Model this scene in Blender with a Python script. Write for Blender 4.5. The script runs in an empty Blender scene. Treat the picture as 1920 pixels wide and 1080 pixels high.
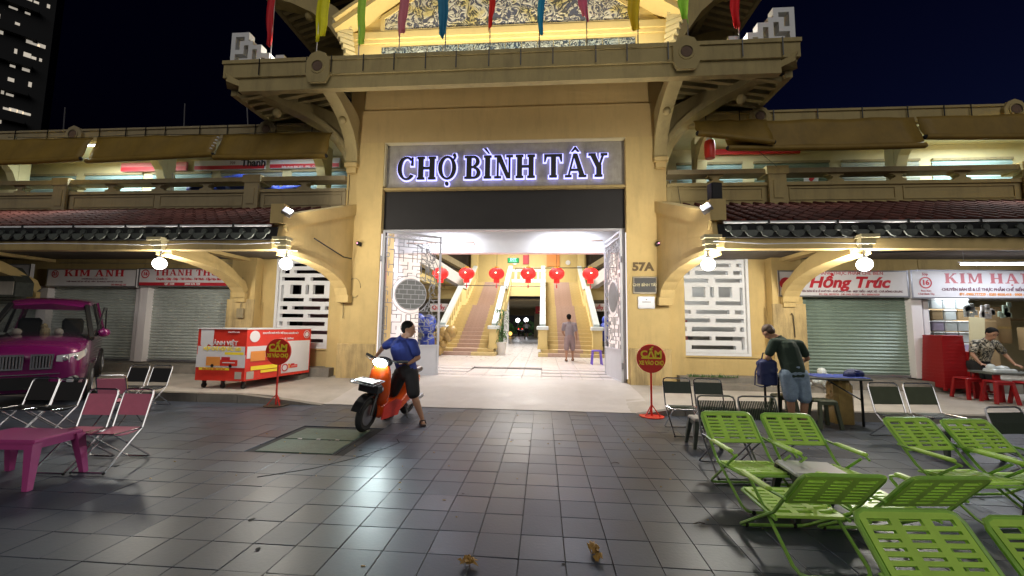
import bpy, bmesh, math, random
from math import radians as R, sin, cos, pi
from mathutils import Vector, Matrix
random.seed(7)
S = bpy.context.scene
COL = S.collection

# ------------------------------------------------------------------ camera
cam = bpy.data.cameras.new('camera'); cam.sensor_width = 36; cam.lens = 750 / 1920 * 36
cam.clip_start = .05; cam.clip_end = 900
co = bpy.data.objects.new('camera', cam); COL.objects.link(co); S.camera = co
yaw, pit, rol = R(4.5), R(5.25), R(.75)
fw = Vector((-sin(yaw) * cos(pit), cos(yaw) * cos(pit), sin(pit)))
rt0 = Vector((cos(yaw), sin(yaw), 0)); up0 = rt0.cross(fw)
rt = rt0 * cos(rol) + up0 * sin(rol); up = -rt0 * sin(rol) + up0 * cos(rol)
m = Matrix((rt, up, -fw)).transposed().to_4x4(); m.translation = (0, 0, 1.5)
co.matrix_world = m
# ------------------------------------------------------------------ world: night sky
w = bpy.data.worlds.new('World'); S.world = w; w.use_nodes = True
nt = w.node_tree; nt.nodes.clear()
sky = nt.nodes.new('ShaderNodeTexSky'); sky.sky_type = 'NISHITA'; sky.sun_disc = False
sky.sun_elevation = R(-4.5); sky.sun_rotation = R(70); sky.ozone_density = 4; sky.dust_density = .2; sky.air_density = 1
bg = nt.nodes.new('ShaderNodeBackground'); bg.inputs[1].default_value = .30
wo = nt.nodes.new('ShaderNodeOutputWorld')
nt.links.new(sky.outputs[0], bg.inputs[0]); nt.links.new(bg.outputs[0], wo.inputs[0])
# weak wide fill sun added behind the camera, standing in for unseen street lamps
sl = bpy.data.lights.new('fill_sun', 'SUN'); sl.energy = .80; sl.angle = R(50); sl.color = (1, .95, .88)
so = bpy.data.objects.new('fill_sun', sl); COL.objects.link(so)
so.rotation_euler = Vector((-.15, 1, -.60)).to_track_quat('-Z', 'Y').to_euler()
S.view_settings.view_transform = 'Standard'; S.view_settings.look = 'None'
S.view_settings.exposure = 0; S.view_settings.gamma = 1; S.view_settings.use_curve_mapping = False
S.render.engine = 'CYCLES'
S.cycles.use_denoising = True
S.cycles.max_bounces = 6; S.cycles.diffuse_bounces = 3; S.cycles.glossy_bounces = 3
S.cycles.sample_clamp_indirect = 4; S.cycles.use_light_tree = True
S.cycles.caustics_reflective = False; S.cycles.caustics_refractive = False
CX = -1.03      # the gateway's axis

# ------------------------------------------------------------------ materials
def mat(name, col, rough=.6, var=.12, scale=3.0, bump=0.0, bscale=40, metal=0, spec=.5, emit=None, es=0, stain=0, coat=0, rnd=0, rvar=0, alpha=1, sstain=1.0, stcol=None, world=False, sr=(.5, .75)):
    m = bpy.data.materials.new(name); m.use_nodes = True
    n = m.node_tree.nodes; l = m.node_tree.links; b = n['Principled BSDF']
    c = tuple(col) + (1,)
    b.inputs['Roughness'].default_value = rough; b.inputs['Metallic'].default_value = metal
    b.inputs['Specular IOR Level'].default_value = spec
    b.inputs['Coat Weight'].default_value = coat
    b.inputs['Alpha'].default_value = alpha
    tc = n.new('ShaderNodeTexCoord'); src = tc.outputs['Object']
    if world: src = n.new('ShaderNodeNewGeometry').outputs['Position']
    base = None
    if var > 0:
        no = n.new('ShaderNodeTexNoise'); no.inputs['Scale'].default_value = scale; no.inputs['Detail'].default_value = 6; no.inputs['Roughness'].default_value = .65
        l.new(src, no.inputs['Vector'])
        mr = n.new('ShaderNodeMapRange'); mr.inputs[1].default_value = .25; mr.inputs[2].default_value = .75
        mr.inputs[3].default_value = 1 - var; mr.inputs[4].default_value = 1 + var
        l.new(no.outputs['Fac'], mr.inputs[0])
        mx = n.new('ShaderNodeMix'); mx.data_type = 'RGBA'; mx.blend_type = 'MULTIPLY'; mx.inputs[0].default_value = 1
        mx.inputs[6].default_value = c
        l.new(mr.outputs[0], mx.inputs[7]); base = mx.outputs[2]
        if rvar:
            m3 = n.new('ShaderNodeMapRange'); m3.inputs[1].default_value = .3; m3.inputs[2].default_value = .7
            m3.inputs[3].default_value = rough - rvar; m3.inputs[4].default_value = rough + rvar
            l.new(no.outputs['Fac'], m3.inputs[0]); l.new(m3.outputs[0], b.inputs['Roughness'])
    if stain > 0:
        mp = n.new('ShaderNodeMapping'); mp.inputs['Scale'].default_value = (2.2 * sstain, 2.2 * sstain, .35 * sstain); l.new(src, mp.inputs[0])
        s2 = n.new('ShaderNodeTexNoise'); s2.inputs['Scale'].default_value = 1.6; s2.inputs['Detail'].default_value = 8; s2.inputs['Roughness'].default_value = .7
        l.new(mp.outputs[0], s2.inputs['Vector'])
        r2 = n.new('ShaderNodeMapRange'); r2.inputs[1].default_value = sr[0]; r2.inputs[2].default_value = sr[1]; r2.inputs[3].default_value = 0; r2.inputs[4].default_value = stain
        l.new(s2.outputs['Fac'], r2.inputs[0])
        mx2 = n.new('ShaderNodeMix'); mx2.data_type = 'RGBA'; mx2.inputs[7].default_value = (stcol or tuple(x * .25 for x in col)) + (1,)
        if base is None: mx2.inputs[6].default_value = c
        else: l.new(base, mx2.inputs[6])
        l.new(r2.outputs[0], mx2.inputs[0]); base = mx2.outputs[2]
    if rnd > 0:
        oi = n.new('ShaderNodeObjectInfo'); ge = n.new('ShaderNodeNewGeometry')
        ad = n.new('ShaderNodeMath'); ad.operation = 'ADD'; l.new(oi.outputs['Random'], ad.inputs[0]); l.new(ge.outputs['Random Per Island'], ad.inputs[1])
        fr = n.new('ShaderNodeMath'); fr.operation = 'FRACT'; l.new(ad.outputs[0], fr.inputs[0])
        m4 = n.new('ShaderNodeMapRange'); m4.inputs[3].default_value = 1 - rnd; m4.inputs[4].default_value = 1 + rnd; l.new(fr.outputs[0], m4.inputs[0])
        mx3 = n.new('ShaderNodeMix'); mx3.data_type = 'RGBA'; mx3.blend_type = 'MULTIPLY'; mx3.inputs[0].default_value = 1
        if base is None: mx3.inputs[6].default_value = c
        else: l.new(base, mx3.inputs[6])
        l.new(m4.outputs[0], mx3.inputs[7]); base = mx3.outputs[2]
        if world:   # laid stones differ in polish too
            m5 = n.new('ShaderNodeMapRange'); m5.inputs[3].default_value = rough - .04; m5.inputs[4].default_value = rough + .05; l.new(fr.outputs[0], m5.inputs[0])
            l.new(m5.outputs[0], b.inputs['Roughness']); b.inputs['Specular Tint'].default_value = (.80, .90, 1, 1)
    if base is None: b.inputs['Base Color'].default_value = c
    else: l.new(base, b.inputs['Base Color'])
    if bump > 0:
        nb = n.new('ShaderNodeTexNoise'); nb.inputs['Scale'].default_value = bscale; nb.inputs['Detail'].default_value = 4; l.new(src, nb.inputs['Vector'])
        bp = n.new('ShaderNodeBump'); bp.inputs['Strength'].default_value = bump; bp.inputs['Distance'].default_value = .01
        l.new(nb.outputs['Fac'], bp.inputs['Height']); l.new(bp.outputs[0], b.inputs['Normal'])
    if emit:
        b.inputs['Emission Color'].default_value = tuple(emit) + (1,); b.inputs['Emission Strength'].default_value = es
    return m

M = {}
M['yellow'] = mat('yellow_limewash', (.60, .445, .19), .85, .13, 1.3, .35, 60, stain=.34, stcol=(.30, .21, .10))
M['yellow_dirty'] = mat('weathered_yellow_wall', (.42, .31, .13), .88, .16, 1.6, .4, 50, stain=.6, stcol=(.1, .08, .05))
M['plinth'] = mat('grimy_yellow_plinth', (.55, .41, .19), .88, .18, 2.2, .5, 50, stain=.8, stcol=(.16, .12, .07), sstain=1.6, sr=(.42, .72))
M['upper'] = mat('portal_upper_wall', (.58, .42, .19), .88, .1, .8, .35, 50, stain=.25, stcol=(.2, .14, .08))
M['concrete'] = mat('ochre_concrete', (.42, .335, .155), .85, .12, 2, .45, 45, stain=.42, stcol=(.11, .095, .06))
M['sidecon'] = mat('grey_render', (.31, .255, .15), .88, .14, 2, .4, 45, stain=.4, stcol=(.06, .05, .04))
M['signcon'] = mat('sign_granite', (.36, .335, .29), .55, .22, 5, .25, 70, stain=.3, sstain=2)
M['black'] = mat('black_paint', (.012, .012, .013), .35, .1)
M['letter'] = mat('letter_black_acrylic', (.006, .006, .007), .5, 0)
M['tarp'] = mat('black_canvas', (.016, .015, .016), .75, .2, 2, .1, 8)
M['gold'] = mat('gold_awning_canvas', (.24, .15, .022), .6, .2, 2.2, .25, 120, stain=.3, stcol=(.1, .06, .02))
M['white'] = mat('white_paint', (.76, .77, .79), .5, .05, 3, .1, 30)
M['rail'] = mat('pale_coping', (.62, .68, .68), .5, .08, 3)
M['cream'] = mat('cream_paint', (.62, .55, .33), .6, .1, 2)
M['inyellow'] = mat('inside_yellow_wall', (.68, .545, .24), .7, .06, 1.5, .1, 40, stain=.12, stcol=(.3, .22, .1))
M['inwhite'] = mat('inside_white_wall', (.80, .76, .76), .7, .04, 1.5)
M['roof'] = mat('dark_red_roof_tile', (.085, .028, .022), .85, .3, 6, .3, 60, rnd=.25, spec=.08)
M['cap'] = mat('glazed_green_grey_tile', (.085, .095, .085), .5, .35, 14, .3, 60, rnd=.3)
M['pave'] = mat('grey_paving_tile', (.056, .066, .090), .40, .16, 3.5, .10, 45, spec=.45, rvar=.05, rnd=.22, stain=.5, sstain=.5, stcol=(.018, .020, .026), world=True, sr=(.38, .85))
M['rosette'] = mat('brown_rosette', (.15, .095, .065), .8, .2, 12, .4, 60)
M['joint'] = mat('dark_joint', (.030, .031, .034), .9, .2)
M['terrace'] = mat('worn_pale_concrete', (.42, .385, .34), .6, .2, 2.2, .3, 40, stain=.4, sstain=.6, rvar=.1, stcol=(.2, .18, .15))
M['apron'] = mat('worn_white_apron', (.50, .47, .445), .5, .14, 2.5, .2, 40, stain=.35, sstain=.7, rvar=.08, stcol=(.36, .32, .28))
M['kerb'] = mat('kerb_stone', (.22, .20, .17), .8, .25, 4, .5, 30, stain=.3)
M['infloor'] = mat('white_floor_tile', (.64, .60, .585), .3, .06, 4, .04, 20, rvar=.05, rnd=.05)
M['step'] = mat('yellow_step', (.55, .43, .2), .7, .15, 4, .1)
M['carpet'] = mat('red_tile_runner', (.44, .31, .25), .7, .12, 8)
M['shutgrey'] = mat('galvanised_shutter', (.46, .50, .47), .45, .12, 3, .05, metal=.1, rnd=.06, stain=.25, sstain=.8)
M['shutgreen'] = mat('green_shutter', (.27, .35, .29), .4, .1, 3, .05, metal=.1, rnd=.06, stain=.3, sstain=.8, stcol=(.07, .11, .08))
M['shutcyan'] = mat('pale_blue_shutter', (.38, .52, .54), .45, .08, 3, rnd=.06)
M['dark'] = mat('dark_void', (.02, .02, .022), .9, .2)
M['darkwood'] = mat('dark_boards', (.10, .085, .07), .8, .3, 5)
M['chrome'] = mat('chrome_tube', (.72, .72, .74), .22, .08, 20, metal=1)
M['rods'] = mat('silhouette_grey_rod', (.30, .31, .33), .5, .1)  # grey puts the rods' silhouette against the bright hall into their colour
M['steel'] = mat('dull_steel', (.32, .32, .34), .4, .1, metal=.8)
M['gatepaint'] = mat('white_gate_paint', (.55, .56, .60), .45, .06)
M['gategrey'] = mat('grey_gate_disc', (.20, .21, .21), .6, .15, 4)
M['red'] = mat('red_paint', (.66, .035, .02), .4, .1, 5)
M['redpl'] = mat('red_plastic', (.27, .009, .011), .3, .08, 3)
M['orange'] = mat('orange_scooter_paint', (.78, .10, .012), .22, .05, 3, coat=.6)
M['yelprint'] = mat('yellow_print', (.92, .72, .04), .5, .05)
M['redprint'] = mat('red_print', (.50, .02, .035), .5, .05)
M['redfaint'] = mat('faded_red_print', (.52, .16, .18), .5, .05)
M['greyprint'] = mat('grey_print', (.20, .10, .13), .6, .05)
M['orangeprint'] = mat('orange_print', (.75, .28, .06), .5, .05)
M['panelwhite'] = mat('white_signboard', (.70, .68, .70), .35, .04, 4)
M['tyre'] = mat('tyre_rubber', (.018, .018, .018), .75, .2, 20, .3, 60)
M['blackpl'] = mat('black_plastic', (.02, .02, .022), .35, .1)
M['green'] = mat('lime_green_plastic', (.55, .86, .14), .35, .14, 5, .05, rnd=.07)
M['greenm'] = mat('green_tube', (.36, .66, .12), .3, .15, 12)
M['dkgreen'] = mat('dark_green_strap', (.030, .045, .03), .6, .15, 20)
M['olive'] = mat('olive_sling', (.085, .10, .06), .45, .15, 6)
M['pink'] = mat('dusty_pink_sling', (.62, .18, .27), .6, .08, 8)
M['pinkpl'] = mat('pink_plastic', (.42, .06, .23), .35, .06, 4)
M['blacksl'] = mat('black_sling', (.014, .013, .014), .55, .1)
M['magenta'] = mat('magenta_car_paint', (.14, .007, .085), .25, .04, 3, coat=1, metal=.15)
M['glass'] = mat('dark_glass', (.02, .025, .03), .08, 0, alpha=1)
M['lampglass'] = mat('lamp_glass', (.6, .62, .66), .15, .1, 12, metal=.5)
M['skin'] = mat('skin', (.36, .19, .115), .55, .06, 12)
M['hair'] = mat('black_hair', (.009, .008, .007), .85, .2, 60, spec=.15)
M['hairbrown'] = mat('brown_hair', (.055, .03, .018), .6, .2, 60)
M['blueshirt'] = mat('navy_blue_cotton', (.025, .045, .24), .8, .12, 7, .2, 30)
M['blackcloth'] = mat('black_cotton', (.012, .012, .013), .85, .15, 7, .2, 30)
M['greenshirt'] = mat('dark_green_cotton', (.014, .030, .020), .85, .15, 6, .2, 30)
M['denim'] = mat('light_denim', (.20, .27, .36), .8, .3, 14, .3, 60)
M['greyshirt'] = mat('grey_cotton', (.25, .22, .24), .8, .1, 7)
M['greyshort'] = mat('taupe_cotton', (.27, .20, .20), .8, .1, 7)
M['sandal'] = mat('brown_leather', (.05, .025, .018), .6, .1)
M['card'] = mat('brown_cardboard', (.36, .25, .13), .8, .1, 4)
M['clearbox'] = mat('pale_plastic_tub', (.55, .60, .62), .3, .08, 5)
M['lilac'] = mat('lilac_carton', (.48, .42, .60), .5, .1, 5)
M['leaf'] = mat('plant_leaf', (.05, .13, .03), .5, .3, 9)
M['pot'] = mat('white_pot', (.65, .63, .6), .5, .05)
M['blue'] = mat('blue_plastic', (.04, .08, .50), .5, .3, 4)
M['bluetarp'] = mat('blue_tarpaulin', (.03, .06, .34), .4, .35, 2, .8, 6)
M['violet'] = mat('violet_plastic', (.16, .10, .55), .4, .05)
M['brass'] = mat('dark_bronze', (.10, .085, .06), .3, .2, 5, metal=.6)
M['bronze_text'] = mat('faded_number_paint', (.13, .085, .035), .7, .1)
M['bluetile'] = None
M['bag'] = mat('navy_bag_cloth', (.012, .02, .09), .7, .2, 7, .3, 30)
M['kraft'] = mat('kraft_wrapping', (.40, .27, .09), .35, .25, 8, .8, 14)
M['plastic'] = mat('crumpled_clear_plastic', (.6, .65, .66), .2, .1, 9, .8, 20)
M['netgreen'] = mat('dark_green_net', (.004, .02, .018), .8, .3, 5)
M['towerwall'] = mat('tower_concrete', (.010, .011, .013), .9, .2, .1)
M['gratepaint'] = mat('green_hatch_paint', (.05, .10, .08), .5, .35, 7, .3, 40, spec=.4)
M['dryleaf'] = mat('dry_leaf', (.38, .22, .05), .6, .3, 30, .5, 50)
def emis(name, col, s): return mat(name, col, .5, 0, emit=col, es=s)
M['e_globe'] = emis('lit_globe', (1, .97, .90), 14)
M['e_tube'] = emis('lit_tube', (.85, .9, 1), 14)
M['e_letter'] = emis('led_edge', (.42, .42, 1), 2.0)
M['e_lantern'] = mat('lit_red_silk', (.9, .02, .015), .6, .1, 30, emit=(1, .012, .01), es=1.1)
M['e_bulb'] = emis('lit_bulb', (1, .7, .45), 9)
M['e_exit'] = emis('lit_exit_green', (.01, .40, .12), .6)
M['e_exitw'] = emis('lit_exit_text', (.3, 1, .6), 2.2)
M['e_win'] = emis('lit_window_warm', (1, .9, .74), .4)
M['e_win2'] = emis('lit_window_dim', (1, .9, .75), .35)
M['e_head'] = emis('lit_headlight', (.9, 1, 1), 60)
M['e_flood'] = emis('floodlight_face', (.9, .9, 1), .9)
M['e_far'] = emis('far_street_lamp', (.95, .97, 1), 9)
M['e_red'] = emis('tail_light', (1, .03, .03), 3)
M['e_fire'] = emis('warm_glow', (1, .55, .12), 2.5)
M['e_strip'] = emis('edge_led', (1, .97, 1), .75)
M['e_cam'] = emis('camera_led', (1, .4, .6), 1.5)

def patmat(name, c1, c2, c3, scale, thr=.5):
    """swirling relief of painted ceramic, blue-grey and cream"""
    m = bpy.data.materials.new(name); m.use_nodes = True; n = m.node_tree.nodes; l = m.node_tree.links; b = n['Principled BSDF']
    tc = n.new('ShaderNodeTexCoord')
    no = n.new('ShaderNodeTexNoise'); no.inputs['Scale'].default_value = scale; no.inputs['Detail'].default_value = 2; no.inputs['Distortion'].default_value = 1.6
    l.new(tc.outputs['Object'], no.inputs['Vector'])
    wv = n.new('ShaderNodeMath'); wv.operation = 'MULTIPLY'; wv.inputs[1].default_value = 34; l.new(no.outputs['Fac'], wv.inputs[0])
    sn = n.new('ShaderNodeMath'); sn.operation = 'SINE'; l.new(wv.outputs[0], sn.inputs[0])
    cr = n.new('ShaderNodeValToRGB'); e = cr.color_ramp.elements
    e[0].position = .28; e[0].color = c1 + (1,); e[1].position = .62; e[1].color = c2 + (1,)
    mr = n.new('ShaderNodeMapRange'); mr.inputs[1].default_value = -1; mr.inputs[2].default_value = 1; l.new(sn.outputs[0], mr.inputs[0])
    l.new(mr.outputs[0], cr.inputs[0])
    n2 = n.new('ShaderNodeTexNoise'); n2.inputs['Scale'].default_value = 2.2; l.new(tc.outputs['Object'], n2.inputs['Vector'])
    r2 = n.new('ShaderNodeMapRange'); r2.inputs[1].default_value = .5; r2.inputs[2].default_value = .62; l.new(n2.outputs['Fac'], r2.inputs[0])
    mx = n.new('ShaderNodeMix'); mx.data_type = 'RGBA'; mx.blend_type = 'MULTIPLY'; mx.inputs[7].default_value = c3 + (1,)
    l.new(r2.outputs[0], mx.inputs[0]); l.new(cr.outputs[0], mx.inputs[6]); l.new(mx.outputs[2], b.inputs['Base Color'])
    bp = n.new('ShaderNodeBump'); bp.inputs['Strength'].default_value = .8; bp.inputs['Distance'].default_value = .03
    l.new(mr.outputs[0], bp.inputs['Height']); l.new(bp.outputs[0], b.inputs['Normal'])
    b.inputs['Roughness'].default_value = .45
    return m
M['mural'] = patmat('ceramic_relief', (.10, .11, .16), (.72, .70, .60), (.95, .85, .45), 3.2)
M['bluetile'] = patmat('blue_glazed_scale_tile', (.03, .05, .08), (.34, .38, .36), (.7, .8, .9), 4.5)

# ------------------------------------------------------------------ mesh helpers
class MB:
    def __init__(s): s.v = []; s.f = []
    def add(s, vs, fs):
        k = len(s.v); s.v += [tuple(v) for v in vs]; s.f += [tuple(i + k for i in f) for f in fs]; return s
    def box(s, x0, y0, z0, x1, y1, z1):
        v = [(x0, y0, z0), (x1, y0, z0), (x1, y1, z0), (x0, y1, z0), (x0, y0, z1), (x1, y0, z1), (x1, y1, z1), (x0, y1, z1)]
        return s.add(v, [(0, 3, 2, 1), (4, 5, 6, 7), (0, 1, 5, 4), (1, 2, 6, 5), (2, 3, 7, 6), (3, 0, 4, 7)])
    def bev(s, x0, y0, z0, x1, y1, z1, b=.01):
        """box with chamfered vertical edges and top"""
        def ring(x0, y0, x1, y1, z, b): return [(x0 + b, y0, z), (x1 - b, y0, z), (x1, y0 + b, z), (x1, y1 - b, z), (x1 - b, y1, z), (x0 + b, y1, z), (x0, y1 - b, z), (x0, y0 + b, z)]
        v = ring(x0, y0, x1, y1, z0, b) + ring(x0, y0, x1, y1, z1 - b, b) + ring(x0 + b, y0 + b, x1 - b, y1 - b, z1, b * .6)
        f = [tuple(range(7, -1, -1)), tuple(range(16, 24))]
        for r in (0, 8):
            for i in range(8): j = (i + 1) % 8; f.append((r + i, r + j, r + 8 + j, r + 8 + i))
        return s.add(v, f)
    def bar(s, a, b, w, h=None, upv=(0, 0, 1)):
        """box beam from a to b with section w x h"""
        a = Vector(a); b = Vector(b); h = h or w; d = (b - a).normalized(); u = Vector(upv)
        if abs(d.dot(u)) > .98: u = Vector((0, 1, 0))
        sd = d.cross(u).normalized() * (w / 2); u2 = sd.cross(d).normalized() * (h / 2)
        v = [a - sd - u2, a + sd - u2, a + sd + u2, a - sd + u2, b - sd - u2, b + sd - u2, b + sd + u2, b - sd + u2]
        return s.add(v, [(3, 2, 1, 0), (4, 5, 6, 7), (0, 1, 5, 4), (1, 2, 6, 5), (2, 3, 7, 6), (3, 0, 4, 7)])
    def tube(s, pts, r, n=6, closed=False):
        pts = [Vector(p) for p in pts]; N = len(pts); rings = []; prev = None
        for i, p in enumerate(pts):
            a = pts[i - 1] if (i > 0 or closed) else p; b = pts[(i + 1) % N] if (i < N - 1 or closed) else p
            d = (b - a).normalized()
            if prev is None:
                u = Vector((0, 0, 1)) if abs(d.z) < .9 else Vector((0, 1, 0))
                u = (u - d * u.dot(d)).normalized()
            else: u = (prev - d * prev.dot(d)).normalized()
            prev = u; t = d.cross(u); rr = r[i] if isinstance(r, (list, tuple)) else r
            rings.append([p + (u * cos(2 * pi * k / n) + t * sin(2 * pi * k / n)) * rr for k in range(n)])
        v = [q for g in rings for q in g]; f = []
        for i in range(N if closed else N - 1):
            a = i * n; b = ((i + 1) % N) * n
            for k in range(n): j = (k + 1) % n; f.append((a + k, a + j, b + j, b + k))
        if not closed: f += [tuple(range(n - 1, -1, -1)), tuple(range((N - 1) * n, N * n))]
        return s.add(v, f)
    def prism(s, poly, o, ux, uy, uz, d):
        """polygon (a,b) at o + a*ux + b*uy, extruded by d along uz"""
        o, ux, uy, uz = map(Vector, (o, ux, uy, uz)); n = len(poly)
        v = [o + ux * a + uy * b for a, b in poly] + [o + ux * a + uy * b + uz * d for a, b in poly]
        f = [tuple(range(n)), tuple(range(2 * n - 1, n - 1, -1))] + [(i, n + i, n + (i + 1) % n, (i + 1) % n) for i in range(n)]
        return s.add(v, f)
    def strip(s, outer, inner, o, ux, uy, uz, d, closed=False):
        """band between two equally long polylines, extruded"""
        o, ux, uy, uz = map(Vector, (o, ux, uy, uz)); n = len(outer)
        P = lambda q, e: o + ux * q[0] + uy * q[1] + uz * e
        v = [P(q, 0) for q in outer] + [P(q, 0) for q in inner] + [P(q, d) for q in outer] + [P(q, d) for q in inner]
        f = []
        for i in range(n if closed else n - 1):
            j = (i + 1) % n
            f += [(i, j, n + j, n + i), (2 * n + i, 3 * n + i, 3 * n + j, 2 * n + j), (i, 2 * n + i, 2 * n + j, j), (n + i, n + j, 3 * n + j, 3 * n + i)]
        if not closed: f += [(0, n, 3 * n, 2 * n), (n - 1, 3 * n - 1, 4 * n - 1, 2 * n - 1)]
        return s.add(v, f)
    def lathe(s, prof, o=(0, 0, 0), n=16, ax='z', sx=1, sy=1):
        o = Vector(o); k = len(prof); v = []; f = []
        for i in range(n):
            a = 2 * pi * i / n
            for r, z in prof:
                q = (r * cos(a) * sx, r * sin(a) * sy, z)
                if ax == 'y': q = (q[0], q[2], q[1])
                if ax == 'x': q = (q[2], q[0], q[1])
                v.append(o + Vector(q))
        for i in range(n):
            j = (i + 1) % n
            for t in range(k - 1): f.append((i * k + t, j * k + t, j * k + t + 1, i * k + t + 1))
        return s.add(v, f)
    def ball(s, c, r, n=12, rx=1, ry=1, rz=1, rot=None):
        prof = [(sin(pi * t / n), -cos(pi * t / n)) for t in range(n + 1)]
        prof[0] = (.0001, -1); prof[-1] = (.0001, 1)
        k = len(s.v); s.lathe(prof, n=n + 4)
        c = Vector(c)
        for i in range(k, len(s.v)):
            q = Vector(s.v[i]); q = Vector((q.x * rx, q.y * ry, q.z * rz)) * r
            if rot is not None: q = rot @ q
            s.v[i] = tuple(c + q)
        return s
    def cap(s, a, b, ra, rb, n=10, fl=1, side=None):
        """tapered capsule; fl flattens across the direction side"""
        a = Vector(a); b = Vector(b); d = b - a; L = d.length; d = d.normalized() if L > 1e-6 else Vector((0, 0, 1))
        sd = Vector(side) if side is not None else (Vector((0, 0, 1)) if abs(d.z) < .9 else Vector((1, 0, 0)))
        sd = (sd - d * sd.dot(d)).normalized(); t = d.cross(sd); rings = []
        for k in range(1, 4): a0 = pi / 2 * (1 - k / 3); rings.append((a - d * ra * sin(a0), max(ra * cos(a0), .0005)))
        for k in range(0, 3): a0 = pi / 2 * k / 3; rings.append((b + d * rb * sin(a0), rb * cos(a0)))
        v = []; f = []
        v.append(a - d * ra)
        for p, r in rings:
            for i in range(n): an = 2 * pi * i / n; v.append(p + sd * cos(an) * r + t * sin(an) * r * fl)
        v.append(b + d * rb)
        for i in range(n): f.append((0, 1 + (i + 1) % n, 1 + i))
        for g in range(len(rings) - 1):
            for i in range(n): j = (i + 1) % n; f.append((1 + g * n + i, 1 + g * n + j, 1 + (g + 1) * n + j, 1 + (g + 1) * n + i))
        q = 1 + (len(rings) - 1) * n
        for i in range(n): f.append((q + i, q + (i + 1) % n, len(v) - 1))
        return s.add(v, f)
    def mesh(s, name, smooth=False):
        me = bpy.data.meshes.new(name); me.from_pydata(s.v, [], s.f); me.update()
        bm = bmesh.new(); bm.from_mesh(me); bmesh.ops.recalc_face_normals(bm, faces=bm.faces); bm.to_mesh(me); bm.free()
        if smooth:
            for p in me.polygons: p.use_smooth = True
            try: me.set_sharp_from_angle(angle=R(40))
            except Exception: pass
        return me
    def build(s, name, m, parent=None, smooth=False, **k):
        o = bpy.data.objects.new(name, s.mesh(name, smooth)); o.data.materials.append(M[m] if isinstance(m, str) else m)
        COL.objects.link(o)
        if parent is not None: o.parent = parent
        for a, b in k.items(): o[a] = b
        return o

def thing(name, label, cat, loc=(0, 0, 0), rz=0, group=None):
    o = bpy.data.objects.new(name, None); COL.objects.link(o); o.empty_display_size = .1
    o.location = loc; o.rotation_euler = (0, 0, rz); o['label'] = label; o['category'] = cat
    if group: o['group'] = group
    return o
def tag(o, label, cat, group=None):
    o['label'] = label; o['category'] = cat
    if group: o['group'] = group
    return o
def dup(root, loc=None, rz=None, label=None, group=None):
    kids = {}
    for q in bpy.data.objects:
        if q.parent: kids.setdefault(q.parent.name, []).append(q)
    def rec(o, par):
        c = o.copy(); COL.objects.link(c)
        if par is not None: c.parent = par
        for ch in kids.get(o.name, []): rec(ch, c)
        return c
    r = rec(root, None)
    if loc is not None: r.location = loc
    if rz is not None: r.rotation_euler = (0, 0, rz)
    if label: r['label'] = label
    if group: r['group'] = group
    return r
def inst(o, parent, loc=None, rot=None, scale=None):
    c = o.copy(); COL.objects.link(c); c.parent = parent
    if loc is not None: c.location = loc
    if rot is not None: c.rotation_euler = rot
    if scale is not None: c.scale = scale
    return c
def text(body, size, m, parent, loc, rot=(pi / 2, 0, 0), ext=.003, off=0, shear=0, align='CENTER', sx=1, space=1, name='lettering'):
    cu = bpy.data.curves.new('t', 'FONT'); cu.body = body; cu.size = size; cu.extrude = ext; cu.offset = off; cu.shear = shear
    cu.align_x = align; cu.align_y = 'CENTER'; cu.space_character = space; cu.resolution_u = 3
    o = bpy.data.objects.new('t', cu); COL.objects.link(o)
    me = bpy.data.meshes.new_from_object(o.evaluated_get(bpy.context.evaluated_depsgraph_get()))
    bpy.data.objects.remove(o); bpy.data.curves.remove(cu)
    me.name = name; me.materials.clear(); me.materials.append(M[m])
    q = bpy.data.objects.new(name, me); COL.objects.link(q)
    q.location = loc; q.rotation_euler = rot; q.scale = (sx, 1, 1)
    if parent is not None: q.parent = parent
    return q
def lamp(name, kind, loc, energy, col=(1, 1, 1), size=.1, parent=None, rot=None, size_y=None, spot=None):
    l = bpy.data.lights.new(name, kind); l.energy = energy; l.color = col
    if kind == 'AREA':
        l.size = size
        if size_y: l.shape = 'RECTANGLE'; l.size_y = size_y
    elif kind in ('POINT', 'SPOT'): l.shadow_soft_size = size
    if kind == 'SPOT': l.spot_size = spot or 1.2; l.spot_blend = .6
    o = bpy.data.objects.new(name, l); COL.objects.link(o); o.location = loc
    if rot is not None: o.rotation_euler = rot
    if parent is not None: o.parent = parent
    return o
def arc(cx, cy, rx, ry, a0, a1, n=12): return [(cx + rx * cos(R(a0 + (a1 - a0) * i / n)), cy + ry * sin(R(a0 + (a1 - a0) * i / n))) for i in range(n + 1)]

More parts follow.
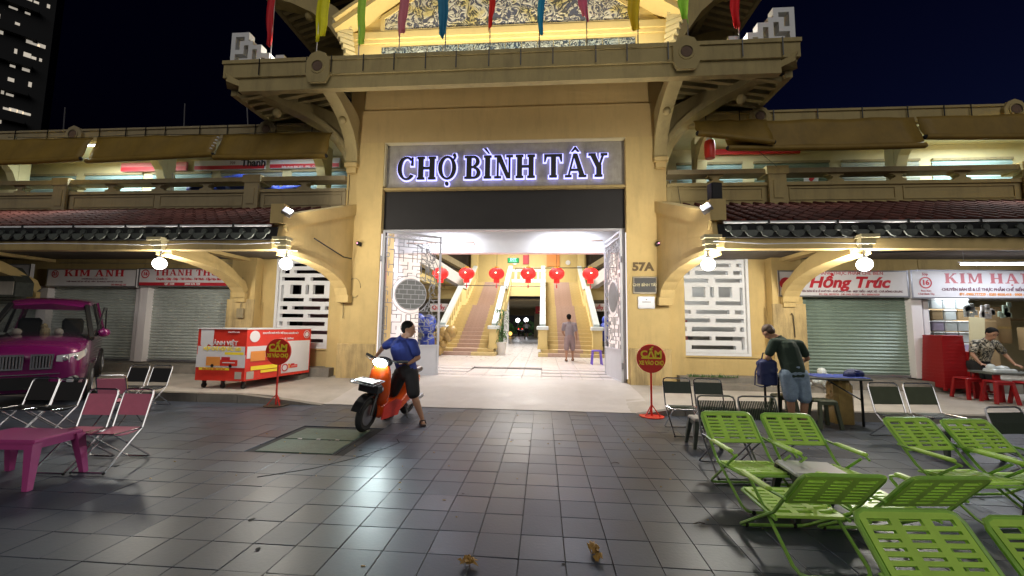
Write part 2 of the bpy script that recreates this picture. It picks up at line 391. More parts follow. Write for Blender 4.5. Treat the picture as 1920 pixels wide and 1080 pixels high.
# slab-serif capitals, built from polygons in a 1-high em; returns (list of polygons, width)
def glyph(ch, st=.25, th=.10, sf=.085):
    P = []
    def bx(x0, y0, x1, y1): P.append([(x0, y0), (x1, y0), (x1, y1), (x0, y1)])
    def serif(xc, y, hw=.19): bx(xc - hw, y, xc + hw, y + sf)
    def ring(cx, cy, rx, ry, tx, ty, a0, a1, n=18):
        o = arc(cx, cy, rx, ry, a0, a1, n); i = arc(cx, cy, rx - tx, ry - ty, a0, a1, n)
        for k in range(n): P.append([o[k], o[k + 1], i[k + 1], i[k]])
    def stem(x): bx(x - st / 2, 0, x + st / 2, 1); serif(x, 0); serif(x, 1 - sf)
    if ch == 'I': stem(.2); w = .4
    elif ch == 'H': stem(.2); stem(.76); bx(.2, .45, .76, .45 + th); w = .96
    elif ch == 'N':
        bx(.15, 0, .15 + th, 1); serif(.2, 0, .17); bx(.02, 1 - sf, .3, 1); bx(.72, 0, .72 + th, 1); serif(.77, 1 - sf, .17)
        P.append([(.1, 1), (.36, 1), (.82, 0), (.62, 0)]); w = .96
    elif ch == 'M':
        bx(.14, 0, .14 + th, 1); serif(.19, 0, .15); bx(.02, 1 - sf, .3, 1); bx(.84, 0, .84 + st, 1); serif(.94, 0, .17); bx(.84, 1 - sf, 1.12, 1)
        P.append([(.1, 1), (.36, 1), (.6, .12), (.48, .12)]); P.append([(.50, .12), (.60, .12), (.92, 1), (.82, 1)]); w = 1.14
    elif ch == 'T': bx(.35, 0, .35 + st, 1); serif(.455, 0); bx(.02, 1 - th, .89, 1); P.append([(.02, 1), (.02, .68), (.09, .68), (.2, 1)]); P.append([(.89, 1), (.71, 1), (.82, .68), (.89, .68)]); w = .91
    elif ch == 'A':
        P.append([(.40, 1), (.60, 1), (.96, 0), (.72, 0)]); P.append([(.40, 1), (.50, 1), (.22, 0), (.12, 0)])
        bx(.25, .27, .75, .27 + th * .8); serif(.17, 0, .16); serif(.84, 0, .19); w = 1.02
    elif ch == 'Y':
        bx(.37, 0, .37 + st, .5); serif(.475, 0); P.append([(.06, 1), (.32, 1), (.58, .42), (.37, .42)]); P.append([(.66, 1), (.78, 1), (.56, .42), (.44, .42)])
        serif(.18, 1 - sf, .18); serif(.74, 1 - sf, .16); w = .94
    elif ch == 'K':
        stem(.2); P.append([(.28, .36), (.28, .5), (.70, 1), (.84, 1)]); P.append([(.40, .52), (.58, .62), (.94, 0), (.68, 0)]); serif(.76, 1 - sf, .15); serif(.82, 0, .18); w = 1.0
    elif ch == 'U': bx(.1, .3, .1 + st, 1); serif(.2, 1 - sf); bx(.68, .3, .68 + th, 1); serif(.73, 1 - sf, .16); ring(.44, .32, .34, .33, .18, .09, 180, 360); w = .92
    elif ch == 'O': ring(.46, .5, .45, .52, .20, .08, 0, 360, 32); w = .92
    elif ch == 'C': ring(.46, .5, .45, .52, .20, .08, 48, 322, 28); P.append([(.68, .62), (.80, .62), (.80, .98), (.72, .98)]); w = .88
    elif ch == 'B':
        bx(.1, 0, .1 + st, 1); bx(0, 0, .2, sf); bx(0, 1 - sf, .2, 1); bx(.2, 0, .5, th * .85); bx(.2, 1 - th * .85, .48, 1); bx(.2, .47, .5, .47 + th * .8)
        ring(.46, .26, .34, .26, .2, .08, -90, 90, 12); ring(.44, .755, .31, .245, .19, .08, -90, 90, 12); w = .84
    else: w = .4
    return P, w
ACC = {'dot': [arc(0, 0, .09, .09, 0, 330, 11)], 'hook': [[(0, 0), (.10, 0), (.17, .14), (.13, .26), (.02, .26), (-.02, .16), (.06, .12)]],
       'grave': [[(-.17, .22), (-.04, .24), (.12, .02), (.06, 0)]], 'circ': [[(-.2, 0), (-.03, .2), (.03, .2), (.03, .12), (-.1, 0)], [(.2, 0), (.1, 0), (-.03, .12), (-.03, .2), (.03, .2)]],
       'hookup': [[(-.03, .0), (.04, .0), (.04, .07), (.12, .14), (.08, .24), (-.08, .24), (-.1, .17), (.02, .17), (.04, .13), (-.03, .07)]]}
def grow(poly, d):
    n = len(poly); ar = sum(poly[i][0] * poly[(i + 1) % n][1] - poly[(i + 1) % n][0] * poly[i][1] for i in range(n)); sg = 1 if ar > 0 else -1
    out = []
    for i in range(n):
        a = Vector(poly[i - 1]); b = Vector(poly[i]); c = Vector(poly[(i + 1) % n]); e1 = (b - a).normalized(); e2 = (c - b).normalized()
        n1 = Vector((e1.y, -e1.x)) * sg; n2 = Vector((e2.y, -e2.x)) * sg; q = (n1 + n2)
        if q.length < 1e-4: q = n1
        q = q.normalized(); k = min(1.6, 1 / max(.3, q.dot(n1))); out.append((b.x + q.x * d * k, b.y + q.y * d * k))
    return out
def word(txt, h, x0, z0, y, depth, m, parent, width=None, halo=None, gap=.10, space=.42, joint=True):
    """txt: list of (char, accents). Lettering in the XZ plane facing -Y, front face at y"""
    tot = sum((space if c == ' ' else glyph(c)[1] + gap) for c, _ in txt) - gap; sx = (width / (tot * h)) if width else 1
    x = 0; big = MB(); bh = MB(); outs = []
    for c, acc in txt:
        if c == ' ': x += space; continue
        P, gw = glyph(c); P = list(P)
        for a, ax, ay in acc: P += [[(px + ax, py + ay) for px, py in q] for q in ACC[a]]
        g = big if joint else MB()
        for k, q in enumerate(P):
            g.prism([((x + a) * h * sx + x0, b * h + z0) for a, b in q], (0, y + .0009 * (k % 7), 0), (1, 0, 0), (0, 0, 1), (0, 1, 0), depth)
            if halo: bh.prism(grow([((x + a) * h * sx + x0, b * h + z0) for a, b in q], halo), (0, y + depth + .004 + .0009 * (k % 7), 0), (1, 0, 0), (0, 0, 1), (0, 1, 0), .02)
        if not joint: outs.append(g.build('letter', m, parent))
        x += gw + gap
    if joint: outs.append(big.build('lettering', m, parent))
    if halo: outs.append(bh.build('light_edge', 'e_letter', parent))
    return outs
# ------------------------------------------------------------------ ground
def sm(t): t = max(0, min(1, t)); return t * t * (3 - 2 * t)
g = MB().box(-60, -25, -.3, 60, 7.26, -.012).build('plaza_ground', 'joint', None, kind='structure')
TS = .30; TJ = .0038
def tile_mesh(w=TS - TJ, d=TS - TJ):
    b = MB().bev(-w / 2, -d / 2, -.02, w / 2, d / 2, 0, .0025); return b
tiles = []
X0 = -1.05 - TS * 60
rt_ = random.Random(3)
for iy in range(24):
    for ix in range(130):
        x = X0 + (ix + .5) * TS; y = 7.22 - (iy + .5) * TS
        if y < -.1: continue
        if x > 16 or x < -19.2: continue
        if y < 2.0 and abs(x) > 6: pass
        tiles.append((x, y))
hatch = (-3.34, -2.40, 4.56, 5.60)
def inhatch(x, y): return hatch[0] - .1 < x < hatch[1] + .1 and hatch[2] - .1 < y < hatch[3] + .1
tiles = [t for t in tiles if not inhatch(*t)]
def inview(x, y):
    d = Vector((x, y, -1.5)); z = d.dot(fw)
    if z < .2: return False
    u = 750 * d.dot(rt) / z; v = 750 * d.dot(up) / z
    return abs(u) < 985 and v > -560
vis = sorted([t for t in tiles if inview(*t)], key=lambda t: t[0] ** 2 + t[1] ** 2 + 2.2)
near = set(vis[:300])
tm = tile_mesh().mesh('paving_tile'); tm.materials.append(M['pave'])
for (x, y) in vis[:300]:
    o = bpy.data.objects.new('paving_tile', tm); COL.objects.link(o); o.parent = g
    o.location = (x, y, rt_.uniform(-.0015, .0012)); o.rotation_euler = (rt_.gauss(0, .0035), rt_.gauss(0, .0035), rt_.gauss(0, .002))
b = MB()
for t in tiles:
    if t in near: continue
    k = len(b.v); dz = rt_.uniform(-.0015, .0012); a1 = rt_.gauss(0, .0035); a2 = rt_.gauss(0, .0035)
    w = (TS - TJ) / 2; x, y = t
    b.add([(x - w, y - w, dz - a1 * w - a2 * w), (x + w, y - w, dz - a1 * w + a2 * w), (x + w, y + w, dz + a1 * w + a2 * w), (x - w, y + w, dz + a1 * w - a2 * w),
           (x - w, y - w, -.02), (x + w, y - w, -.02), (x + w, y + w, -.02), (x - w, y + w, -.02)],
          [(0, 1, 2, 3), (0, 4, 5, 1), (1, 5, 6, 2), (2, 6, 7, 3), (3, 7, 4, 0)])
b.build('paving_field', 'pave', g, kind='stuff')
# painted steel service hatch let into the paving
h = thing('service_hatch', 'worn green two-leaf hatch cover set in the grey paving left of the scooter', 'hatch cover', (0, 0, 0))
hx0, hx1, hy0, hy1 = hatch
MB().box(hx0 - .035, hy0 - .035, -.02, hx1 + .035, hy1 + .035, -.006).build('frame', 'joint', h)
ym = (hy0 + hy1) / 2
for a, c in ((hy0, ym - .012), (ym + .012, hy1)): MB().bev(hx0, a, -.012, hx1, c, .002, .006).build('cover_leaf', 'gratepaint', h)
for i in range(3): MB().bev(hx0 + .2 + i * .25, ym - .02, .0, hx0 + .25 + i * .25, ym + .02, .008, .003).build('handle', 'steel', h)
# dark curved line standing in for the scooter's shadow edge against the reflected light
pts = [(-1.88, 5.22), (-1.80, 5.08), (-1.88, 4.85), (-2.08, 4.45), (-2.35, 4.1), (-2.75, 3.82)]
ch = MB().tube([(x, y, -.002) for x, y in pts], .007, 6)
tag(ch.build('shadow_edge_line', 'joint'), 'thin dark curved line drawn for a shadow and reflection edge below the green hatch', 'cable')

# terrace in front of the shops and the gateway: raised, ramped down in the middle
def kerbh(x):
    if x < -4.2: return .15 * sm((-4.2 - x) / 1.1)
    if x > 1.7: return .14 * sm((x - 1.7) / .8)
    return 0.0
def terr(x, y):
    k = kerbh(x); return k + .004 + (.15 - k) * sm((y - 7.24) / 1.5) + .05 * sm((y - 8.7) / 1.1)
b = MB(); xs = [-22 + i * .5 for i in range(84)]; ys = [7.24 + i * .2 for i in range(14)]
for y in ys:
    for x in xs: b.v.append((x, y, terr(x, y)))
n = len(xs)
for j in range(len(ys) - 1):
    for i in range(n - 1): b.f.append((j * n + i, j * n + i + 1, (j + 1) * n + i + 1, (j + 1) * n + i))
ter = b.build('terrace_pavement', 'terrace', None, True, kind='structure')
MB().box(-22, 7.26, -.3, 20, 9.9, -.02).build('terrace_base', 'kerb', ter)
x = -20.0
while x < 19:
    L = .8
    if kerbh(x) > .01 or kerbh(x + L) > .01:
        q = MB(); z0, z1 = kerbh(x) + .006, kerbh(x + L) + .006
        v = [(x, 7.10, -.2), (x + L - .01, 7.10, -.2), (x + L - .01, 7.25, -.2), (x, 7.25, -.2), (x, 7.115, z0), (x + L - .01, 7.115, z1), (x + L - .01, 7.25, z1), (x, 7.25, z0)]
        q.add(v, [(0, 3, 2, 1), (4, 5, 6, 7), (0, 1, 5, 4), (1, 2, 6, 5), (2, 3, 7, 6), (3, 0, 4, 7)]); q.build('kerb_stone', 'kerb', ter)
    x += L
MB().tube([(CX + 2.6 + .75 * cos(a / 10) * 1.0, 8.3 + .5 * sin(a / 10), .128) for a in range(14, 30)], .006, 5).build('floor_crack', 'joint', ter)

b = MB(); xs = [-4.0 + i * .35 for i in range(18)]; ys = [7.22 + i * .18 for i in range(16)]
for y in ys:
    for x in xs: b.v.append((x, y, terr(x, y) + .004 + (.0 if y > 7.3 else -.0)))
n = len(xs)
for j in range(len(ys) - 1):
    for i in range(n - 1): b.f.append((j * n + i, j * n + i + 1, (j + 1) * n + i + 1, (j + 1) * n + i))
b.build('entrance_apron', 'apron', ter, True)
# ------------------------------------------------------------------ inside floor
def infl(y): return .206 if y < 10 else .206 + .05 * sm((y - 10) / 1.5)
fl = MB().box(-16, 9.82, -.2, 14, 45, .0).build('market_floor', 'infloor', None, kind='structure')
b = MB(); T = .5
# notch in the middle stays low, ending in a step face
NX0, NX1, NY = -2.05, .10, 12.1
def slab(b, x0, x1, y0, y1, z0, z1): b.add([(x0, y0, z0), (x1, y0, z0), (x1, y1, z1), (x0, y1, z1)], [(0, 1, 2, 3)])
tmf = MB().bev(-.2465, -.2465, -.03, .2465, .2465, 0, .002).mesh('floor_tile'); tmf.materials.append(M['infloor'])
for iy in range(26):
    for ix in range(30):
        x = -8.03 + (ix + .5) * T; y = 9.9 + (iy + .5) * T
        if abs(x - CX) > 4.2 and y > 11 and y > 16.5: pass
        low = NX0 < x < NX1 and y < NY
        zz = .16 + .045 * sm((y - 9.4) / 1.0) if y < 10.9 else .205
        z = zz if low or y < 10.4 else .205 + .06 * sm((y - 10.2) / 1.8)
        z2 = z
        if y > 12.3: z = .265
        if ix % 1 == 0:
            if y < 13.9 and abs(x - CX) < 3.4: o = bpy.data.objects.new('floor_tile', tmf); o.location = (x, y, z); COL.objects.link(o); o.parent = fl
            else: b.bev(x - .2465, y - .2465, z - .03, x + .2465, y + .2465, z, .002)
b.build('floor_tiles_far', 'infloor', fl, kind='stuff')
MB().box(NX0 - .03, 12.36 - .45, .1, NX1 + .03, 12.4 - .45, .263).build('step_face', 'kerb', fl)
MB().add([(NX0 - .4, 10.9, .21), (NX0, 11.9, .22), (NX0, 11.9, .262), (NX0 - .06, 11.9, .262)], [(0, 1, 2, 3)]).build('ramp_cheek', 'kerb', fl)
MB().box(-9, 22.9, .0, 8, 44, .262).build('rear_floor', 'infloor', fl)

# ------------------------------------------------------------------ gateway
P = 3.9; O = 2.97; YF = 9.4
gw = thing('gateway_building', 'yellow market gateway with grey lettered panel above its wide entrance', 'building', (CX, YF, 0))
def gb(b, name, m, smooth=False, parent=None, **k):     # geometry given in world coordinates
    o = b.build(name, m, parent or gw, smooth, **k); o.location = (-CX, -YF, 0) if (parent is None or parent == gw) else (0, 0, 0); return o
def GX(a): return CX + a
for s in (-1, 1):
    a, c = sorted((CX + s * O, CX + s * P))
    b = MB().box(a, YF, -.1, c, 10.3, 6.02)
    gb(b, 'pier', 'yellow')
    # low plinth mouldings and a splayed foot
    e = CX + s * O; i0, i1 = sorted((e + s * .02, CX + s * (P + .03)))
    gb(MB().add([(i0, YF - .004, .1), (i1, YF - .004, .1), (i1, YF - .004, 1.0), (i0, YF - .004, 1.0), (i0 + .02, YF - .05, .1), (i1 - .02, YF - .05, .1), (i1 - .02, YF - .03, .98), (i0 + .02, YF - .03, .98)],
       [(4, 5, 6, 7), (0, 4, 7, 3), (1, 2, 6, 5), (3, 7, 6, 2), (0, 1, 5, 4)]), 'plinth', 'plinth')
    # corner pilaster outside each pier, set back
    a, c = sorted((CX + s * (P + .002), CX + s * (P + .42)))
    gb(MB().box(a, 9.62, -.1, c, 9.9, 4.4), 'return_wall', 'yellow')
    # vertical led strip in the reveal
    q = CX + s * (O - .012)
    gb(MB().box(q - .01, YF + .05, .3, q + .01, YF + .07, 3.7), 'reveal_light', 'e_strip')
gb(MB().box(CX - P, YF, 6.022, CX + P, 10.3, 6.86), 'lintel_wall', 'upper')
gb(MB().box(CX - P, YF + .03, 6.862, CX + P, 10.3, 7.46), 'upper_wall', 'upper')
[gb(MB().box(x, YF + .02, 6.87, x + .03, YF + .029, 7.4), 'panel_joint', 'yellow_dirty') for x in (CX - P + .35, CX + P - .38)]
# recess with the lettered panel
gb(MB().box(CX - O, YF + .16, 4.86, CX + O, YF + .3, 6.02), 'sign_panel', 'signcon')
gb(MB().box(CX - O, YF + .01, 6.0, CX + O, YF + .155, 6.018).box(CX - O + .002, YF + .02, 4.9, CX - O + .03, YF + .155, 5.99), 'reveal_trim', 'cream')
gb(MB().box(CX - O, YF + .03, 4.80, CX + O, YF + .3, 4.858), 'panel_sill', 'yellow_dirty')
WT = [('C', []), ('H', []), ('O', [('hook', .74, .86), ('dot', .46, -.20)]), (' ', []), ('B', []), ('I', [('grave', .18, 1.08)]), ('N', []), ('H', []), (' ', []), ('T', []), ('A', [('circ', .5, 1.10)]), ('Y', [])]
LW = bpy.data.objects.new('main_lettering', None); COL.objects.link(LW); LW.parent = gw; LW.location = (-CX, -YF, 0)
word(WT, .58, -3.66, 5.07, YF + .03, .05, 'letter', LW, width=5.20, halo=.03, gap=.10, space=.30, joint=False)
# black rolled canvas and shutter case
gb(MB().box(CX - O + .01, YF + .14, 3.83, CX + O - .01, YF + .17, 4.79), 'canvas_cover', 'tarp')
gb(MB().box(CX - O + .01, YF + .171, 3.80, CX + O - .01, YF + .3, 3.829), 'shutter_case', 'gatepaint')
for s in (-1, 1):
    x = CX + s * (O - .05); gb(MB().box(x - .04, YF + .18, .2, x + .04, YF + .26, 3.79), 'gate_post', 'steel')
# roof plate: fascia, beam, soffit and curved brackets
EY = 7.9; EX = 6.1; ZB, ZM, ZT = 6.58, 6.88, 7.24
gb(MB().box(CX - EX, EY, ZM, CX + EX, EY + .16, ZT), 'fascia', 'concrete')
gb(MB().box(CX - EX - .02, EY - .03, ZT - .05, CX + EX + .02, EY + .18, ZT + .03), 'coping', 'concrete')
gb(MB().box(CX - EX + .35, EY + .05, ZB, CX + EX - .35, EY + .2, ZM - .002), 'eave_beam', 'concrete')
for s in (-1, 1):
    a, c = sorted((CX + s * EX, CX + s * (EX - .16)))
    gb(MB().box(a, EY + .161, ZM, c, 13, ZT), 'fascia', 'concrete')
    a, c = sorted((CX + s * (EX - .05), CX + s * (EX - .2)))
    gb(MB().box(a, EY + .201, ZB, c, 13, ZM - .002), 'eave_beam', 'concrete')
# roof slab over
gb(MB().add([(CX - EX + .17, EY + .17, 7.12), (CX + EX - .17, EY + .17, 7.12), (CX + EX - .17, 9.6, 7.62), (CX - EX + .17, 9.6, 7.62), (CX - EX + .17, EY + .17, 7.2), (CX + EX - .17, EY + .17, 7.2), (CX + EX - .17, 9.6, 7.7), (CX - EX + .17, 9.6, 7.7)], [(0, 3, 2, 1), (4, 5, 6, 7), (0, 1, 5, 4), (1, 2, 6, 5), (2, 3, 7, 6), (3, 0, 4, 7)]), 'roof_slab', 'concrete')
# boarded soffit rising to the wall, with rafters
for s in (-1, 1):
    xo, xi = CX + s * (EX - .2), CX + s * P
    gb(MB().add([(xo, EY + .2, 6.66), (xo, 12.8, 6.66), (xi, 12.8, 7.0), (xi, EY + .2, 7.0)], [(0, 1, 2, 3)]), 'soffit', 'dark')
    for k in range(20):
        y = EY + .34 + k * .24
        gb(MB().bar((xo, y, 6.60), (xi, y, 6.92), .10, .10), 'rafter', 'concrete')
# medallions on the fascia
for s in (-1, 1):
    x = CX + s * 3.88
    poly = [(-.26, 0), (-.26, .34), (-.16, .5), (0, .56), (.16, .5), (.26, .34), (.26, 0), (.18, -.16), (-.18, -.16)]
    gb(MB().prism(poly, (x, EY - .06, ZM - .05), (1, 0, 0), (0, 0, 1), (0, 1, 0), .06), 'medallion', 'concrete')
    gb(MB().lathe([(.0001, -.075), (.11, -.075), (.115, -.06)], (x, EY, ZM + .15), 20, 'y'), 'rosette', 'rosette')
    gb(MB().lathe([(.125, -.08), (.16, -.08), (.165, -.06), (.125, -.06)], (x, EY, ZM + .15), 20, 'y'), 'ring', 'concrete')
# black straps over the fascia
for x in [-6.27, -5.18, -4.62, -3.9, -3.22, -2.53, -1.87, -1.17, -.5, .17, 1.05, 1.68, 2.50, 3.02, 3.95, 4.72]:
    gb(MB().box(x - .011, EY - .042, ZM + .02, x + .011, EY - .031, ZT + .03).box(x - .011, EY - .042, ZT + .031, x + .011, EY + .1, ZT + .042), 'strap', 'black')
# brackets
def bracket(x, s, name='bracket'):
    """front bracket: curved concrete arm in the plane X=x, from the pier up to the beam"""
    out = [(YF, 5.42), (YF, 5.6)] + [(YF - .0 - 1.5 * (1 - cos(R(t))), 5.62 + 1.35 * sin(R(t))) for t in range(10, 91, 8)]
    inn = [(YF, 6.45), (YF, 6.5)] + [(YF - .12 - 1.36 * (k / 10) ** 1.0, 6.50 + .32 * (k / 10)) for k in range(11)]
    out = out[:len(inn)]
    b = MB()
    # lower arch edge
    ctr = [(YF - .06, 5.44), (YF - .07, 5.75), (YF - .17, 6.0), (YF - .34, 6.22), (YF - .6, 6.42), (YF - .95, 6.58), (YF - 1.4, 6.70)]
    top = [(YF - .0, 6.55), (YF - .0, 6.6), (YF - .04, 6.65), (YF - .15, 6.72), (YF - .4, 6.8), (YF - .8, 6.86), (YF - 1.4, 6.93)]
    t = .11
    b.strip(ctr, top, (x - t, 0, 0), (0, 1, 0), (0, 0, 1), (1, 0, 0), 2 * t)
    ed = [(y - .04, z - .05) for y, z in ctr]
    b.strip(ed, [(y + .06, z + .03) for y, z in ctr], (x - t - .035, 0, 0), (0, 1, 0), (0, 0, 1), (1, 0, 0), 2 * t + .07)
    gb(b, name, 'concrete', True)
    gb(MB().bev(x - .16, YF - .16, 5.36, x + .16, YF + .0, 5.47, .02).box(x - .12, YF - .1, 5.22, x + .12, YF - .001, 5.358), 'corbel', 'yellow')
    gb(MB().ball((x, YF - .62, 6.30), .085, 8, rz=1.1), 'knob', 'concrete')
for s in (-1, 1): bracket(CX + s * (P - .14), s)
def cornerbr(s):
    A = Vector((CX + s * (P - .02), YF + .1, 0)); B = Vector((CX + s * (EX - .03), EY + .03, 0)); d = (B - A); L = d.length; d.normalize(); nrm = Vector((-d.y, d.x, 0))
    low = [(0, 5.42), (.05, 5.62), (.16, 5.86), (.38, 6.12), (.72, 6.34), (1.2, 6.52), (1.8, 6.67), (L - .05, 6.82)]
    top = [(0, 6.55), (.02, 6.57), (.1, 6.6), (.3, 6.66), (.7, 6.74), (1.2, 6.82), (1.8, 6.88), (L, 6.95)]
    b = MB().strip(low, top, A - nrm * .12, d, (0, 0, 1), nrm, .24)
    b.strip([(q[0] + .02, q[1] - .07) for q in low], [(q[0] - .02, q[1] + .06) for q in low], A - nrm * .17, d, (0, 0, 1), nrm, .34)
    gb(b, 'corner_bracket', 'concrete', True)
    p = A + d * (L * .62); gb(MB().ball((p.x, p.y, 6.38), .10, 8, rz=1.1), 'knob', 'concrete')
    c = MB()
    for k in range(9):
        p = A + d * (L - .1 - k * .17); c.box(p.x - .05, p.y - .05, 6.76 - .035 * k, p.x + .05, p.y + .05, 6.84 - .035 * k)
    gb(c, 'corner_mouldings', 'concrete')
for s in (-1, 1): cornerbr(s)
# meander corner ornaments, lit from below by small floodlights
def meander(s):
    x = CX + s * EX; t = thing('corner_ornament', 'stepped white key-pattern ornament on the %s roof corner, lit from below' % ('left' if s < 0 else 'right'), 'roof ornament', (x, EY + .3, ZT + .03), 0, 'stepped roof corner ornaments')
    k = .105; cells = ["11111000", "10001000", "10101100", "11101111", "10101001", "10111011", "10001010", "11111111"]
    cells = ["111100000", "100100000", "101110000", "101011100", "111010100", "100010111", "101110101", "111111111"]
    b = MB()
    for r, row in enumerate(cells):
        for c, v in enumerate(row):
            if v == '1': b.box(-s * (c * k) - k / 2, -.09, (7 - r) * k, -s * (c * k) + k / 2, .09, (8 - r) * k)
    b.build('key_pattern', 'white', t)
    f = thing('floodlight', 'small white floodlight lighting the %s roof corner ornament' % ('left' if s < 0 else 'right'), 'floodlight', (x - s * 1.22, EY + .15, ZT + .04), 0, 'small roof floodlights')
    MB().bev(-.1, -.05, .05, .1, .05, .17, .01).build('housing', 'white', f); MB().box(-.02, -.02, 0, .02, .02, .05).build('foot', 'steel', f)
    lamp('roof_spot', 'POINT', (0, .16, .25), 16, (1, .93, .8), .04, f)
for s in (-1, 1): meander(s)

# pediment storey
PY = 9.8; PX = 4.1
gb(MB().box(CX - PX, PY, 7.2, CX + PX, PY + .3, 8.62), 'pediment_base', 'inyellow')
gb(MB().prism([(-PX, 9.35), (PX, 9.35), (PX, 9.36), (0, 12.0), (-PX, 9.36)], (CX, PY, 0), (1, 0, 0), (0, 0, 1), (0, 1, 0), .3), 'pediment_wall', 'inyellow')
gb(MB().box(CX - PX, PY, 8.622, CX + PX, PY + .3, 9.348), 'pediment_band', 'inyellow')
gb(MB().box(CX - PX - .05, PY - .10, 9.06, CX + PX + .05, PY - .001, 9.24).box(CX - PX - .02, PY - .05, 8.96, CX + PX + .02, PY - .001, 9.058), 'cornice', 'inyellow')
for k in range(16):
    x = CX - 3.12 + k * .4165; gb(MB().box(x - .2, PY - .03, 8.2, x + .2, PY - .001, 8.84), 'glazed_panel', 'bluetile')
hexa = [(-3.25, 9.30), (3.17, 9.30), (3.17, 9.64), (1.3, 10.9), (-1.3, 10.9), (-3.25, 9.64)]
gb(MB().prism(hexa, (CX, PY - .05, 0), (1, 0, 0), (0, 0, 1), (0, 1, 0), .049), 'relief_panel', 'mural')
hx2 = [(-3.36, 9.25), (3.28, 9.25), (3.28, 9.70), (1.34, 11.0), (-1.34, 11.0), (-3.36, 9.70)]
gb(MB().strip(hx2, hexa, (CX, PY - .08, 0), (1, 0, 0), (0, 0, 1), (0, 1, 0), .08, True), 'relief_frame', 'inyellow')
for s in (-1, 1):
    # raking gable roll with its stepped tile ends
    gb(MB().bar((CX + s * (PX + .35), PY - .25, 9.12), (CX + s * 1.6, PY - .25, 11.05), .5, .14), 'raking_cornice', 'inyellow')
    gb(MB().bar((CX + s * (PX + .30), PY - .5, 9.30), (CX + s * 1.6, PY - .5, 11.23), .2, .09), 'raking_roll', 'inyellow')
    for k in range(6):
        gb(MB().bar((CX + s * (PX + .40 - .05 * k), PY - .42 + .04 * k, 9.28 - .13 * k), (CX + s * (PX - .02), PY - .2 + .04 * k, 9.30 - .13 * k), .13, .10), 'tile_end', 'cream')
    # wide upper roof eave behind, on tall curved brackets
    xi, xo = CX + s * 4.45, CX + s * 7.45
    gb(MB().box(min(xo, xo + s * .14), 10.3, 11.42, max(xo, xo + s * .14), 18, 11.75), 'upper_fascia', 'sidecon')
    gb(MB().box(min(xo, xo - s * .6), 10.3, 11.30, max(xo, xo - s * .6), 10.5, 11.7), 'upper_fascia', 'sidecon')
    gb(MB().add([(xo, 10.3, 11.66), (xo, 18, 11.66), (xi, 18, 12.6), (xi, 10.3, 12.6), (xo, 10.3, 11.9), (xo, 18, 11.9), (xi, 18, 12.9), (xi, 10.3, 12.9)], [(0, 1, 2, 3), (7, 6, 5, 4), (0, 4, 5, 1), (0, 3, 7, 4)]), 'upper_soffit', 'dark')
    for k in range(26):
        y = 10.7 + k * .27; gb(MB().bar((xo, y, 11.50), (xi, y, 12.42), .13, .12), 'upper_rafter', 'sidecon')
    gb(MB().box(min(xo - s * 1.15, xo - s * 1.35), 10.4, 11.62, max(xo - s * 1.15, xo - s * 1.35), 18, 11.86), 'upper_purlin', 'sidecon')
    gb(MB().box(min(xi, xi - s * .5), 10.6, 7.2, max(xi, xi - s * .5), 18, 12.6), 'upper_side_wall', 'sidecon')
    lo = [(0, 8.3), (.15, 9.0), (.45, 9.65), (.9, 10.3), (1.5, 10.85), (2.2, 11.2), (2.95, 11.4)]; hi = [(0, 9.7), (.1, 10.0), (.35, 10.5), (.8, 10.95), (1.4, 11.35), (2.1, 11.55), (2.95, 11.66)]
    for y in (10.75, 13.3):
        gb(MB().strip(lo, hi, (xi, y, 0), (s, 0, 0), (0, 0, 1), (0, 1, 0), .34), 'upper_bracket', 'concrete')
        gb(MB().strip([(a_, b_ - .08) for a_, b_ in lo], [(a_, b_ + .06) for a_, b_ in lo], (xi, y - .06, 0), (s, 0, 0), (0, 0, 1), (0, 1, 0), .46), 'bracket_edge', 'concrete')
        gb(MB().ball((xi + s * 1.7, y + .17, 10.82), .14, 8), 'knob', 'concrete')
lamp('pediment_wash', 'AREA', (CX, PY - .75, 7.75), 210, (1, .86, .60), 7.4, rot=(R(180 - 12), 0, 0), size_y=.12)
fx = thing('strip_light', 'long light strip behind the parapet washing the pediment', 'light', (CX, PY - .62, 7.30))
MB().box(-3.7, -.05, 0, 3.7, .05, .08).build('housing', 'white', fx)
# flags along the parapet
fl_cols = [(-6.08, 7.38, (.45, .008, .015), 'dark red'), (-5.02, 7.5, (.85, .62, .01), 'yellow'), (-4.05, 7.4, (.36, .62, .06), 'lime green'), (-3.15, 7.4, (.55, .16, .20), 'dusty pink'), (-2.13, 7.4, (.02, .16, .28), 'teal blue'), (-1.16, 7.4, (.75, .03, .02), 'bright red'), (-.11, 7.4, (.02, .25, .42), 'sky blue'), (.88, 7.4, (.62, .12, .20), 'rose pink'), (1.92, 7.4, (.62, .42, .01), 'golden yellow'), (2.93, 7.4, (.34, .68, .06), 'bright green'), (3.93, 7.4, (.62, .01, .015), 'crimson')]
names = ['leftmost on the parapet', 'above the left medallion', 'beside the yellow one on the left', 'before the left end of the relief', 'left of the central red flag', 'in the middle of the row', 'right of the central red flag', 'before the right part of the relief', 'before the right end of the relief', 'above the right medallion', 'rightmost on the parapet']
rf = random.Random(5)
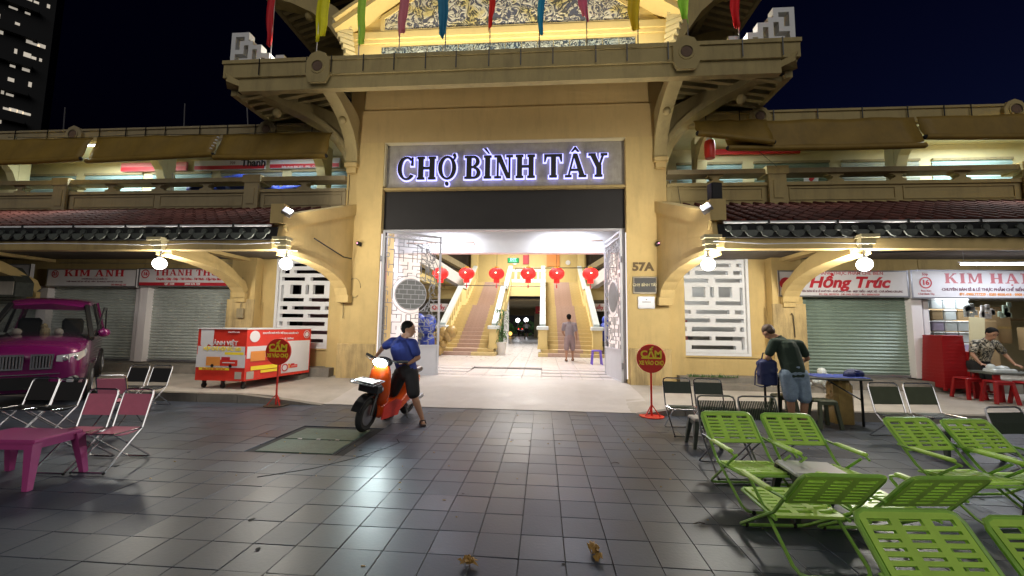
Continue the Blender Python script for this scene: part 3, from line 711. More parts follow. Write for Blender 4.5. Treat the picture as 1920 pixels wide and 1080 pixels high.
for i, (x, zb, c, cn) in enumerate(fl_cols):
    mm = mat('flag_' + cn.replace(' ', '_'), tuple(min(.9, q * 1.35) for q in c), .7, .12, 6)
    t = thing('festival_flag', '%s cloth flag hanging from a thin pole, %s' % (cn, names[i]), 'flag', (x, EY + .06, ZT), 0, 'coloured flags along the gateway parapet')
    t.rotation_euler = (0, rf.uniform(-.02, .02), 0)
    MB().tube([(0, -.02, -.1), (0, -.02, 1.9)], .012, 6).build('pole', 'steel', t)
    zt = 1.75; zl = .47 if i not in (0,) else .36
    zl += rf.uniform(-.08, .10) + (.0 if i != 9 else .1); zl = {0: .36, 1: .40, 2: .28, 3: .42, 4: .40, 5: .48, 6: .34, 7: .58, 8: .36, 9: .46, 10: .32}[i]
    zlo = zl; b = MB(); N = 9; K = 8; ph = rf.uniform(0, 6); W_ = {0: .18, 1: .28, 2: .18, 3: .22, 4: .22, 5: .13, 6: .13, 7: .19, 8: .26, 9: .24, 10: .22}[i]; sd = 1 if i in (1, 2, 3) else (-1 if i in (0, 8, 9, 10) else rf.choice((-1, 1)))
    for a in range(K + 1):
        f = a / K; z = zt - (zt - zlo) * f
        for k in range(N + 1):
            u = k / N; wdt = W_ * (1 - .35 * sm((f - .55) / .45)); zz = z - u * .28 * sin(pi * min(1, f * 1.1)) * .5 + (.16 * u * f if i % 2 else -.12 * u * f * (1 - u) + .10 * abs(u - .5) * f)
            b.v.append((sd * (u * wdt - wdt * .18) + .02 * sin(z * 5 + ph), -.05 + .028 * sin(u * 8 + ph + z * 1.2) * (.4 + f), zz))
    for a in range(K):
        for k in range(N): q = a * (N + 1) + k; b.f.append((q, q + 1, q + N + 2, q + N + 1))
    o = b.build('flag_cloth', mm, t, True); so_ = o.modifiers.new('thick', 'SOLIDIFY'); so_.thickness = .006

# house number, plaques, cameras on the right pier
text('57A', .26, 'bronze_text', gw, (2.295 - CX, -.012, 2.87), ext=.008, off=.012, sx=1.1, name='house_number')
q = thing('dark_name_plaque', 'dark framed stone plaque with gold letters on the right pier', 'plaque', (2.33, YF - .006, 2.45))
MB().bev(-.27, -.03, -.20, .27, 0, .20, .008).build('frame', 'brass', q); MB().box(-.235, -.036, -.165, .235, -.031, .165).build('plate', 'letter', q)
text('CHỢ BÌNH TÂY', .085, 'cream', q, (0, -.038, .0), ext=.002, off=.002, sx=.95)
q = thing('steel_plaque', 'small brushed steel plaque below the dark name plaque', 'plaque', (2.36, YF - .006, 2.05))
MB().bev(-.19, -.02, -.14, .19, 0, .14, .006).build('plate', 'steel', q)
MB().box(-.10, -.023, .0, .10, -.021, .02).box(-.02, -.023, .05, .02, -.021, .08).build('engraving', 'black', q)
for x, z, lb in ((-4.50, 3.42, 'left'), (2.62, 3.40, 'right')):
    q = thing('security_camera', 'small black security camera on the %s pier of the gateway' % lb, 'camera', (x, YF - .006, z), 0, 'security cameras on the gateway piers')
    MB().box(-.03, -.03, -.05, .03, 0, .05).tube([(0, -.03, 0), (0, -.10, -.02)], .012).build('mount', 'black', q)
    MB().ball((0, -.12, 0), .055, 8).build('housing', 'black', q); MB().ball((0, -.165, .0), .02, 6).build('lens', 'e_cam', q)
# ------------------------------------------------------------------ wings
def corr(x0, x1, z0, z1, y, pitch=.075, amp=.012):
    b = MB(); n = int((z1 - z0) / pitch * 4); rows = []
    for i in range(n + 1):
        z = z0 + (z1 - z0) * i / n; yy = y - amp * (sin(2 * pi * i / 4) if True else 0)
        rows.append((yy, z))
    for yy, z in rows: b.v += [(x0, yy, z), (x1, yy, z)]
    for i in range(n): b.f.append((2 * i, 2 * i + 1, 2 * i + 3, 2 * i + 2))
    return b
GRID = [(0.04, .97, .0)]
def lattice(x0, x1, z0, z1, y0, y1):
    rows = [(.035, .075, [(.17, .83)]), (.035, .165, [(.04, .085), (.915, .96)]), (.125, .165, [(.04, .47), (.53, .96)]), (.215, .26, [(.04, .10), (.18, .84), (.90, .96)]),
            (.305, .345, [(.04, .46), (.54, .96)]), (.39, .43, [(.04, .17), (.25, .75), (.83, .96)]), (.48, .52, [(.04, .45), (.55, .96)]), (.48, .66, [(.04, .085), (.915, .96)]),
            (.56, .665, [(.2, .40), (.6, .80), (.47, .53)]), (.71, .75, [(.04, .45), (.55, .96)]), (.79, .83, [(.04, .17), (.25, .75), (.83, .96)]), (.87, .905, [(.04, .12), (.2, .47), (.53, .8), (.88, .96)]), (.94, .97, [(.1, .45), (.55, .9)])]
    xs = sorted({0, 1} | {v for r in rows for h in r[2] for v in h}); zs = sorted({0, 1} | {v for r in rows for v in r[:2]})
    b = MB()
    for j in range(len(zs) - 1):
        zc = (zs[j] + zs[j + 1]) / 2; run = None
        for i in range(len(xs) - 1):
            xc = (xs[i] + xs[i + 1]) / 2
            hole = any(r[0] < zc < r[1] and any(h[0] < xc < h[1] for h in r[2]) for r in rows)
            if not hole:
                if run is None: run = xs[i]
            if (hole or i == len(xs) - 2) and run is not None:
                e = xs[i] if hole else xs[i + 1]
                b.box(x0 + (x1 - x0) * run, y0, z0 + (z1 - z0) * zs[j], x0 + (x1 - x0) * e, y1, z0 + (z1 - z0) * zs[j + 1]); run = None
    return b
YW = 9.8; ZL = .43; XEND = 16.5
def wing(s):
    lb = 'left' if s < 0 else 'right'
    t = thing('market_wing', ('left' if s < 0 else 'right') + ' wing of the yellow market hall, two storeys with shop fronts under a tiled canopy', 'building', (CX, YW, 0), 0, 'wings of the market hall')
    def X(a): return CX + s * a
    def put(b, name, m, smooth=False, parent=None, **k):
        o = b.build(name, m, parent or t, smooth, **k)
        if parent is None: o.location = (-CX, -YW, 0)
        return o
    def bx(a0, y0, z0, a1, y1, z1, b=None):
        p, q = sorted((X(a0), X(a1))); return (b or MB()).box(p, y0, z0, q, y1, z1)
    wallm = 'yellow'
    # lattice bay: wall with opening
    l0, l1 = 4.26, 5.78
    put(bx(4.25, YW, -.1, 6.25, YW + .15, .90), 'bay_wall', wallm)
    put(bx(4.0, YW, -.1, l0, YW + .15, 4.3), 'bay_wall', wallm); put(bx(l1, YW, .902, 6.25, YW + .15, 4.3), 'bay_wall', wallm)
    put(bx(l0, YW, 3.24, l1, YW + .15, 4.3), 'bay_wall', wallm)
    put(bx(4.25, YW - .04, .80, 6.2, YW - .001, .90), 'sill_band', wallm)
    p, q = sorted((X(l0), X(l1)))
    put(lattice(p, q, .902, 3.238, YW + .0, YW + .11), 'lattice_window', 'white')
    fr = bx(l0 - .06, YW - .05, .84, l0, YW - .002, 3.3); bx(l1, YW - .05, .84, l1 + .06, YW - .002, 3.3, fr); bx(l0, YW - .05, .84, l1, YW - .002, .90, fr)
    put(fr, 'window_frame', 'white')
    # room behind the lattice
    rm = 'dark' if s < 0 else 'inwhite'  # darkness of the unlit left room is put into its wall colour
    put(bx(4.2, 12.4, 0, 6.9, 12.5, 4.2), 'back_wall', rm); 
    if s > 0:
        lamp('room_light', 'AREA', (X(5.2) - CX, 1.2, 3.7), 22, (.85, 1, 1), 1.2, t, size_y=.3)
        put(bx(4.3, 12.0, .2, 5.2, 12.3, 1.7), 'stored_goods', 'redfaint'); put(bx(5.3, 11.9, .2, 6.4, 12.3, 1.4), 'stored_goods', 'steel')
        put(MB().lathe([(.001, 0), (.2, 0), (.21, .03)], (X(4.75), 11.6, 2.75), 16, 'y'), 'wall_fan', 'steel')
    else:
        put(bx(4.4, 11.9, .2, 6.4, 12.3, 2.4), 'stored_goods', 'greyprint')
    # pillar with base
    put(bx(6.25, YW - .25, -.1, 6.9, YW + .2, 3.6), 'pillar', wallm)
    put(bx(6.22, YW - .30, -.1, 6.93, YW - .251, 2.05), 'pillar_plinth', 'plinth')
    # shops
    shops = [(6.92, 9.3), (9.62, 12.2), (12.5, 15.0)]
    for i, (a0, a1) in enumerate(shops):
        openshop = (s > 0 and i >= 1)
        m_ = ('shutgreen' if s > 0 else 'shutgrey')
        p, q = sorted((X(a0 + .12), X(a1)))
        if not openshop:
            put(corr(p, q, ZL, 2.36, YW + .04), 'roller_shutter', m_)
            put(bx(a0 + .12, YW + .02, ZL, a1, YW + .06, ZL + .05), 'shutter_foot', 'steel')
        put(bx(a1, YW - .12, ZL, a1 + .22, YW + .15, 2.38), 'shop_pillar', 'inwhite')
        put(bx(a0, YW - .02, ZL, a0 + .12, YW + .12, 2.38), 'jamb', 'inwhite')
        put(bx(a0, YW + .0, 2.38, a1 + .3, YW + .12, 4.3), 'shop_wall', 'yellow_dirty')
    # ledge
    put(bx(4.1, YW - .42, .0, XEND, YW + .2, ZL - .03), 'shop_ledge', 'kerb')
    put(bx(4.6, YW - .80, .0, 6.9 if s > 0 else 6.6, YW - .421, .27), 'lower_step', 'kerb')
    # soffit slab of the canopy, beam, arched arms
    YE = 7.3; ZE = 3.08
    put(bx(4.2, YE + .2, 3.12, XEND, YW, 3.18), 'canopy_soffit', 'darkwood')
    x0_, x1_ = 3.98, XEND
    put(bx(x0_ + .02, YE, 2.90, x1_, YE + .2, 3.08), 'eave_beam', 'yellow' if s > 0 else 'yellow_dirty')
    # gable wall beside the pier (plane at X=3.9)
    poly = [(YF + .22, 4.46), (7.42, 3.52), (7.30, 3.30), (7.2, 3.12), (7.24, 2.92), (7.45, 2.86)] + [(YF - .05 - 1.75 * cos(R(a)) , 2.12 + .78 * sin(R(a))) for a in range(80, -1, -10)][::1]
    lowarc = [(7.45, 2.86)] + [(7.45 + 1.75 * sin(R(a)), 2.20 + .66 * cos(R(a))) for a in range(15, 91, 15)]
    poly = [(YF + .22, 4.46), (7.42, 3.56), (7.30, 3.42), (7.24, 3.12), (7.28, 2.92)] + lowarc + [(YF - .18, 2.02), (YF + .22, 2.02)]
    xb = X(3.905) if s > 0 else X(4.105)
    xb = CX + s * 5.43 - .10; uy_ = (-s * .178, 1, 0)
    put(MB().prism(poly, (xb, 0, 0), uy_, (0, 0, 1), (1, 0, 0), .20), 'gable_wall', wallm)
    tl = [(YF + .22, 4.52), (7.40, 3.62), (7.26, 3.46)]; t2 = [(YF + .22, 4.26), (7.46, 3.38), (7.36, 3.26)]
    put(MB().strip(tl, t2, (xb - .04, 0, 0), uy_, (0, 0, 1), (1, 0, 0), .28), 'gable_coping', wallm)
    ed = [(y, z - .05) for y, z in lowarc]; e2 = [(y + .02, z + .05) for y, z in lowarc]
    put(MB().strip(ed, e2, (xb - .05, 0, 0), uy_, (0, 0, 1), (1, 0, 0), .30), 'arch_moulding', wallm)
    put(bx(3.62, YF - .20, 1.98, 3.92, YF - .002, 2.16), 'arch_foot', wallm)
    put(bx(3.98, 7.20, 3.40, 4.25, 7.36, 3.78), 'end_post', wallm)
    def arm(a, name='arched_arm', m__=wallm):
        low = [(7.36, 2.86)] + [(7.36 + 2.05 * sin(R(k)), 2.14 + .70 * cos(R(k))) for k in range(10, 91, 10)] ; tp = [(7.30, 3.06), (7.6, 3.07), (7.9, 3.08), (8.2, 3.02), (8.5, 2.96), (8.75, 2.88), (9.0, 2.76), (9.2, 2.62), (9.45, 2.5), (9.55, 2.3)]
        put(MB().strip(low, tp, (X(a) - .13, 0, 0), (0, 1, 0), (0, 0, 1), (1, 0, 0), .26), name, m__)
        put(MB().strip([(y, z - .05) for y, z in low], [(y, z + .06) for y, z in low], (X(a) - .17, 0, 0), (0, 1, 0), (0, 0, 1), (1, 0, 0), .34), 'arch_moulding', m__)
        put(MB().box(X(a) - .13, YW - .35, 1.98, X(a) + .13, YW - .252, 2.2), 'arch_foot', m__)
        put(MB().bar((X(a), 7.6, 3.07), (X(a), YW, 3.07), .24, .08), 'cross_beam', m__)
    arm(6.56)
    arm(12.35)
    for a in (3.98, 6.56):   # scroll-like white corbels at the beam
        put(MB().box(X(a) - .15, 7.12, 3.06, X(a) + .15, 7.298, 3.12).box(X(a) - .12, 7.17, 2.96, X(a) + .12, 7.298, 3.058).box(X(a) - .09, 7.21, 2.88, X(a) + .09, 7.298, 2.958), 'corbel', 'cream')
    # tiled canopy roof
    za, zb_ = 3.36, 4.34; ya, yb = 7.22, YF - .02
    p, q = sorted((X(4.12), X(XEND)))
    put(MB().add([(p, ya, za - .02), (q, ya, za - .02), (q, yb, zb_ - .02), (p, yb, zb_ - .02)], [(0, 1, 2, 3)]), 'roof_deck', 'roof')
    put(MB().box(p, ya + .02, 3.09, q, ya + .08, za - .03), 'eave_board', 'dark')
    L = math.hypot(yb - ya, zb_ - za); sl_ = math.atan2(zb_ - za, yb - ya)
    mb = MB()
    for k in range(8):
        y0 = k * L / 8; r0, r1 = .066, .054
        v = []; n = 6
        for (yy, rr) in ((y0, r0), (y0 + L / 8 - .004, r1)):
            for i in range(n + 1): a = pi * i / n; v.append((rr * cos(a), yy, rr * sin(a) * .9))
        mb.add(v, [(i, i + 1, n + 2 + i, n + 1 + i) for i in range(n)] + [tuple(range(n, -1, -1))])
    rm_ = mb.mesh('tile_row'); rm_.materials.append(M['roof'])
    cm = MB().lathe([(.0001, -.02), (.045, -.02), (.055, -.01), (.055, .02)], (0, 0, .055), 12, 'y')
    cm = cm.mesh('eave_cap'); cm.materials.append(M['cap'])
    dm = MB().prism([(-.105, .02), (.105, .02), (.11, -.01), (.07, -.075), (0, -.105), (-.07, -.075), (-.11, -.01)], (0, -.012, 0), (1, 0, 0), (0, 0, 1), (0, 1, 0), .025).mesh('drip_tile'); dm.materials.append(M['cap'])
    a = 4.28; rr = random.Random(9)
    while a < XEND - .3:
        o = bpy.data.objects.new('tile_row', rm_); COL.objects.link(o); o.parent = t; o.location = (s * a, ya - YW, za); o.rotation_euler = (sl_, 0, 0)
        if a < 13.5:
            o = bpy.data.objects.new('eave_cap', cm); COL.objects.link(o); o.parent = t; o.location = (s * a, 7.19 - YW, 3.185 + rr.uniform(-.006, .006)); o.rotation_euler = (rr.uniform(-.1, .1), rr.uniform(-.1, .1), 0)
            o = bpy.data.objects.new('drip_tile', dm); COL.objects.link(o); o.parent = t; o.location = (s * (a + .13), 7.20 - YW, 3.19); o.rotation_euler = (rr.uniform(-.1, .05), rr.uniform(-.04, .04), 0)
        a += .26
    gt = bx(4.16, 7.09, 3.315, XEND, 7.13, 3.345); put(gt, 'gutter_pipe', 'white')
    a = 4.9
    while a < 14: put(bx(a - .015, 7.075, 3.30, a + .015, 7.14, 3.365), 'pipe_clip', 'black'); a += 1.12
    # balcony: parapet, rail, posts and balusters
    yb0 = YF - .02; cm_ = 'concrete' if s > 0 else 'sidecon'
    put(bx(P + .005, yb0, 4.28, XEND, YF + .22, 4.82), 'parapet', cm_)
    put(bx(P + .006, yb0 - .05, 4.27, XEND, yb0 - .001, 4.36), 'parapet_base_moulding', cm_)
    put(bx(P + .006, yb0 - .04, 4.76, XEND, yb0 - .001, 4.84), 'parapet_top_moulding', cm_)
    put(bx(P + .006, yb0 - .07, 5.04, XEND, YF + .26, 5.15), 'handrail', 'sidecon')
    put(bx(P + .02, YF + .25, 4.2, XEND, 10.8, 4.3), 'gallery_floor', 'sidecon')
    posts = [6.33, 11.65]
    for a in posts:
        b = bx(a - .19, yb0 - .11, 4.28, a + .19, yb0 - .051, 5.0); bx(a - .24, yb0 - .13, 5.0, a + .24, YF + .28, 5.19, b)
        put(b, 'balcony_post', cm_)
        put(bx(a - .10, yb0 - .13, 4.44, a + .10, yb0 - .111, 4.86), 'post_panel', cm_)
        put(MB().prism([(-.24, 0), (-.16, .05), (-.10, .13), (-.16, .18), (.16, .18), (.10, .13), (.16, .05), (.24, 0)], (X(a), yb0 - .06, 4.84), (1, 0, 0), (0, 0, 1), (0, 1, 0), .25), 'post_cap', cm_)
    bal = [(-.17, 0), (-.17, .05), (-.10, .06), (-.055, .105), (-.10, .15), (-.17, .16), (-.17, .2), (.17, .2), (.17, .16), (.10, .15), (.055, .105), (.10, .06), (.17, .05), (.17, 0)]
    for a in (5.02, 7.66, 8.99, 10.32, 12.98, 14.3):
        put(MB().prism(bal, (X(a), yb0, 4.84), (1, 0, 0), (0, 0, 1), (0, 1, 0), .18), 'baluster', cm_)
    for a0, a1 in ((P + .1, 6.05), (6.62, 8.9), (9.05, 11.35), (11.95, 15.5)):
        b = bx(a0, yb0 - .02, 4.42, a1, yb0 - .001, 4.45); bx(a0, yb0 - .02, 4.69, a1, yb0 - .001, 4.72, b); bx(a0, yb0 - .02, 4.452, a0 + .03, yb0 - .001, 4.688, b); bx(a1 - .03, yb0 - .02, 4.452, a1, yb0 - .001, 4.688, b)
        put(b, 'panel_moulding', cm_)
    # upper storey: fascia, medallions, soffit, back wall with shutters
    FY = 9.2
    put(bx(4.35, FY, 6.14, XEND, FY + .15, 6.42), 'upper_fascia', cm_)
    put(bx(4.35, FY - .03, 6.42, XEND, FY + .2, 6.47), 'upper_coping', cm_)
    put(bx(4.1, FY + .151, 6.28, XEND, 10.8, 6.34), 'gallery_ceiling', 'cream')
    put(bx(4.35, FY + .2, 6.35, XEND, 13.0, 6.40), 'flat_roof', 'sidecon')
    for a in (5.93, 11.25):
        x = X(a); pl = [(-.23, 0), (-.23, .22), (-.14, .36), (0, .42), (.14, .36), (.23, .22), (.23, 0)]
        put(MB().prism(pl, (x, FY - .08, 6.13), (1, 0, 0), (0, 0, 1), (0, 1, 0), .08), 'medallion', cm_)
        put(MB().lathe([(.0001, -.095), (.10, -.095), (.105, -.08)], (x, FY, 6.31), 16, 'y'), 'rosette', 'rosette')
        put(MB().lathe([(.12, -.10), (.145, -.10), (.15, -.08), (.12, -.08)], (x, FY, 6.31), 16, 'y'), 'ring', cm_)
    a = 4.75
    rr = random.Random(11 + s)
    while a < 14.5: put(bx(a - .009, FY - .045, 6.16, a + .009, FY - .031, 6.475), 'strap', 'black'); a += rr.choice((.55, .75, .95))
    YB = 10.8; ZS = 5.85
    put(bx(4.0, YB, 4.3, XEND, YB + .1, 6.28), 'upper_back_wall', 'cream')
    for a0, a1, m2 in ((4.6, 6.3, 'shutcyan'), (6.6, 8.5, 'shutgreen' if s > 0 else 'shutgrey'), (8.8, 10.7, 'shutgrey' if s > 0 else 'shutcyan'), (11.0, 12.9, 'shutcyan'), (13.2, 15.2, 'shutcyan')):
        p, q = sorted((X(a0), X(a1))); put(corr(p, q, 4.3, ZS, YB - .02, .09, .016), 'upper_shutter', m2)
        put(bx(a0, YB - .06, ZS, a1, YB - .001, ZS + .06), 'shutter_box', 'sidecon')
    for a in (4.95, 9.6, 14.2):
        put(bx(a - .13, 10.05, 4.3, a + .13, 10.3, 6.28), 'gallery_column', 'cream')
        low = [(9.36, 6.02), (9.55, 5.98), (9.75, 5.86), (9.92, 5.66), (10.02, 5.4), (10.05, 5.1)]; tp = [(9.36, 6.1), (9.6, 6.1), (9.8, 6.1), (9.95, 6.1), (10.04, 6.1), (10.05, 6.1)]
        put(MB().strip(low, tp, (X(a) - .12, 0, 0), (0, 1, 0), (0, 0, 1), (1, 0, 0), .24), 'gallery_bracket', 'cream')
    # far end wall
    put(bx(XEND, 7.3, 0, XEND + .3, 13, 6.2), 'end_wall', 'yellow_dirty')
    return t
WL = wing(-1); WR = wing(1)
# ------------------------------------------------------------------ globe lamps under the canopy
LPOS = [(-7.62, 'outer lamp on the left, before the grey shutters', 85), (-4.98, 'lamp beside the left pier, before the dark lattice window', 150), (2.93, 'lamp beside the right pier, before the bright lattice window', 150), (5.55, 'outer lamp on the right, before the green shutter', 165)]
for x, lb, e in LPOS:
    t = thing('globe_lamp', 'round lit white globe, ' + lb, 'lamp', (x, 7.32, 2.62), 0, 'lit globe lamps under the canopy eaves')
    g_ = MB().ball((0, 0, 0), .115, 12).build('globe', 'e_globe', t, True)
    g_.visible_shadow = False
    MB().lathe([(.02, .10), (.045, .105), (.045, .14), (.02, .16), (.012, .26)], n=12).build('lamp_cap', 'steel', t, True)
    MB().tube([(0, 0, .2), (.06, .0, .27), (.2, .02, .26)], .008).build('cable', 'white', t)
    lamp('globe_light', 'POINT', (0, 0, 0), e, (1, .93, .80), .115, t)
for s, nm in ((-1, 'left'), (1, 'right')):
    t = thing('floodlight', 'grey floodlight with white face clamped to the %s canopy end, aimed at the entrance' % nm, 'floodlight', (CX + s * 3.93, 7.24, 3.62), 0, 'floodlights on the canopy ends')
    h_ = MB().bev(-.09, -.05, -.07, .09, .05, .07, .012).build('housing', 'steel', t); h_.rotation_euler = (R(-25), R(-s * 28), R(-s * 25))
    f = MB().box(-.075, -.056, -.055, .075, -.051, .055).build('face', 'e_flood', h_)
    MB().tube([(0, .03, 0), (s * .08, .05, -.02), (s * .12, .04, -.08)], .012).build('arm', 'black', t)
    q = lamp('flood_beam', 'SPOT', (-s * .06, -.10, .06), 140, (1, .90, .74), .07, t, spot=R(130)); q.rotation_euler = Vector((-s * 2.6, 2.6, 1.2)).to_track_quat('-Z', 'Y').to_euler()
t = thing('loudspeaker', 'black box loudspeaker standing on the right canopy end post', 'loudspeaker', (CX + 4.10, 7.28, 3.785), .15)
MB().bev(-.10, -.08, 0, .10, .09, .30, .015).build('cabinet', 'blackpl', t); MB().box(-.085, -.086, .02, .085, -.081, .28).build('grille', 'black', t)
c = MB().tube([(-4.66, 9.30, 3.05), (-4.70, 9.0, 3.04), (-4.76, 8.4, 3.16), (-4.82, 7.95, 3.26)], .016, 5)
tag(c.build('conduit', 'black'), 'thin black rod slanting across the side of the left canopy gable', 'rod')
for s, nm, pts in ((-1, 'left', [(-4.98, 7.10, 3.0), (-5.8, 7.12, 2.97), (-6.8, 7.12, 2.99), (-7.6, 7.12, 2.96), (-8.6, 7.13, 2.98), (-9.8, 7.13, 3.0), (-11.5, 7.13, 2.99)]), (1, 'right', [(2.95, 7.1, 3.0), (3.8, 7.12, 2.95), (4.7, 7.12, 2.965), (5.5, 7.12, 2.95)])):
    tag(MB().tube(pts, .010, 5).build('lamp_cable', 'white'), 'pale electric cable sagging along the %s canopy beam between the globe lamps' % nm, 'cable')

# gallery lights (fluorescent battens on the upper floor)
for x, s_, e in ((CX - 11.3, 1, 190), (CX - 5.9, 1, 50), (CX + 5.6, 1, 45), (CX + 11.6, 1, 190)):
    t = thing('batten_light', 'fluorescent batten on the ceiling of the upper gallery, %s' % {CX - 11.3: 'far left', CX - 5.9: 'above the blue tarpaulin', CX + 5.6: 'near the right pier', CX + 11.6: 'far right'}[x], 'light', (x, 9.55, 6.25), 0, 'battens under the gallery ceiling')
    MB().box(-.6, -.03, -.03, .6, .03, 0).build('housing', 'white', t); MB().tube([(-.58, 0, -.05), (.58, 0, -.05)], .016).build('tube', 'e_tube', t)
    lamp('batten_glow', 'AREA', (0, 0, -.08), e, (.88, 1, .98), 1.1, t, size_y=.1)

# rolled golden awnings below the upper fascia
def awning(x0, x1, z0, z1, y0, y1, lbl, tilt=0, sag=0):
    t = thing('rolled_awning', lbl, 'awning', ((x0 + x1) / 2, y0, 0), 0, 'golden canvas awnings under the upper roof')
    h = (x1 - x0) / 2; b = MB(); N = 14; K = 7
    for j in range(K + 1):
        f = j / K
        for i in range(N + 1):
            u = i / N; x = -h + 2 * h * u
            b.v.append((x + .02 * sin(7 * f + u * 9), (y1 - y0) * f + .015 * sin(u * 22 + f * 3), z0 + (z1 - z0) * f + tilt * (u - .5) * f - sag * sin(pi * u) * f + .01 * sin(u * 17)))
    for j in range(K):
        for i in range(N): q = j * (N + 1) + i; b.f.append((q, q + 1, q + N + 2, q + N + 1))
    o = b.build('canvas', 'gold', t, True); md = o.modifiers.new('thick', 'SOLIDIFY'); md.thickness = .012
    pts = [(-h + 2 * h * i / 10, y1 - y0 - .01, z1 + tilt * (i / 10 - .5) - sag * sin(pi * i / 10) - .03) for i in range(11)]
    MB().tube(pts, .062, 10).build('roll', 'gold', t, True)
    MB().ball(pts[0], .05, 6).ball(pts[-1], .05, 6).build('roll_end', 'dark', t)
awning(-14.9, -11.62, 6.18, 5.52, 9.06, 8.86, 'long golden awning roll at the far left of the upper gallery', .05, .03)
awning(-11.5, -8.12, 6.18, 5.55, 9.06, 8.90, 'golden awning roll between two medallions on the left gallery', .10, .0)
awning(-8.05, -5.20, 6.16, 5.50, 9.06, 8.86, 'golden awning roll nearest the gateway on the left, torn at its left end', -.02, .02)
awning(3.37, 4.95, 6.16, 5.66, 8.98, 8.75, 'short slanting golden awning roll beside the right corner bracket', -.24)
awning(4.05, 8.08, 6.16, 5.46, 9.05, 8.86, 'wide golden awning roll on the right gallery before the green shutters', -.03, .02)
awning(8.14, 12.4, 6.16, 5.62, 9.05, 8.9, 'golden awning roll at the far right of the upper gallery', -.06, .02)
t = thing('torn_lining', 'white torn edge of lining showing in the split of the left awning', 'torn cloth', (-8.08, 8.84, 5.7)); q = MB()
for k in range(5): q.ball((.04 * k - .05, 0, .07 * k), .035, 5, rz=.6)
q.build('rag', 'white', t)

# things on the balcony
b = MB(); rr = random.Random(4)
for k in range(26):
    x = rr.uniform(0, 2.55); b.ball((x, rr.uniform(-.05, .3), .18 + .22 * sin(pi * min(1, x / 2.3)) * rr.random()), rr.uniform(.13, .24), 7, rx=1.8, rz=.8, rot=Matrix.Rotation(rr.uniform(-.5, .5), 3, 'Y'))
o = b.build('tarpaulin_bundle', 'blue', None, True); o.location = (-9.3, 9.9, 4.88); tag(o, 'crumpled blue tarpaulin bundle lying behind the left balcony rail', 'tarpaulin')
for x, y, z, w_, h_, lb, m1 in ((-9.2, 10.7, 6.06, 2.2, .28, 'upper gallery sign with faded red band above the pale shutters on the left', 'panelwhite'), (-6.9, 10.7, 6.07, 2.1, .28, 'red banded upper gallery sign above the blue tarpaulin', 'panelwhite'), (-11.6, 10.7, 6.05, 2.1, .26, 'pink upper gallery sign left of the gallery column', 'redfaint'), (5.6, 10.7, 6.16, 2.2, .14, 'narrow red and white upper gallery sign on the right', 'red')):
    t = thing('gallery_sign', lb, 'sign', (x, y, z), 0, 'shop signs of the upper gallery'); MB().box(-w_ / 2, -.03, -h_ / 2, w_ / 2, .03, h_ / 2).build('board', m1, t)
    MB().box(-w_ / 2 + .01, -.036, -h_ / 2 + .01, w_ / 2 - .01, -.031, -h_ / 2 + .12).build('red_band', 'redprint', t)
t = bpy.data.objects['gallery_sign']; text('Thanh', .30, 'black', t, (.75, -.036, .04), name='lettering', off=.01); text('709', .12, 'greyprint', t, (.1, -.036, .05))
t = bpy.data.objects['gallery_sign.001']; text('Điện thoại: 028 3855 · 0903 · Chợ Bình Tây', .075, 'white', t, (0, -.042, -.11))
for x, z, lb in ((-10.6, 5.35, 'white paper banner hanging by the left gallery column'), (7.02 - .4, 5.1, 'white paper banner with red emblem hanging on the right gallery')):
    t = thing('paper_banner', lb, 'banner', (x, 10.2, z)); MB().box(-.17, -.004, -.55, .17, .004, .3).build('sheet', 'white', t); MB().prism([(-.06, .1), (0, .02), (.08, .12), (.02, .2)], (0, -.008, 0), (1, 0, 0), (0, 0, 1), (0, 1, 0), .003).build('emblem', 'redprint', t)
t = thing('hanging_lantern', 'cylindrical red paper lantern with white ends under the right gallery roof', 'lantern', (3.72, 9.0, 5.48)); MB().lathe([(.001, -.2), (.10, -.2), (.115, -.1), (.115, .12), (.1, .2), (.001, .2)], n=14).build('drum', 'red', t, True)
MB().lathe([(.001, .2), (.085, .2), (.07, .27), (.001, .28)], n=12).build('top', 'white', t, True); MB().tube([(0, 0, .27), (0, .05, .65)], .004).build('string', 'black', t)
t = thing('wall_fan', 'white fan head behind the balcony rail beside the right pier', 'fan', (3.12, 9.95, 5.25)); MB().lathe([(.001, -.04), (.12, -.03), (.14, 0), (.12, .03), (.001, .04)], (0, 0, 0), 14, 'y').build('head', 'white', t, True); MB().tube([(0, 0, -.1), (.05, 0, -.6)], .015).build('stem', 'steel', t)
for x, w_, h_, lb, m1 in ((3.15, .22, .2, 'small white box on the floor of the right balcony', 'white'), (3.75, .5, .2, 'black plastic crate behind the right balcony parapet', 'black'), (7.6, 1.3, .35, 'dark covered goods behind the right balcony parapet', 'tarp'), (5.6, .6, .32, 'grey striped cloth bundle behind the right balcony parapet', 'shutgrey')):
    t = thing('stored_box', lb, 'box', (x, 9.95, 4.66)); MB().bev(-w_ / 2, -.15, -.05, w_ / 2, .15, h_, .03).build('body', m1, t); MB().box(-w_ / 2 + .02, -.155, h_ * .5, w_ / 2 - .02, -.151, h_ * .6).build('edge_band', 'steel', t)
for x, tl in ((-15.1, -.05), (-11.0, -.06), (-8.85, -.12)):
    t = thing('thin_mast', 'thin grey pole rising from the left roof, %s' % {-15.1: 'far left', -11.0: 'above the left medallions', -8.85: 'leaning, nearest the gateway roof'}[x], 'pole', (x, 11.0, 6.3), 0, 'thin poles on the left roof'); o = MB().tube([(0, 0, 0), (0, 0, 1.9)], .016, 5).build('pole', 'steel', t); t.rotation_euler = (0, tl, 0)
b = MB(); K = 30
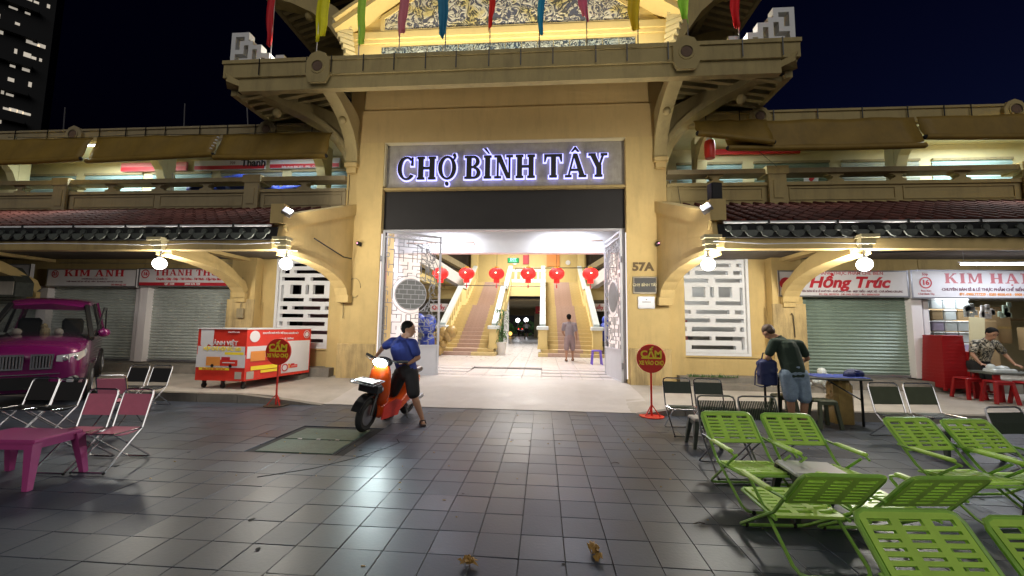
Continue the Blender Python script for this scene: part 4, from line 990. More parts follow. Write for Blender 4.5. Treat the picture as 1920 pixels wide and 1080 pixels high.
for i in range(K + 1):
    x = -17 + 11 * i / K; b.v += [(x, 11.5, 6.3), (x, 11.5, 7.15 + .5 * sin(pi * i / K) + .08 * sin(i * 1.7))]
for i in range(K): b.f.append((2 * i, 2 * i + 2, 2 * i + 3, 2 * i + 1))
o = tag(b.build('safety_net', 'netgreen'), 'dark green safety net stretched above the left wing roof', 'net'); o.modifiers.new('t', 'SOLIDIFY').thickness = .01
b = MB().box(4.4, 12.2, 6.3, 17, 12.5, 7.0); b.bar((6.3, 11.6, 7.0), (4.5, 11.6, 6.8), .1, .06)
tag(b.build('roof_shed', 'towerwall'), 'low dark shed roof line behind the right wing parapet', 'roof')
t = thing('roof_siren', 'small dark horn fixed on the shed roof at the right', 'horn', (5.95, 11.3, 6.9)); MB().lathe([(.03, 0), (.03, .12), (.12, .16), (.13, .3), (.001, .3)], n=12).build('horn', 'sidecon', t, True); MB().box(-.05, -.05, -.5, .05, .05, 0).build('post', 'sidecon', t)

# ------------------------------------------------------------------ shop signs
def board(x0, x1, z0, z1, y, name, lb, m='panelwhite'):
    t = thing(name, lb, 'sign', ((x0 + x1) / 2, y, (z0 + z1) / 2), 0, 'shop name boards over the shutters')
    w_ = (x1 - x0) / 2; h_ = (z1 - z0) / 2
    MB().box(-w_, -.02, -h_, w_, .06, h_).build('board', m, t)
    MB().strip([(-w_, -h_), (w_, -h_), (w_, h_), (-w_, h_)], [(-w_ + .03, -h_ + .03), (w_ - .03, -h_ + .03), (w_ - .03, h_ - .03), (-w_ + .03, h_ - .03)], (0, -.026, 0), (1, 0, 0), (0, 0, 1), (0, 1, 0), .005, True).build('edge_trim', 'steel', t)
    return t, w_, h_
YS = 9.55
t, w_, h_ = board(5.35, 8.12, 2.22, 2.82, YS, 'shop_sign', 'white shop sign with red italic name Hồng Trúc above the green shutter')
text('Hồng Trúc', .34, 'redprint', t, (.12, -.024, .02), off=.012, shear=.28, sx=1.12, ext=.004)
text('CỬA HÀNG THỰC PHẨM CHẾ BIẾN', .10, 'redfaint', t, (.06, -.024, .235), off=.002, sx=1.0)
text('CHUYÊN BÁN SỈ & LẺ KHÔ BÒ - KHÔ MỰC TẨM - MỰC ĐIẾU - MỰC XÉ - CHÀ BÔNG CÁ LÓC', .058, 'greyprint', t, (.12, -.024, -.175), off=.002, sx=.92)
text('ĐT: 028. 38570710 - DĐ: 0903.777229 - ĐD: 0909676729', .055, 'redfaint', t, (.12, -.024, -.245), off=.001, sx=.98)
MB().lathe([(.001, -.003), (.14, -.003), (.14, 0)], (-1.22, -.024, 0), 20, 'y').build('emblem', 'redprint', t)
t, w_, h_ = board(8.16, 11.2, 2.20, 2.84, YS - .01, 'shop_sign', 'pale shop sign reading KIM HẠNH in large lilac capitals, over the open shop')
word([('K', []), ('I', []), ('M', []), (' ', []), ('H', []), ('A', [('dot', .5, -.16)]), ('N', []), ('H', [])], .22, -.82, .02, -.026, .004, 'redfaint', t, width=2.1, gap=.14)
text('CHUYÊN BÁN SỈ & LẺ THỰC PHẨM CHẾ BIẾN THỦY HẢI SẢN', .085, 'greyprint', t, (.22, -.024, -.12), off=.002, sx=.95)
text('ĐT: 0903.777229 - 0283 8550.418 - 0903 676 729', .075, 'orangeprint', t, (.22, -.024, -.225), off=.002)
text('Sạp', .085, 'redfaint', t, (-1.22, -.024, .22), off=.001); text('Rau Xào', .06, 'redfaint', t, (-1.22, -.024, -.15)); text('Chợ Bình Tây', .06, 'redfaint', t, (-1.22, -.024, -.22))
MB().lathe([(.105, -.003), (.13, -.003), (.13, 0), (.105, 0)], (-1.22, -.024, .03), 22, 'y').build('ring', 'redprint', t); text('16', .15, 'redprint', t, (-1.22, -.024, .03), off=.006)
t, w_, h_ = board(-10.47, -8.0, 2.36, 2.84, YS, 'shop_sign', 'white shop sign with maroon band reading THANH THỦY above the right grey shutter')
word([('T', []), ('H', []), ('A', []), ('N', []), ('H', []), (' ', []), ('T', []), ('H', []), ('U', [('hookup', .45, 1.06)]), ('Y', [])], .155, -.80, .05, -.026, .004, 'redprint', t, width=1.95, gap=.12)
text('Chuyên : Giày - Dép - Túi Cườm - Túi Xách - Cặp Học Sinh', .078, 'redprint', t, (.16, -.024, -.04), off=.003, sx=.93)
MB().box(-w_ + .03, -.026, -h_ + .03, w_ - .03, -.021, -.13).build('maroon_band', 'redprint', t)
text('Q7 : 028              0909 676 729', .075, 'white', t, (0, -.030, -.17), off=.002)
MB().lathe([(.09, -.003), (.115, -.003), (.115, 0), (.09, 0)], (-1.05, -.024, .09), 22, 'y').build('ring', 'redprint', t); text('16', .12, 'redprint', t, (-1.05, -.024, .09), off=.005)
t, w_, h_ = board(-13.1, -10.52, 2.34, 2.82, YS, 'shop_sign', 'grey white shop sign reading KIM ANH above the left grey shutter')
word([('K', []), ('I', []), ('M', []), (' ', []), ('A', []), ('N', []), ('H', [])], .17, -.78, .04, -.026, .004, 'redprint', t, width=1.7, gap=.12)
text('CHUYÊN BÁN SỈ & LẺ QUẦN ÁO', .05, 'greyprint', t, (.1, -.024, -.03)); text('THỜI TRANG TRẺ EM - ĐỒ BỘ - ĐẦM - ÁO KHOÁC NAM NỮ CÁC LOẠI', .05, 'greyprint', t, (.1, -.024, -.10)); text('ĐT: 0838 557 148', .055, 'redfaint', t, (.8, -.024, -.18), off=.002)
MB().lathe([(.08, -.003), (.10, -.003), (.10, 0), (.08, 0)], (-1.05, -.024, .1), 22, 'y').build('ring', 'redprint', t); text('21', .12, 'redprint', t, (-1.05, -.024, .1), off=.004)
t, w_, h_ = board(-16.4, -13.6, 2.5, 2.95, YS, 'shop_sign', 'dim shop sign with red letters at the far left behind the pink car'); text('THU', .2, 'redprint', t, (.3, -.024, .05), off=.004, shear=.2)
t = thing('awning_box', 'grey green metal awning box on the wall above the pink car', 'awning box', (-14.6, 9.1, 2.05))
MB().prism([(-1.6, 0), (1.55, 0), (1.55, .35), (1.15, .75), (-1.6, .78)], (0, -.2, 0), (1, 0, 0), (0, 0, 1), (0, 1, 0), .35).build('case', 'cap', t); MB().box(-1.55, -.215, .03, 1.5, -.202, .36).build('valance', 'terrace', t)

# fluorescent tube before the open shop
t = thing('tube_light', 'long lit fluorescent tube hanging before the open shop on the right', 'light', (9.6, 8.8, 2.86), -.02)
MB().tube([(-1.05, 0, 0), (1.05, 0, 0)], .022, 8).build('tube', 'e_tube', t); MB().box(-1.1, -.02, .03, 1.1, .02, .05).build('reflector', 'white', t); MB().tube([(-1, 0, .04), (-1, 0, .3)], .004).tube([(1, 0, .04), (1, 0, .3)], .004).build('hangers', 'steel', t)
lamp('tube_glow', 'AREA', (0, .0, -.05), 32, (.85, .9, 1), 2, t, size_y=.08)

# ------------------------------------------------------------------ inside of the market hall
hall = thing('market_hall', 'bright inside of the market hall with white walls, yellow gallery and twin stairs beyond', 'building', (CX, 12, 0))
def hb(b, name, m, smooth=False, **k): o = b.build(name, m, hall, smooth, **k); o.location = (-CX, -12, 0); return o
hb(MB().box(CX - 4.25, 10.32, 4.22, CX + 4.25, 11.0, 4.3), 'front_ceiling', 'inwhite')
hb(MB().box(CX - 4.25, 11.0, 3.50, CX + 4.25, 11.25, 4.3), 'front_beam', 'white'); hb(MB().box(CX - 8, 11.251, 3.9, CX + 8, 11.3, 7.3), 'front_upper_wall', 'inwhite')
for s in (-1, 1):
    a, c = sorted((CX + s * 3.12, CX + s * 3.27)); hb(MB().box(a, 10.31, 0, c, 13.1, 4.2), 'hall_side_wall', 'inwhite')
    hb(MB().box(*sorted((CX + s * 4.2, CX + s * 4.6))[:1], 14.6, 0, sorted((CX + s * 4.2, CX + s * 4.6))[1], 15.0, 8) if False else MB().box(min(CX + s * 4.2, CX + s * 4.6), 14.6, 0, max(CX + s * 4.2, CX + s * 4.6), 15.0, 7.6), 'hall_column', 'inwhite')
    hb(MB().box(min(CX + s * 7.8, CX + s * 8), 14.6, 0, max(CX + s * 7.8, CX + s * 8), 30, 7.6), 'outer_wall', 'inwhite')
    # gallery at the side with sloping concrete brace
    hb(MB().box(min(CX + s * 5.2, CX + s * 7.8), 16, 3.7, max(CX + s * 5.2, CX + s * 7.8), 24.8, 4.1), 'side_gallery', 'inyellow')
    hb(MB().bar((CX + s * 6.6, 17.5, 5.7), (CX + s * 4.1, 25, 4.1), .4, .7), 'sloping_brace', 'inwhite')
    hb(MB().bar((CX + s * 7.4, 17.0, 6.6), (CX + s * 3.9, 25, 5.0), .3, .35), 'roof_brace', 'sidecon')
    hb(MB().box(min(CX + s * 1.9, CX + s * 2.15), 25.4, 4.1, max(CX + s * 1.9, CX + s * 2.15), 25.7, 8) if False else MB().box(min(CX + s * 3.2, CX + s * 3.6), 25.2, 4.1, max(CX + s * 3.2, CX + s * 3.6), 25.6, 7.6), 'upper_column', 'inyellow')
    hb(MB().box(min(CX + s * 3.8, CX + s * 7.8), 26.0, 5.1, max(CX + s * 3.8, CX + s * 7.8), 26.1, 7.2), 'gallery_opening', 'darkwood')
hb(MB().box(CX - 8, 11.2, 7.3, CX + 8, 30, 7.4), 'hall_roof', 'inyellow')
hb(MB().box(CX - 8, 26.2, 4.1, CX + 8, 26.5, 7.6), 'upper_end_wall', 'inyellow')
hb(MB().box(CX - 8, 24.8, 3.75, CX + 8, 26.5, 4.1), 'gallery_slab', 'inyellow')
hb(MB().box(CX - 1.15, 24.7, 3.28, CX + 1.15, 24.85, 4.10), 'cross_beam', 'inyellow')
[hb(MB().box(CX + a, 25.0, 3.1, CX + a + 4.65, 25.1, 3.75), 'side_beam', 'inyellow') for a in (-8, 3.35)]
b = MB().box(CX - 1.2, 24.9, 4.85, CX + 1.2, 25.1, 4.97).box(CX - 1.2, 24.9, 4.15, CX + 1.2, 25.1, 4.35)
for k in range(7): b.bar((CX - 1.05 + k * .35, 25, 4.35), (CX - 1.05 + k * .35, 25, 4.85), .13)
hb(b, 'gallery_balustrade', 'white')
hb(MB().box(CX - .62, 26.12, 5.5, CX + .18, 26.18, 6.9) if False else MB().box(.2, 26.12, 5.35, 1.05, 26.18, 6.45), 'red_altar_panel', 'orangeprint')
hb(MB().box(-1.35, 26.12, 5.5, -.95, 26.18, 6.1), 'red_paper', 'redprint')
hb(MB().lathe([(.001, -.02), (.16, -.02), (.16, 0)], (-1.9, 26.15, 5.6), 12, 'y').lathe([(.001, -.02), (.16, -.02), (.16, 0)], (1.6, 26.15, 5.6), 12, 'y'), 'gallery_fans', 'white')
# dark passage to the rear and the night street beyond
for s in (-1, 1):
    a, c = sorted((CX + s * 1.12, CX + s * 1.42)); hb(MB().box(a, 24.9, .26, c, 25.2, 3.3), 'passage_column', 'white')
hb(MB().box(CX - 8, 25.3, 3.05, CX + 8, 44, 3.15), 'rear_ceiling', 'sidecon')
[hb(MB().box(CX + a, 25.2, 0, CX + a + .2, 44, 3.1), 'rear_wall', 'cream') for a in (-8.2, 8)]
hb(MB().box(CX - 8, 40, 2.45, CX + 8, 40.3, 3.1), 'rear_lintel', 'sidecon')
hb(MB().box(CX + .15, 39.6, .26, CX + .75, 40.2, 2.8), 'rear_column', 'cream')
lamp('rear_glow', 'AREA', (0, 20, 3.0), 60, (.9, .95, 1), 3, hall)
t = thing('rear_banner', 'small red banner hanging in the far passage under the yellow beam', 'banner', (.05 + CX + .95, 30, 2.62)); MB().box(-.55, -.01, -.28, .55, .01, .28).build('cloth', 'redprint', t); MB().box(-.35, -.015, -.12, .35, -.011, -.08).box(-.1, -.015, .02, .1, -.011, .18).build('print', 'yelprint', t)
night = MB().box(-20, 62, -1, 20, 62.2, 9).build('night_street_backdrop', 'dark', None, kind='structure')
MB().box(-20, 44, -.1, 20, 62, .1).build('rear_street', 'kerb', None, kind='structure')
rr = random.Random(2)
for x, z in ((-2.9, 2.02), (-1.95, 2.06), (.3, 2.0)):
    t = thing('street_lamp', {-2.9: 'leftmost lit lamp seen far off through the passage', -1.95: 'middle lit lamp seen far off through the passage', 0.3: 'rightmost lit lamp seen far off through the passage'}[x], 'street lamp', (x, 46, 0), 0, 'far lit lamps behind the market'); MB().ball((0, 0, z), .24, 8).build('globe', 'e_far', t); MB().tube([(0, 0, 0), (0, 0, z - .18)], .04).build('pole', 'steel', t)
for x, c_ in ((-2.7, 'e_red'), (-2.3, 'e_red')):
    t = thing('parked_motorbike', 'dark parked motorbike with red tail light far off behind the market%s' % (', left one' if x < -2.5 else ', right one'), 'motorbike', (x, 45, .26)); MB().ball((0, 0, .55), .3, 8, ry=2.2, rz=.7).ball((0, -.6, .3), .28, 8, rx=.3).ball((0, .6, .3), .28, 8, rx=.3).build('body', 'black', t); MB().ball((0, -.7, .8), .06, 6).build('tail_light', c_, t)
for k in range(7):
    x = rr.uniform(-3.5, 2); o = MB()
    for q in range(26): o.ball((rr.gauss(0, .5), rr.gauss(0, .3), 1.0 + rr.gauss(0, .4)), rr.uniform(.12, .28), 5)
    t = thing('street_shrub', 'dark clump of shrubbery far off behind the market, %s' % ['first', 'second', 'third', 'fourth', 'fifth', 'sixth', 'seventh'][k] + ' along the rear street', 'shrub', (x - 1 + .0 * k, 47 + k * .8, 0), 0, 'shrubs along the rear street'); o.build('crown', 'leaf', t)
t = thing('brazier_glow', 'warm yellow light low down at the left of the far passage', 'light', (-3.35, 41, .6)); MB().ball((0, 0, 0), .2, 7).build('glow', 'e_fire', t)

# twin staircases
def stair(s):
    sx_ = CX + s * 2.12; W2 = 1.03
    t = thing('staircase', 'yellow concrete staircase with red tiled runner on the %s of the hall' % ('left' if s < 0 else 'right'), 'staircase', (sx_, 16.2, .26), 0, 'twin staircases in the hall')
    MB().box(-W2 - .25, -.35, 0, W2 + .25, .6, .13).build('bottom_step', 'step', t); MB().box(-W2 - .12, .0, .132, W2 + .12, .6, .26).build('bottom_step', 'step', t)
    MB().box(-.9 if s > 0 else -W2 - .1, -.356, .005, .35 if s > 0 else .3, .55, .136).box(-.5, -.006, .137, .5, .55, .266).build('runner_foot', 'carpet', t)
    n = 22; y = .6; z = .26; dz = (3.85 - .26) / n; dy = .315; bk = []
    sm1 = MB().box(-W2, 0, -.3, W2, dy + .02, 0).mesh('step'); sm1.materials.append(M['step'])
    sm2 = MB().box(-.46, -.008, -dz, .46, dy, .006).mesh('runner'); sm2.materials.append(M['carpet'])
    for i in range(n):
        z += dz; dd = dy if i != 11 else 1.3
        o = bpy.data.objects.new('step', sm1); COL.objects.link(o); o.parent = t; o.location = (0, y, z)
        o2 = bpy.data.objects.new('runner', sm2); COL.objects.link(o2); o2.parent = t; o2.location = (0, y, z)
        if i == 11: o.scale = (1, 1.3 / dy, 1); o2.scale = (1, 1.3 / dy, 1)
        bk.append((y, z)); y += dd
    ytop = y; ym1, zm1 = bk[11]; segs = [((.62, .26 + .98), (ym1 + .05, zm1 + .95)), ((ym1 + 1.25, zm1 + 1.0), (ytop, 3.85 + 1.0))]
    for q in (-1, 1):
        x = q * (W2 + .08)
        for (a, b_) in segs:
            MB().bar((x, a[0], a[1]), (x, b_[0], b_[1]), .24, .13).build('handrail', 'rail', t)
            MB().bar((x, a[0], a[1] - .22), (x, b_[0], b_[1] - .22), .13, .1).build('under_rail', 'inyellow', t)
            MB().bar((x, a[0], a[1] - .95), (x, b_[0], b_[1] - .95), .16, .35).build('string_wall', 'inyellow', t)
            m_ = MB(); k = int((b_[0] - a[0]) / .42)
            for i in range(1, k): f = i / k; yy = a[0] + (b_[0] - a[0]) * f; zz = a[1] + (b_[1] - a[1]) * f; m_.box(x - .06, yy - .07, zz - .85, x + .06, yy + .07, zz - .24)
            m_.build('balusters', 'inyellow', t, kind='stuff')
        MB().bar((x, ym1 + .05, zm1 + .95), (x, ym1 + 1.25, zm1 + 1.0), .22, .12).build('landing_rail', 'rail', t)
        MB().bar((x, ym1, zm1 + .3), (x, ym1 + 1.3, zm1 + .3), .14, 1.1).build('landing_wall', 'inyellow', t)
        nb = MB().box(x - .19, .30, .26, x + .19, .66, 1.05).box(x - .21, .28, .26, x + .21, .68, .40); nb.build('newel_post', 'inyellow', t)
        MB().bev(x - .25, .22, 1.05, x + .25, .74, 1.2, .03).build('newel_cap', 'rail', t)
    MB().box(-W2, 1.2, 0, W2, 2.0, .3).build('underside', 'inyellow', t)
stair(-1); stair(1)
# hall lights
for x, y in ((CX - 1.7, 10.42), (CX + 1.7, 10.42)):
    t = thing('ceiling_panel', 'lit ceiling tube inside the entrance, %s half' % ('left' if x < CX else 'right'), 'light', (x, y, 4.16), 0, 'ceiling tubes inside the entrance'); MB().box(-.6, -.05, 0, .6, .05, .035).build('housing', 'white', t); MB().tube([(-.58, 0, -.02), (.58, 0, -.02)], .016).build('tube', 'e_tube', t)
    lamp('entrance_glow', 'AREA', (0, .05, -.06), 56, (.86, .89, 1), 1.2, t, size_y=.3)
for x, y, z, e in ((CX, 13.4, 7.12, 280), (CX, 17.6, 7.12, 480), (CX, 22.5, 7.12, 480)):
    t = thing('hall_pendant', 'large lit panel high in the hall above the stairs, %s' % ('nearest one' if y < 15 else 'middle one' if y < 20 else 'far one'), 'light', (x, y, z), 0, 'high hall lights'); MB().box(-.8, -.8, 0, .8, .8, .08).build('panel', 'white', t); lamp('hall_glow', 'AREA', (0, 0, -.05), e, (1, .96, .9), 1.6, t)

# six red silk lanterns in a row
LN = [(-3.02, 'half hidden behind the white gate leaf'), (-2.24, 'second from the left, before the left stair rail'), (-1.36, 'third from the left, over the left stair'), (-.44, 'fourth from the left, left of the right stair'), (.38, 'fifth from the left, over the right stair'), (1.34, 'rightmost, beside the open right gate leaf')]
for i, (x, lb) in enumerate(LN):
    t = thing('red_lantern', 'lit round red silk lantern, ' + lb, 'lantern', (x, 11.5, 2.98), 0, 'row of red lanterns in the entrance')
    b = MB(); n = 20; prof = [(.06, .165), (.13, .15), (.19, .10), (.222, .04), (.225, 0), (.222, -.04), (.19, -.10), (.13, -.15), (.06, -.165)]
    k0 = len(b.v); kk = len(prof)
    for a in range(n):
        an = 2 * pi * a / n; f = 1 + (.035 if a % 2 else -.02)
        for r_, z_ in prof: b.v.append((r_ * cos(an) * f, r_ * sin(an) * f, z_))
    for a in range(n):
        j = (a + 1) % n
        for q in range(kk - 1): b.f.append((a * kk + q, j * kk + q, j * kk + q + 1, a * kk + q + 1))
    b.build('silk_globe', 'e_lantern', t)
    MB().lathe([(.001, .2), (.055, .2), (.062, .165)], n=12).build('top_ring', 'yelprint', t)
    MB().lathe([(.085, -.165), (.085, -.27), (.001, -.27)], n=12, sx=1, sy=.8).build('collar', 'e_lantern', t)
    MB().tube([(0, 0, -.27), (0, 0, -.33)], .008).tube([(0, 0, -.33), (0, 0, -.42)], .02).build('tassel', 'redprint', t)
    MB().ball((0, -.2, .0), .035, 7).build('bulb', 'e_bulb', t)
    MB().tube([(0, 0, .2), (.01 * (i % 3 - 1), 0, 1.02)], .005, 4).build('string', 'black', t)
    lamp('lantern_glow', 'POINT', (0, -.3, -.1), 2.0, (1, .25, .15), .1, t)
tag(MB().tube([(-4.6, 11.6, 2.66), (.0, 11.6, 2.62)], .012, 5).tube([(0, 11.6, 2.62), (.02, 11.6, 2.56)], .012).build('wire', 'black'), 'thin black wire stretched across the left of the entrance below the lanterns', 'wire')
tag(MB().tube([(-.83, 11.7, 3.1), (-.83, 11.7, 3.17), (2.6, 11.7, 3.19)], .014, 5).build('wire', 'black'), 'thin black pipe running above the right lanterns', 'pipe')
tag(MB().tube([(-3.9, 11.0, 3.78), (-1.95, 11.0, 3.80), (-1.95, 11.0, 3.72)], .018, 5).build('sprinkler_pipe', 'carpet'), 'short dark red pipe under the entrance ceiling at the left', 'pipe')
tag(MB().tube([(1.62, 11.0, 3.84), (1.0 + .25, 11.0, 3.83), (1.25, 11.0, 3.74)], .018, 5).build('sprinkler_pipe', 'carpet'), 'short dark red pipe under the entrance ceiling at the right', 'pipe')
t = thing('exit_sign', 'green lit EXIT sign hanging in the middle of the entrance', 'sign', (-.93, 12.2, 3.48)); t.scale = (.72, 1, .72); MB().bev(-.25, -.025, -.11, .25, .025, .11, .01).build('case', 'black', t); MB().box(-.235, -.031, -.095, .235, -.026, .095).build('face', 'e_exit', t)
text('EXIT', .13, 'e_exitw', t, (0, -.034, .03), off=.004, ext=.002); text('LỐI THOÁT', .06, 'e_exitw', t, (0, -.034, -.055), off=.001, ext=.002)
MB().tube([(-.2, 0, .11), (0, 0, .25), (.2, 0, .11)], .005, 4).tube([(0, 0, .25), (0, 0, .55)], .005, 4).build('hanger', 'steel', t)
t = thing('potted_plant', 'leafy plant in a tall white pot at the foot of the left stair', 'plant', (-1.72, 16.6, .265)); MB().lathe([(.001, 0), (.17, 0), (.22, .5), (.19, .52), (.001, .5)], n=14).build('pot', 'pot', t, True)
b = MB(); rr = random.Random(8)
for k in range(60):
    a = rr.uniform(0, 6.28); h0 = .5 + rr.random() * 1.3; L = rr.uniform(.18, .4); dx, dy = cos(a), sin(a); p0 = Vector((dx * .05, dy * .05, h0)); p1 = p0 + Vector((dx * L * .6, dy * L * .6, .12)); p2 = p0 + Vector((dx * L, dy * L, -.08)); sd = Vector((-dy, dx, 0)) * .035
    b.add([p0, p1 + sd, p2, p1 - sd], [(0, 1, 2, 3)])
b.build('foliage', 'leaf', t)
m_ = MB()
for k in range(4): m_.tube([(.04 * (k - 1.5), 0, .5), (.05 * (k - 1.5), .02, 1.7)], .012, 5)
m_.build('stem', 'leaf', t)
# things seen at the sides of the hall
b = MB()
for k in range(9): b.ball((rr.uniform(-.4, .5), rr.uniform(-.2, .2), rr.uniform(.2, 1.35)), rr.uniform(.2, .3), 7, rz=1.2)
t = tag(b.build('covered_goods', 'bluetarp', None, True), 'goods piled under a bright blue cover, seen through the left gate leaf', 'covered goods'); t.location = (-4.75, 15.2, .26)
b = MB()
for k in range(10): b.ball((rr.uniform(-.4, .4), 0, rr.uniform(.2, 1.0)), rr.uniform(.15, .28), 6)
t = tag(b.build('sack_pile', 'kraft', None, True), 'pale brown sacks piled right of the blue covered goods', 'sacks'); t.location = (-4.0, 15.6, .26)
for x, z, w_, lb in ((-5.0, 2.3, 1.2, 'red lettered stall sign behind the left gate leaf'), (2.95, 2.45, .8, 'small maroon stall sign beside the right stair')):
    t = thing('stall_sign', lb, 'sign', (x, 19.5 if x < 0 else 21, z)); MB().box(-w_ / 2, -.02, -.2, w_ / 2, .02, .2).build('board', 'panelwhite', t); text('Quầy 12', .28, 'redprint', t, (0, -.026, 0), off=.006)
t = thing('plastic_stool', 'violet plastic stool standing just inside the right gate leaf', 'stool', (1.72, 13.2, .265)); MB().bev(-.15, -.15, .42, .15, .15, .46, .02).build('seat', 'violet', t)
for a in (-1, 1):
    for c_ in (-1, 1): MB().bar((a * .12, c_ * .12, .42), (a * .16, c_ * .16, 0), .04).build('leg', 'violet', t)
t = tag(MB().ball((0, 0, .35), .3, 8, rz=1.4).ball((.05, 0, .85), .2, 8).build('blue_bag', 'blue', None, True), 'blue bag heaped by the newel of the right stair', 'bag'); t.location = (2.62, 17.2, .9)

# ------------------------------------------------------------------ gate leaves
def gate_leaf(s, hinge, ang, W=1.62, lb=''):
    t = thing('gate_leaf', lb, 'gate', (hinge[0], hinge[1], .18), ang, 'white iron leaves of the entrance gate')
    H = 3.61; zb_ = 0.78; r = .016
    f = MB().box(0, -.025, 0, .05, .025, H).box(W - .05, -.025, 0, W, .025, H).box(.05, -.025, H - .05, W - .05, .025, H).box(.05, -.025, H - .17, W - .05, .025, H - .14).box(.05, -.025, 0, W - .05, .025, .04).box(.05, -.025, zb_ - .04, W - .05, .025, zb_); f.build('frame', 'gatepaint', t)
    MB().box(.05, -.008, .04, W - .05, .008, zb_ - .04).build('sheet_panel', 'gatepaint', t)
    # scroll frieze
    sc = MB()
    for k in range(7): c = .18 + k * (W - .36) / 6; sc.tube([(c + .05 * cos(q), 0, H - .095 + .035 * sin(q)) for q in [i * pi / 4 for i in range(8)]], .006, 4, True)
    for k in range(6): c = .18 + (k + .5) * (W - .36) / 6; sc.tube([(c - .07, 0, H - .13), (c, 0, H - .06), (c + .07, 0, H - .13)], .006, 4)
    sc.build('frieze', 'gatepaint', t)
    cx, cz, cr = W * .49, 2.05, .39
    MB().tube([(cx + cr * cos(2 * pi * i / 40), 0, cz + cr * sin(2 * pi * i / 40)) for i in range(40)], .014, 5, True).tube([(cx + (cr + .09) * cos(2 * pi * i / 40), 0, cz + (cr + .09) * sin(2 * pi * i / 40)) for i in range(5, 38)], .009, 5).build('ring', 'gatepaint', t)
    MB().lathe([(.001, -.012), (cr - .015, -.012), (cr - .015, .012), (.001, .012)], (cx, 0, cz), 32, 'y').build('disc', 'gategrey', t)
    bk = MB()
    for j in range(-3, 4):
        zz = j * .12; hw = math.sqrt(max(0, cr * cr - zz * zz)) - .02
        bk.box(cx - hw, -.018, cz + zz - .007, cx + hw, -.0125, cz + zz + .007)
        k = -3 if j % 2 else -2.5
        while k < 3.2:
            xx = k * .2
            if abs(xx) < hw - .02 and j < 3: bk.box(cx + xx - .006, -.018, cz + zz + .0075, cx + xx + .006, -.0125, cz + zz + .1125)
            k += 1
    bk.build('brick_pattern', 'gatepaint', t, kind='stuff')
    # meander of straight rods, with a big quarter curve of cracked-ice rods towards the free edge
    rr = random.Random(21); rods = MB(); zt = H - .17
    def ok(x, z): return (x - cx) ** 2 + (z - cz) ** 2 > (cr + .06) ** 2
    nx, nz = 12, 28; dx = (W - .1) / nx; dz = (zt - zb_) / nz
    for i in range(nx + 1):
        for j in range(nz):
            x = .05 + i * dx; z = zb_ + j * dz
            free = x > W * .62 + .25 * sin((z - zb_) * 1.1)
            if rr.random() < (.66 if not free else .34) and ok(x, z) and ok(x, z + dz): rods.box(x - r / 2, -r / 2, z, x + r / 2, r / 2, z + dz)
    for j in range(nz + 1):
        for i in range(nx):
            x = .05 + i * dx; z = zb_ + j * dz
            free = x > W * .62 + .25 * sin((z - zb_) * 1.1)
            if rr.random() < (.46 if not free else .3) and ok(x, z) and ok(x + dx, z): rods.box(x, -r / 2 + .001, z - r / 2, x + dx, r / 2 + .001, z + r / 2)
    for k in range(70):
        z = rr.uniform(zb_ + .05, zt - .1); x = rr.uniform(W * .6 + .2 * sin((z - zb_) * 1.1), W - .1); a = rr.uniform(0, pi); L = rr.uniform(.1, .28)
        x2, z2 = x + cos(a) * L, z + sin(a) * L
        if .05 < x2 < W - .05 and zb_ < z2 < zt and ok(x, z) and ok(x2, z2): rods.bar((x, 0, z), (x2, 0, z2), r * .9)
    for k in range(3): q = .18 + .16 * k; rods.tube([(W * .5 + (.25 + q) * sin(i * pi / 16), 0, zt - .1 - (.5 + q) * (1 - cos(i * pi / 16))) for i in range(9) if W * .5 + (.25 + q) * sin(i * pi / 16) < W - .05], r * .6, 4)
    rods.build('lattice_rods', 'rods', t, kind='stuff')
    MB().tube([(W - .05, .0, -.02), (W - .05, 0, -.14)], .015).build('drop_bolt', 'steel', t)
    for z in (.4, 2.9): MB().tube([(-.02, 0, z - .07), (-.02, 0, z + .07)], .03, 8).build('hinge', 'steel', t)
    return t
gate_leaf(-1, (CX - O + .04, YF + .06), R(32), 1.5, 'white iron gate leaf with grey brick disc, half open behind the scooter rider')
gate_leaf(1, (CX + O - .10, YF + .16), R(90 + 6), 1.5, 'white iron gate leaf folded back against the right pier, seen edge on')

# ------------------------------------------------------------------ distant tower, upper left
t = thing('apartment_tower', 'dark high apartment tower with scattered lit windows at the upper left', 'building', (-96.0, 54.3, 0), R(52))
MB().box(-16, 0, -1, 9.8, 18, 90).build('tower_body', 'towerwall', t)
for k in range(13): MB().box(-16, -1.0, 4 + k * 5.2, 8, -.01, 4.5 + k * 5.2).build('balcony_slab', 'towerwall', t)
rr = random.Random(31); wm = MB().box(-.9, -.06, 0, .9, -.02, 1.3).mesh('lit_window'); wm.materials.append(M['e_win'])
wm2 = wm.copy(); wm2.materials.clear(); wm2.materials.append(M['e_win2'])
for k in range(22):
    for c_ in range(8):
        if rr.random() < .42:
            x = 3.6 + c_ * .75 + rr.uniform(-.15, .15); z = 6 + k * 2.6
            o = bpy.data.objects.new('lit_window', wm if rr.random() < .45 else wm2); COL.objects.link(o); o.parent = t; o.location = (x, -.02, z); o.scale = (rr.uniform(.15, .55), 1, rr.uniform(.25, .7))
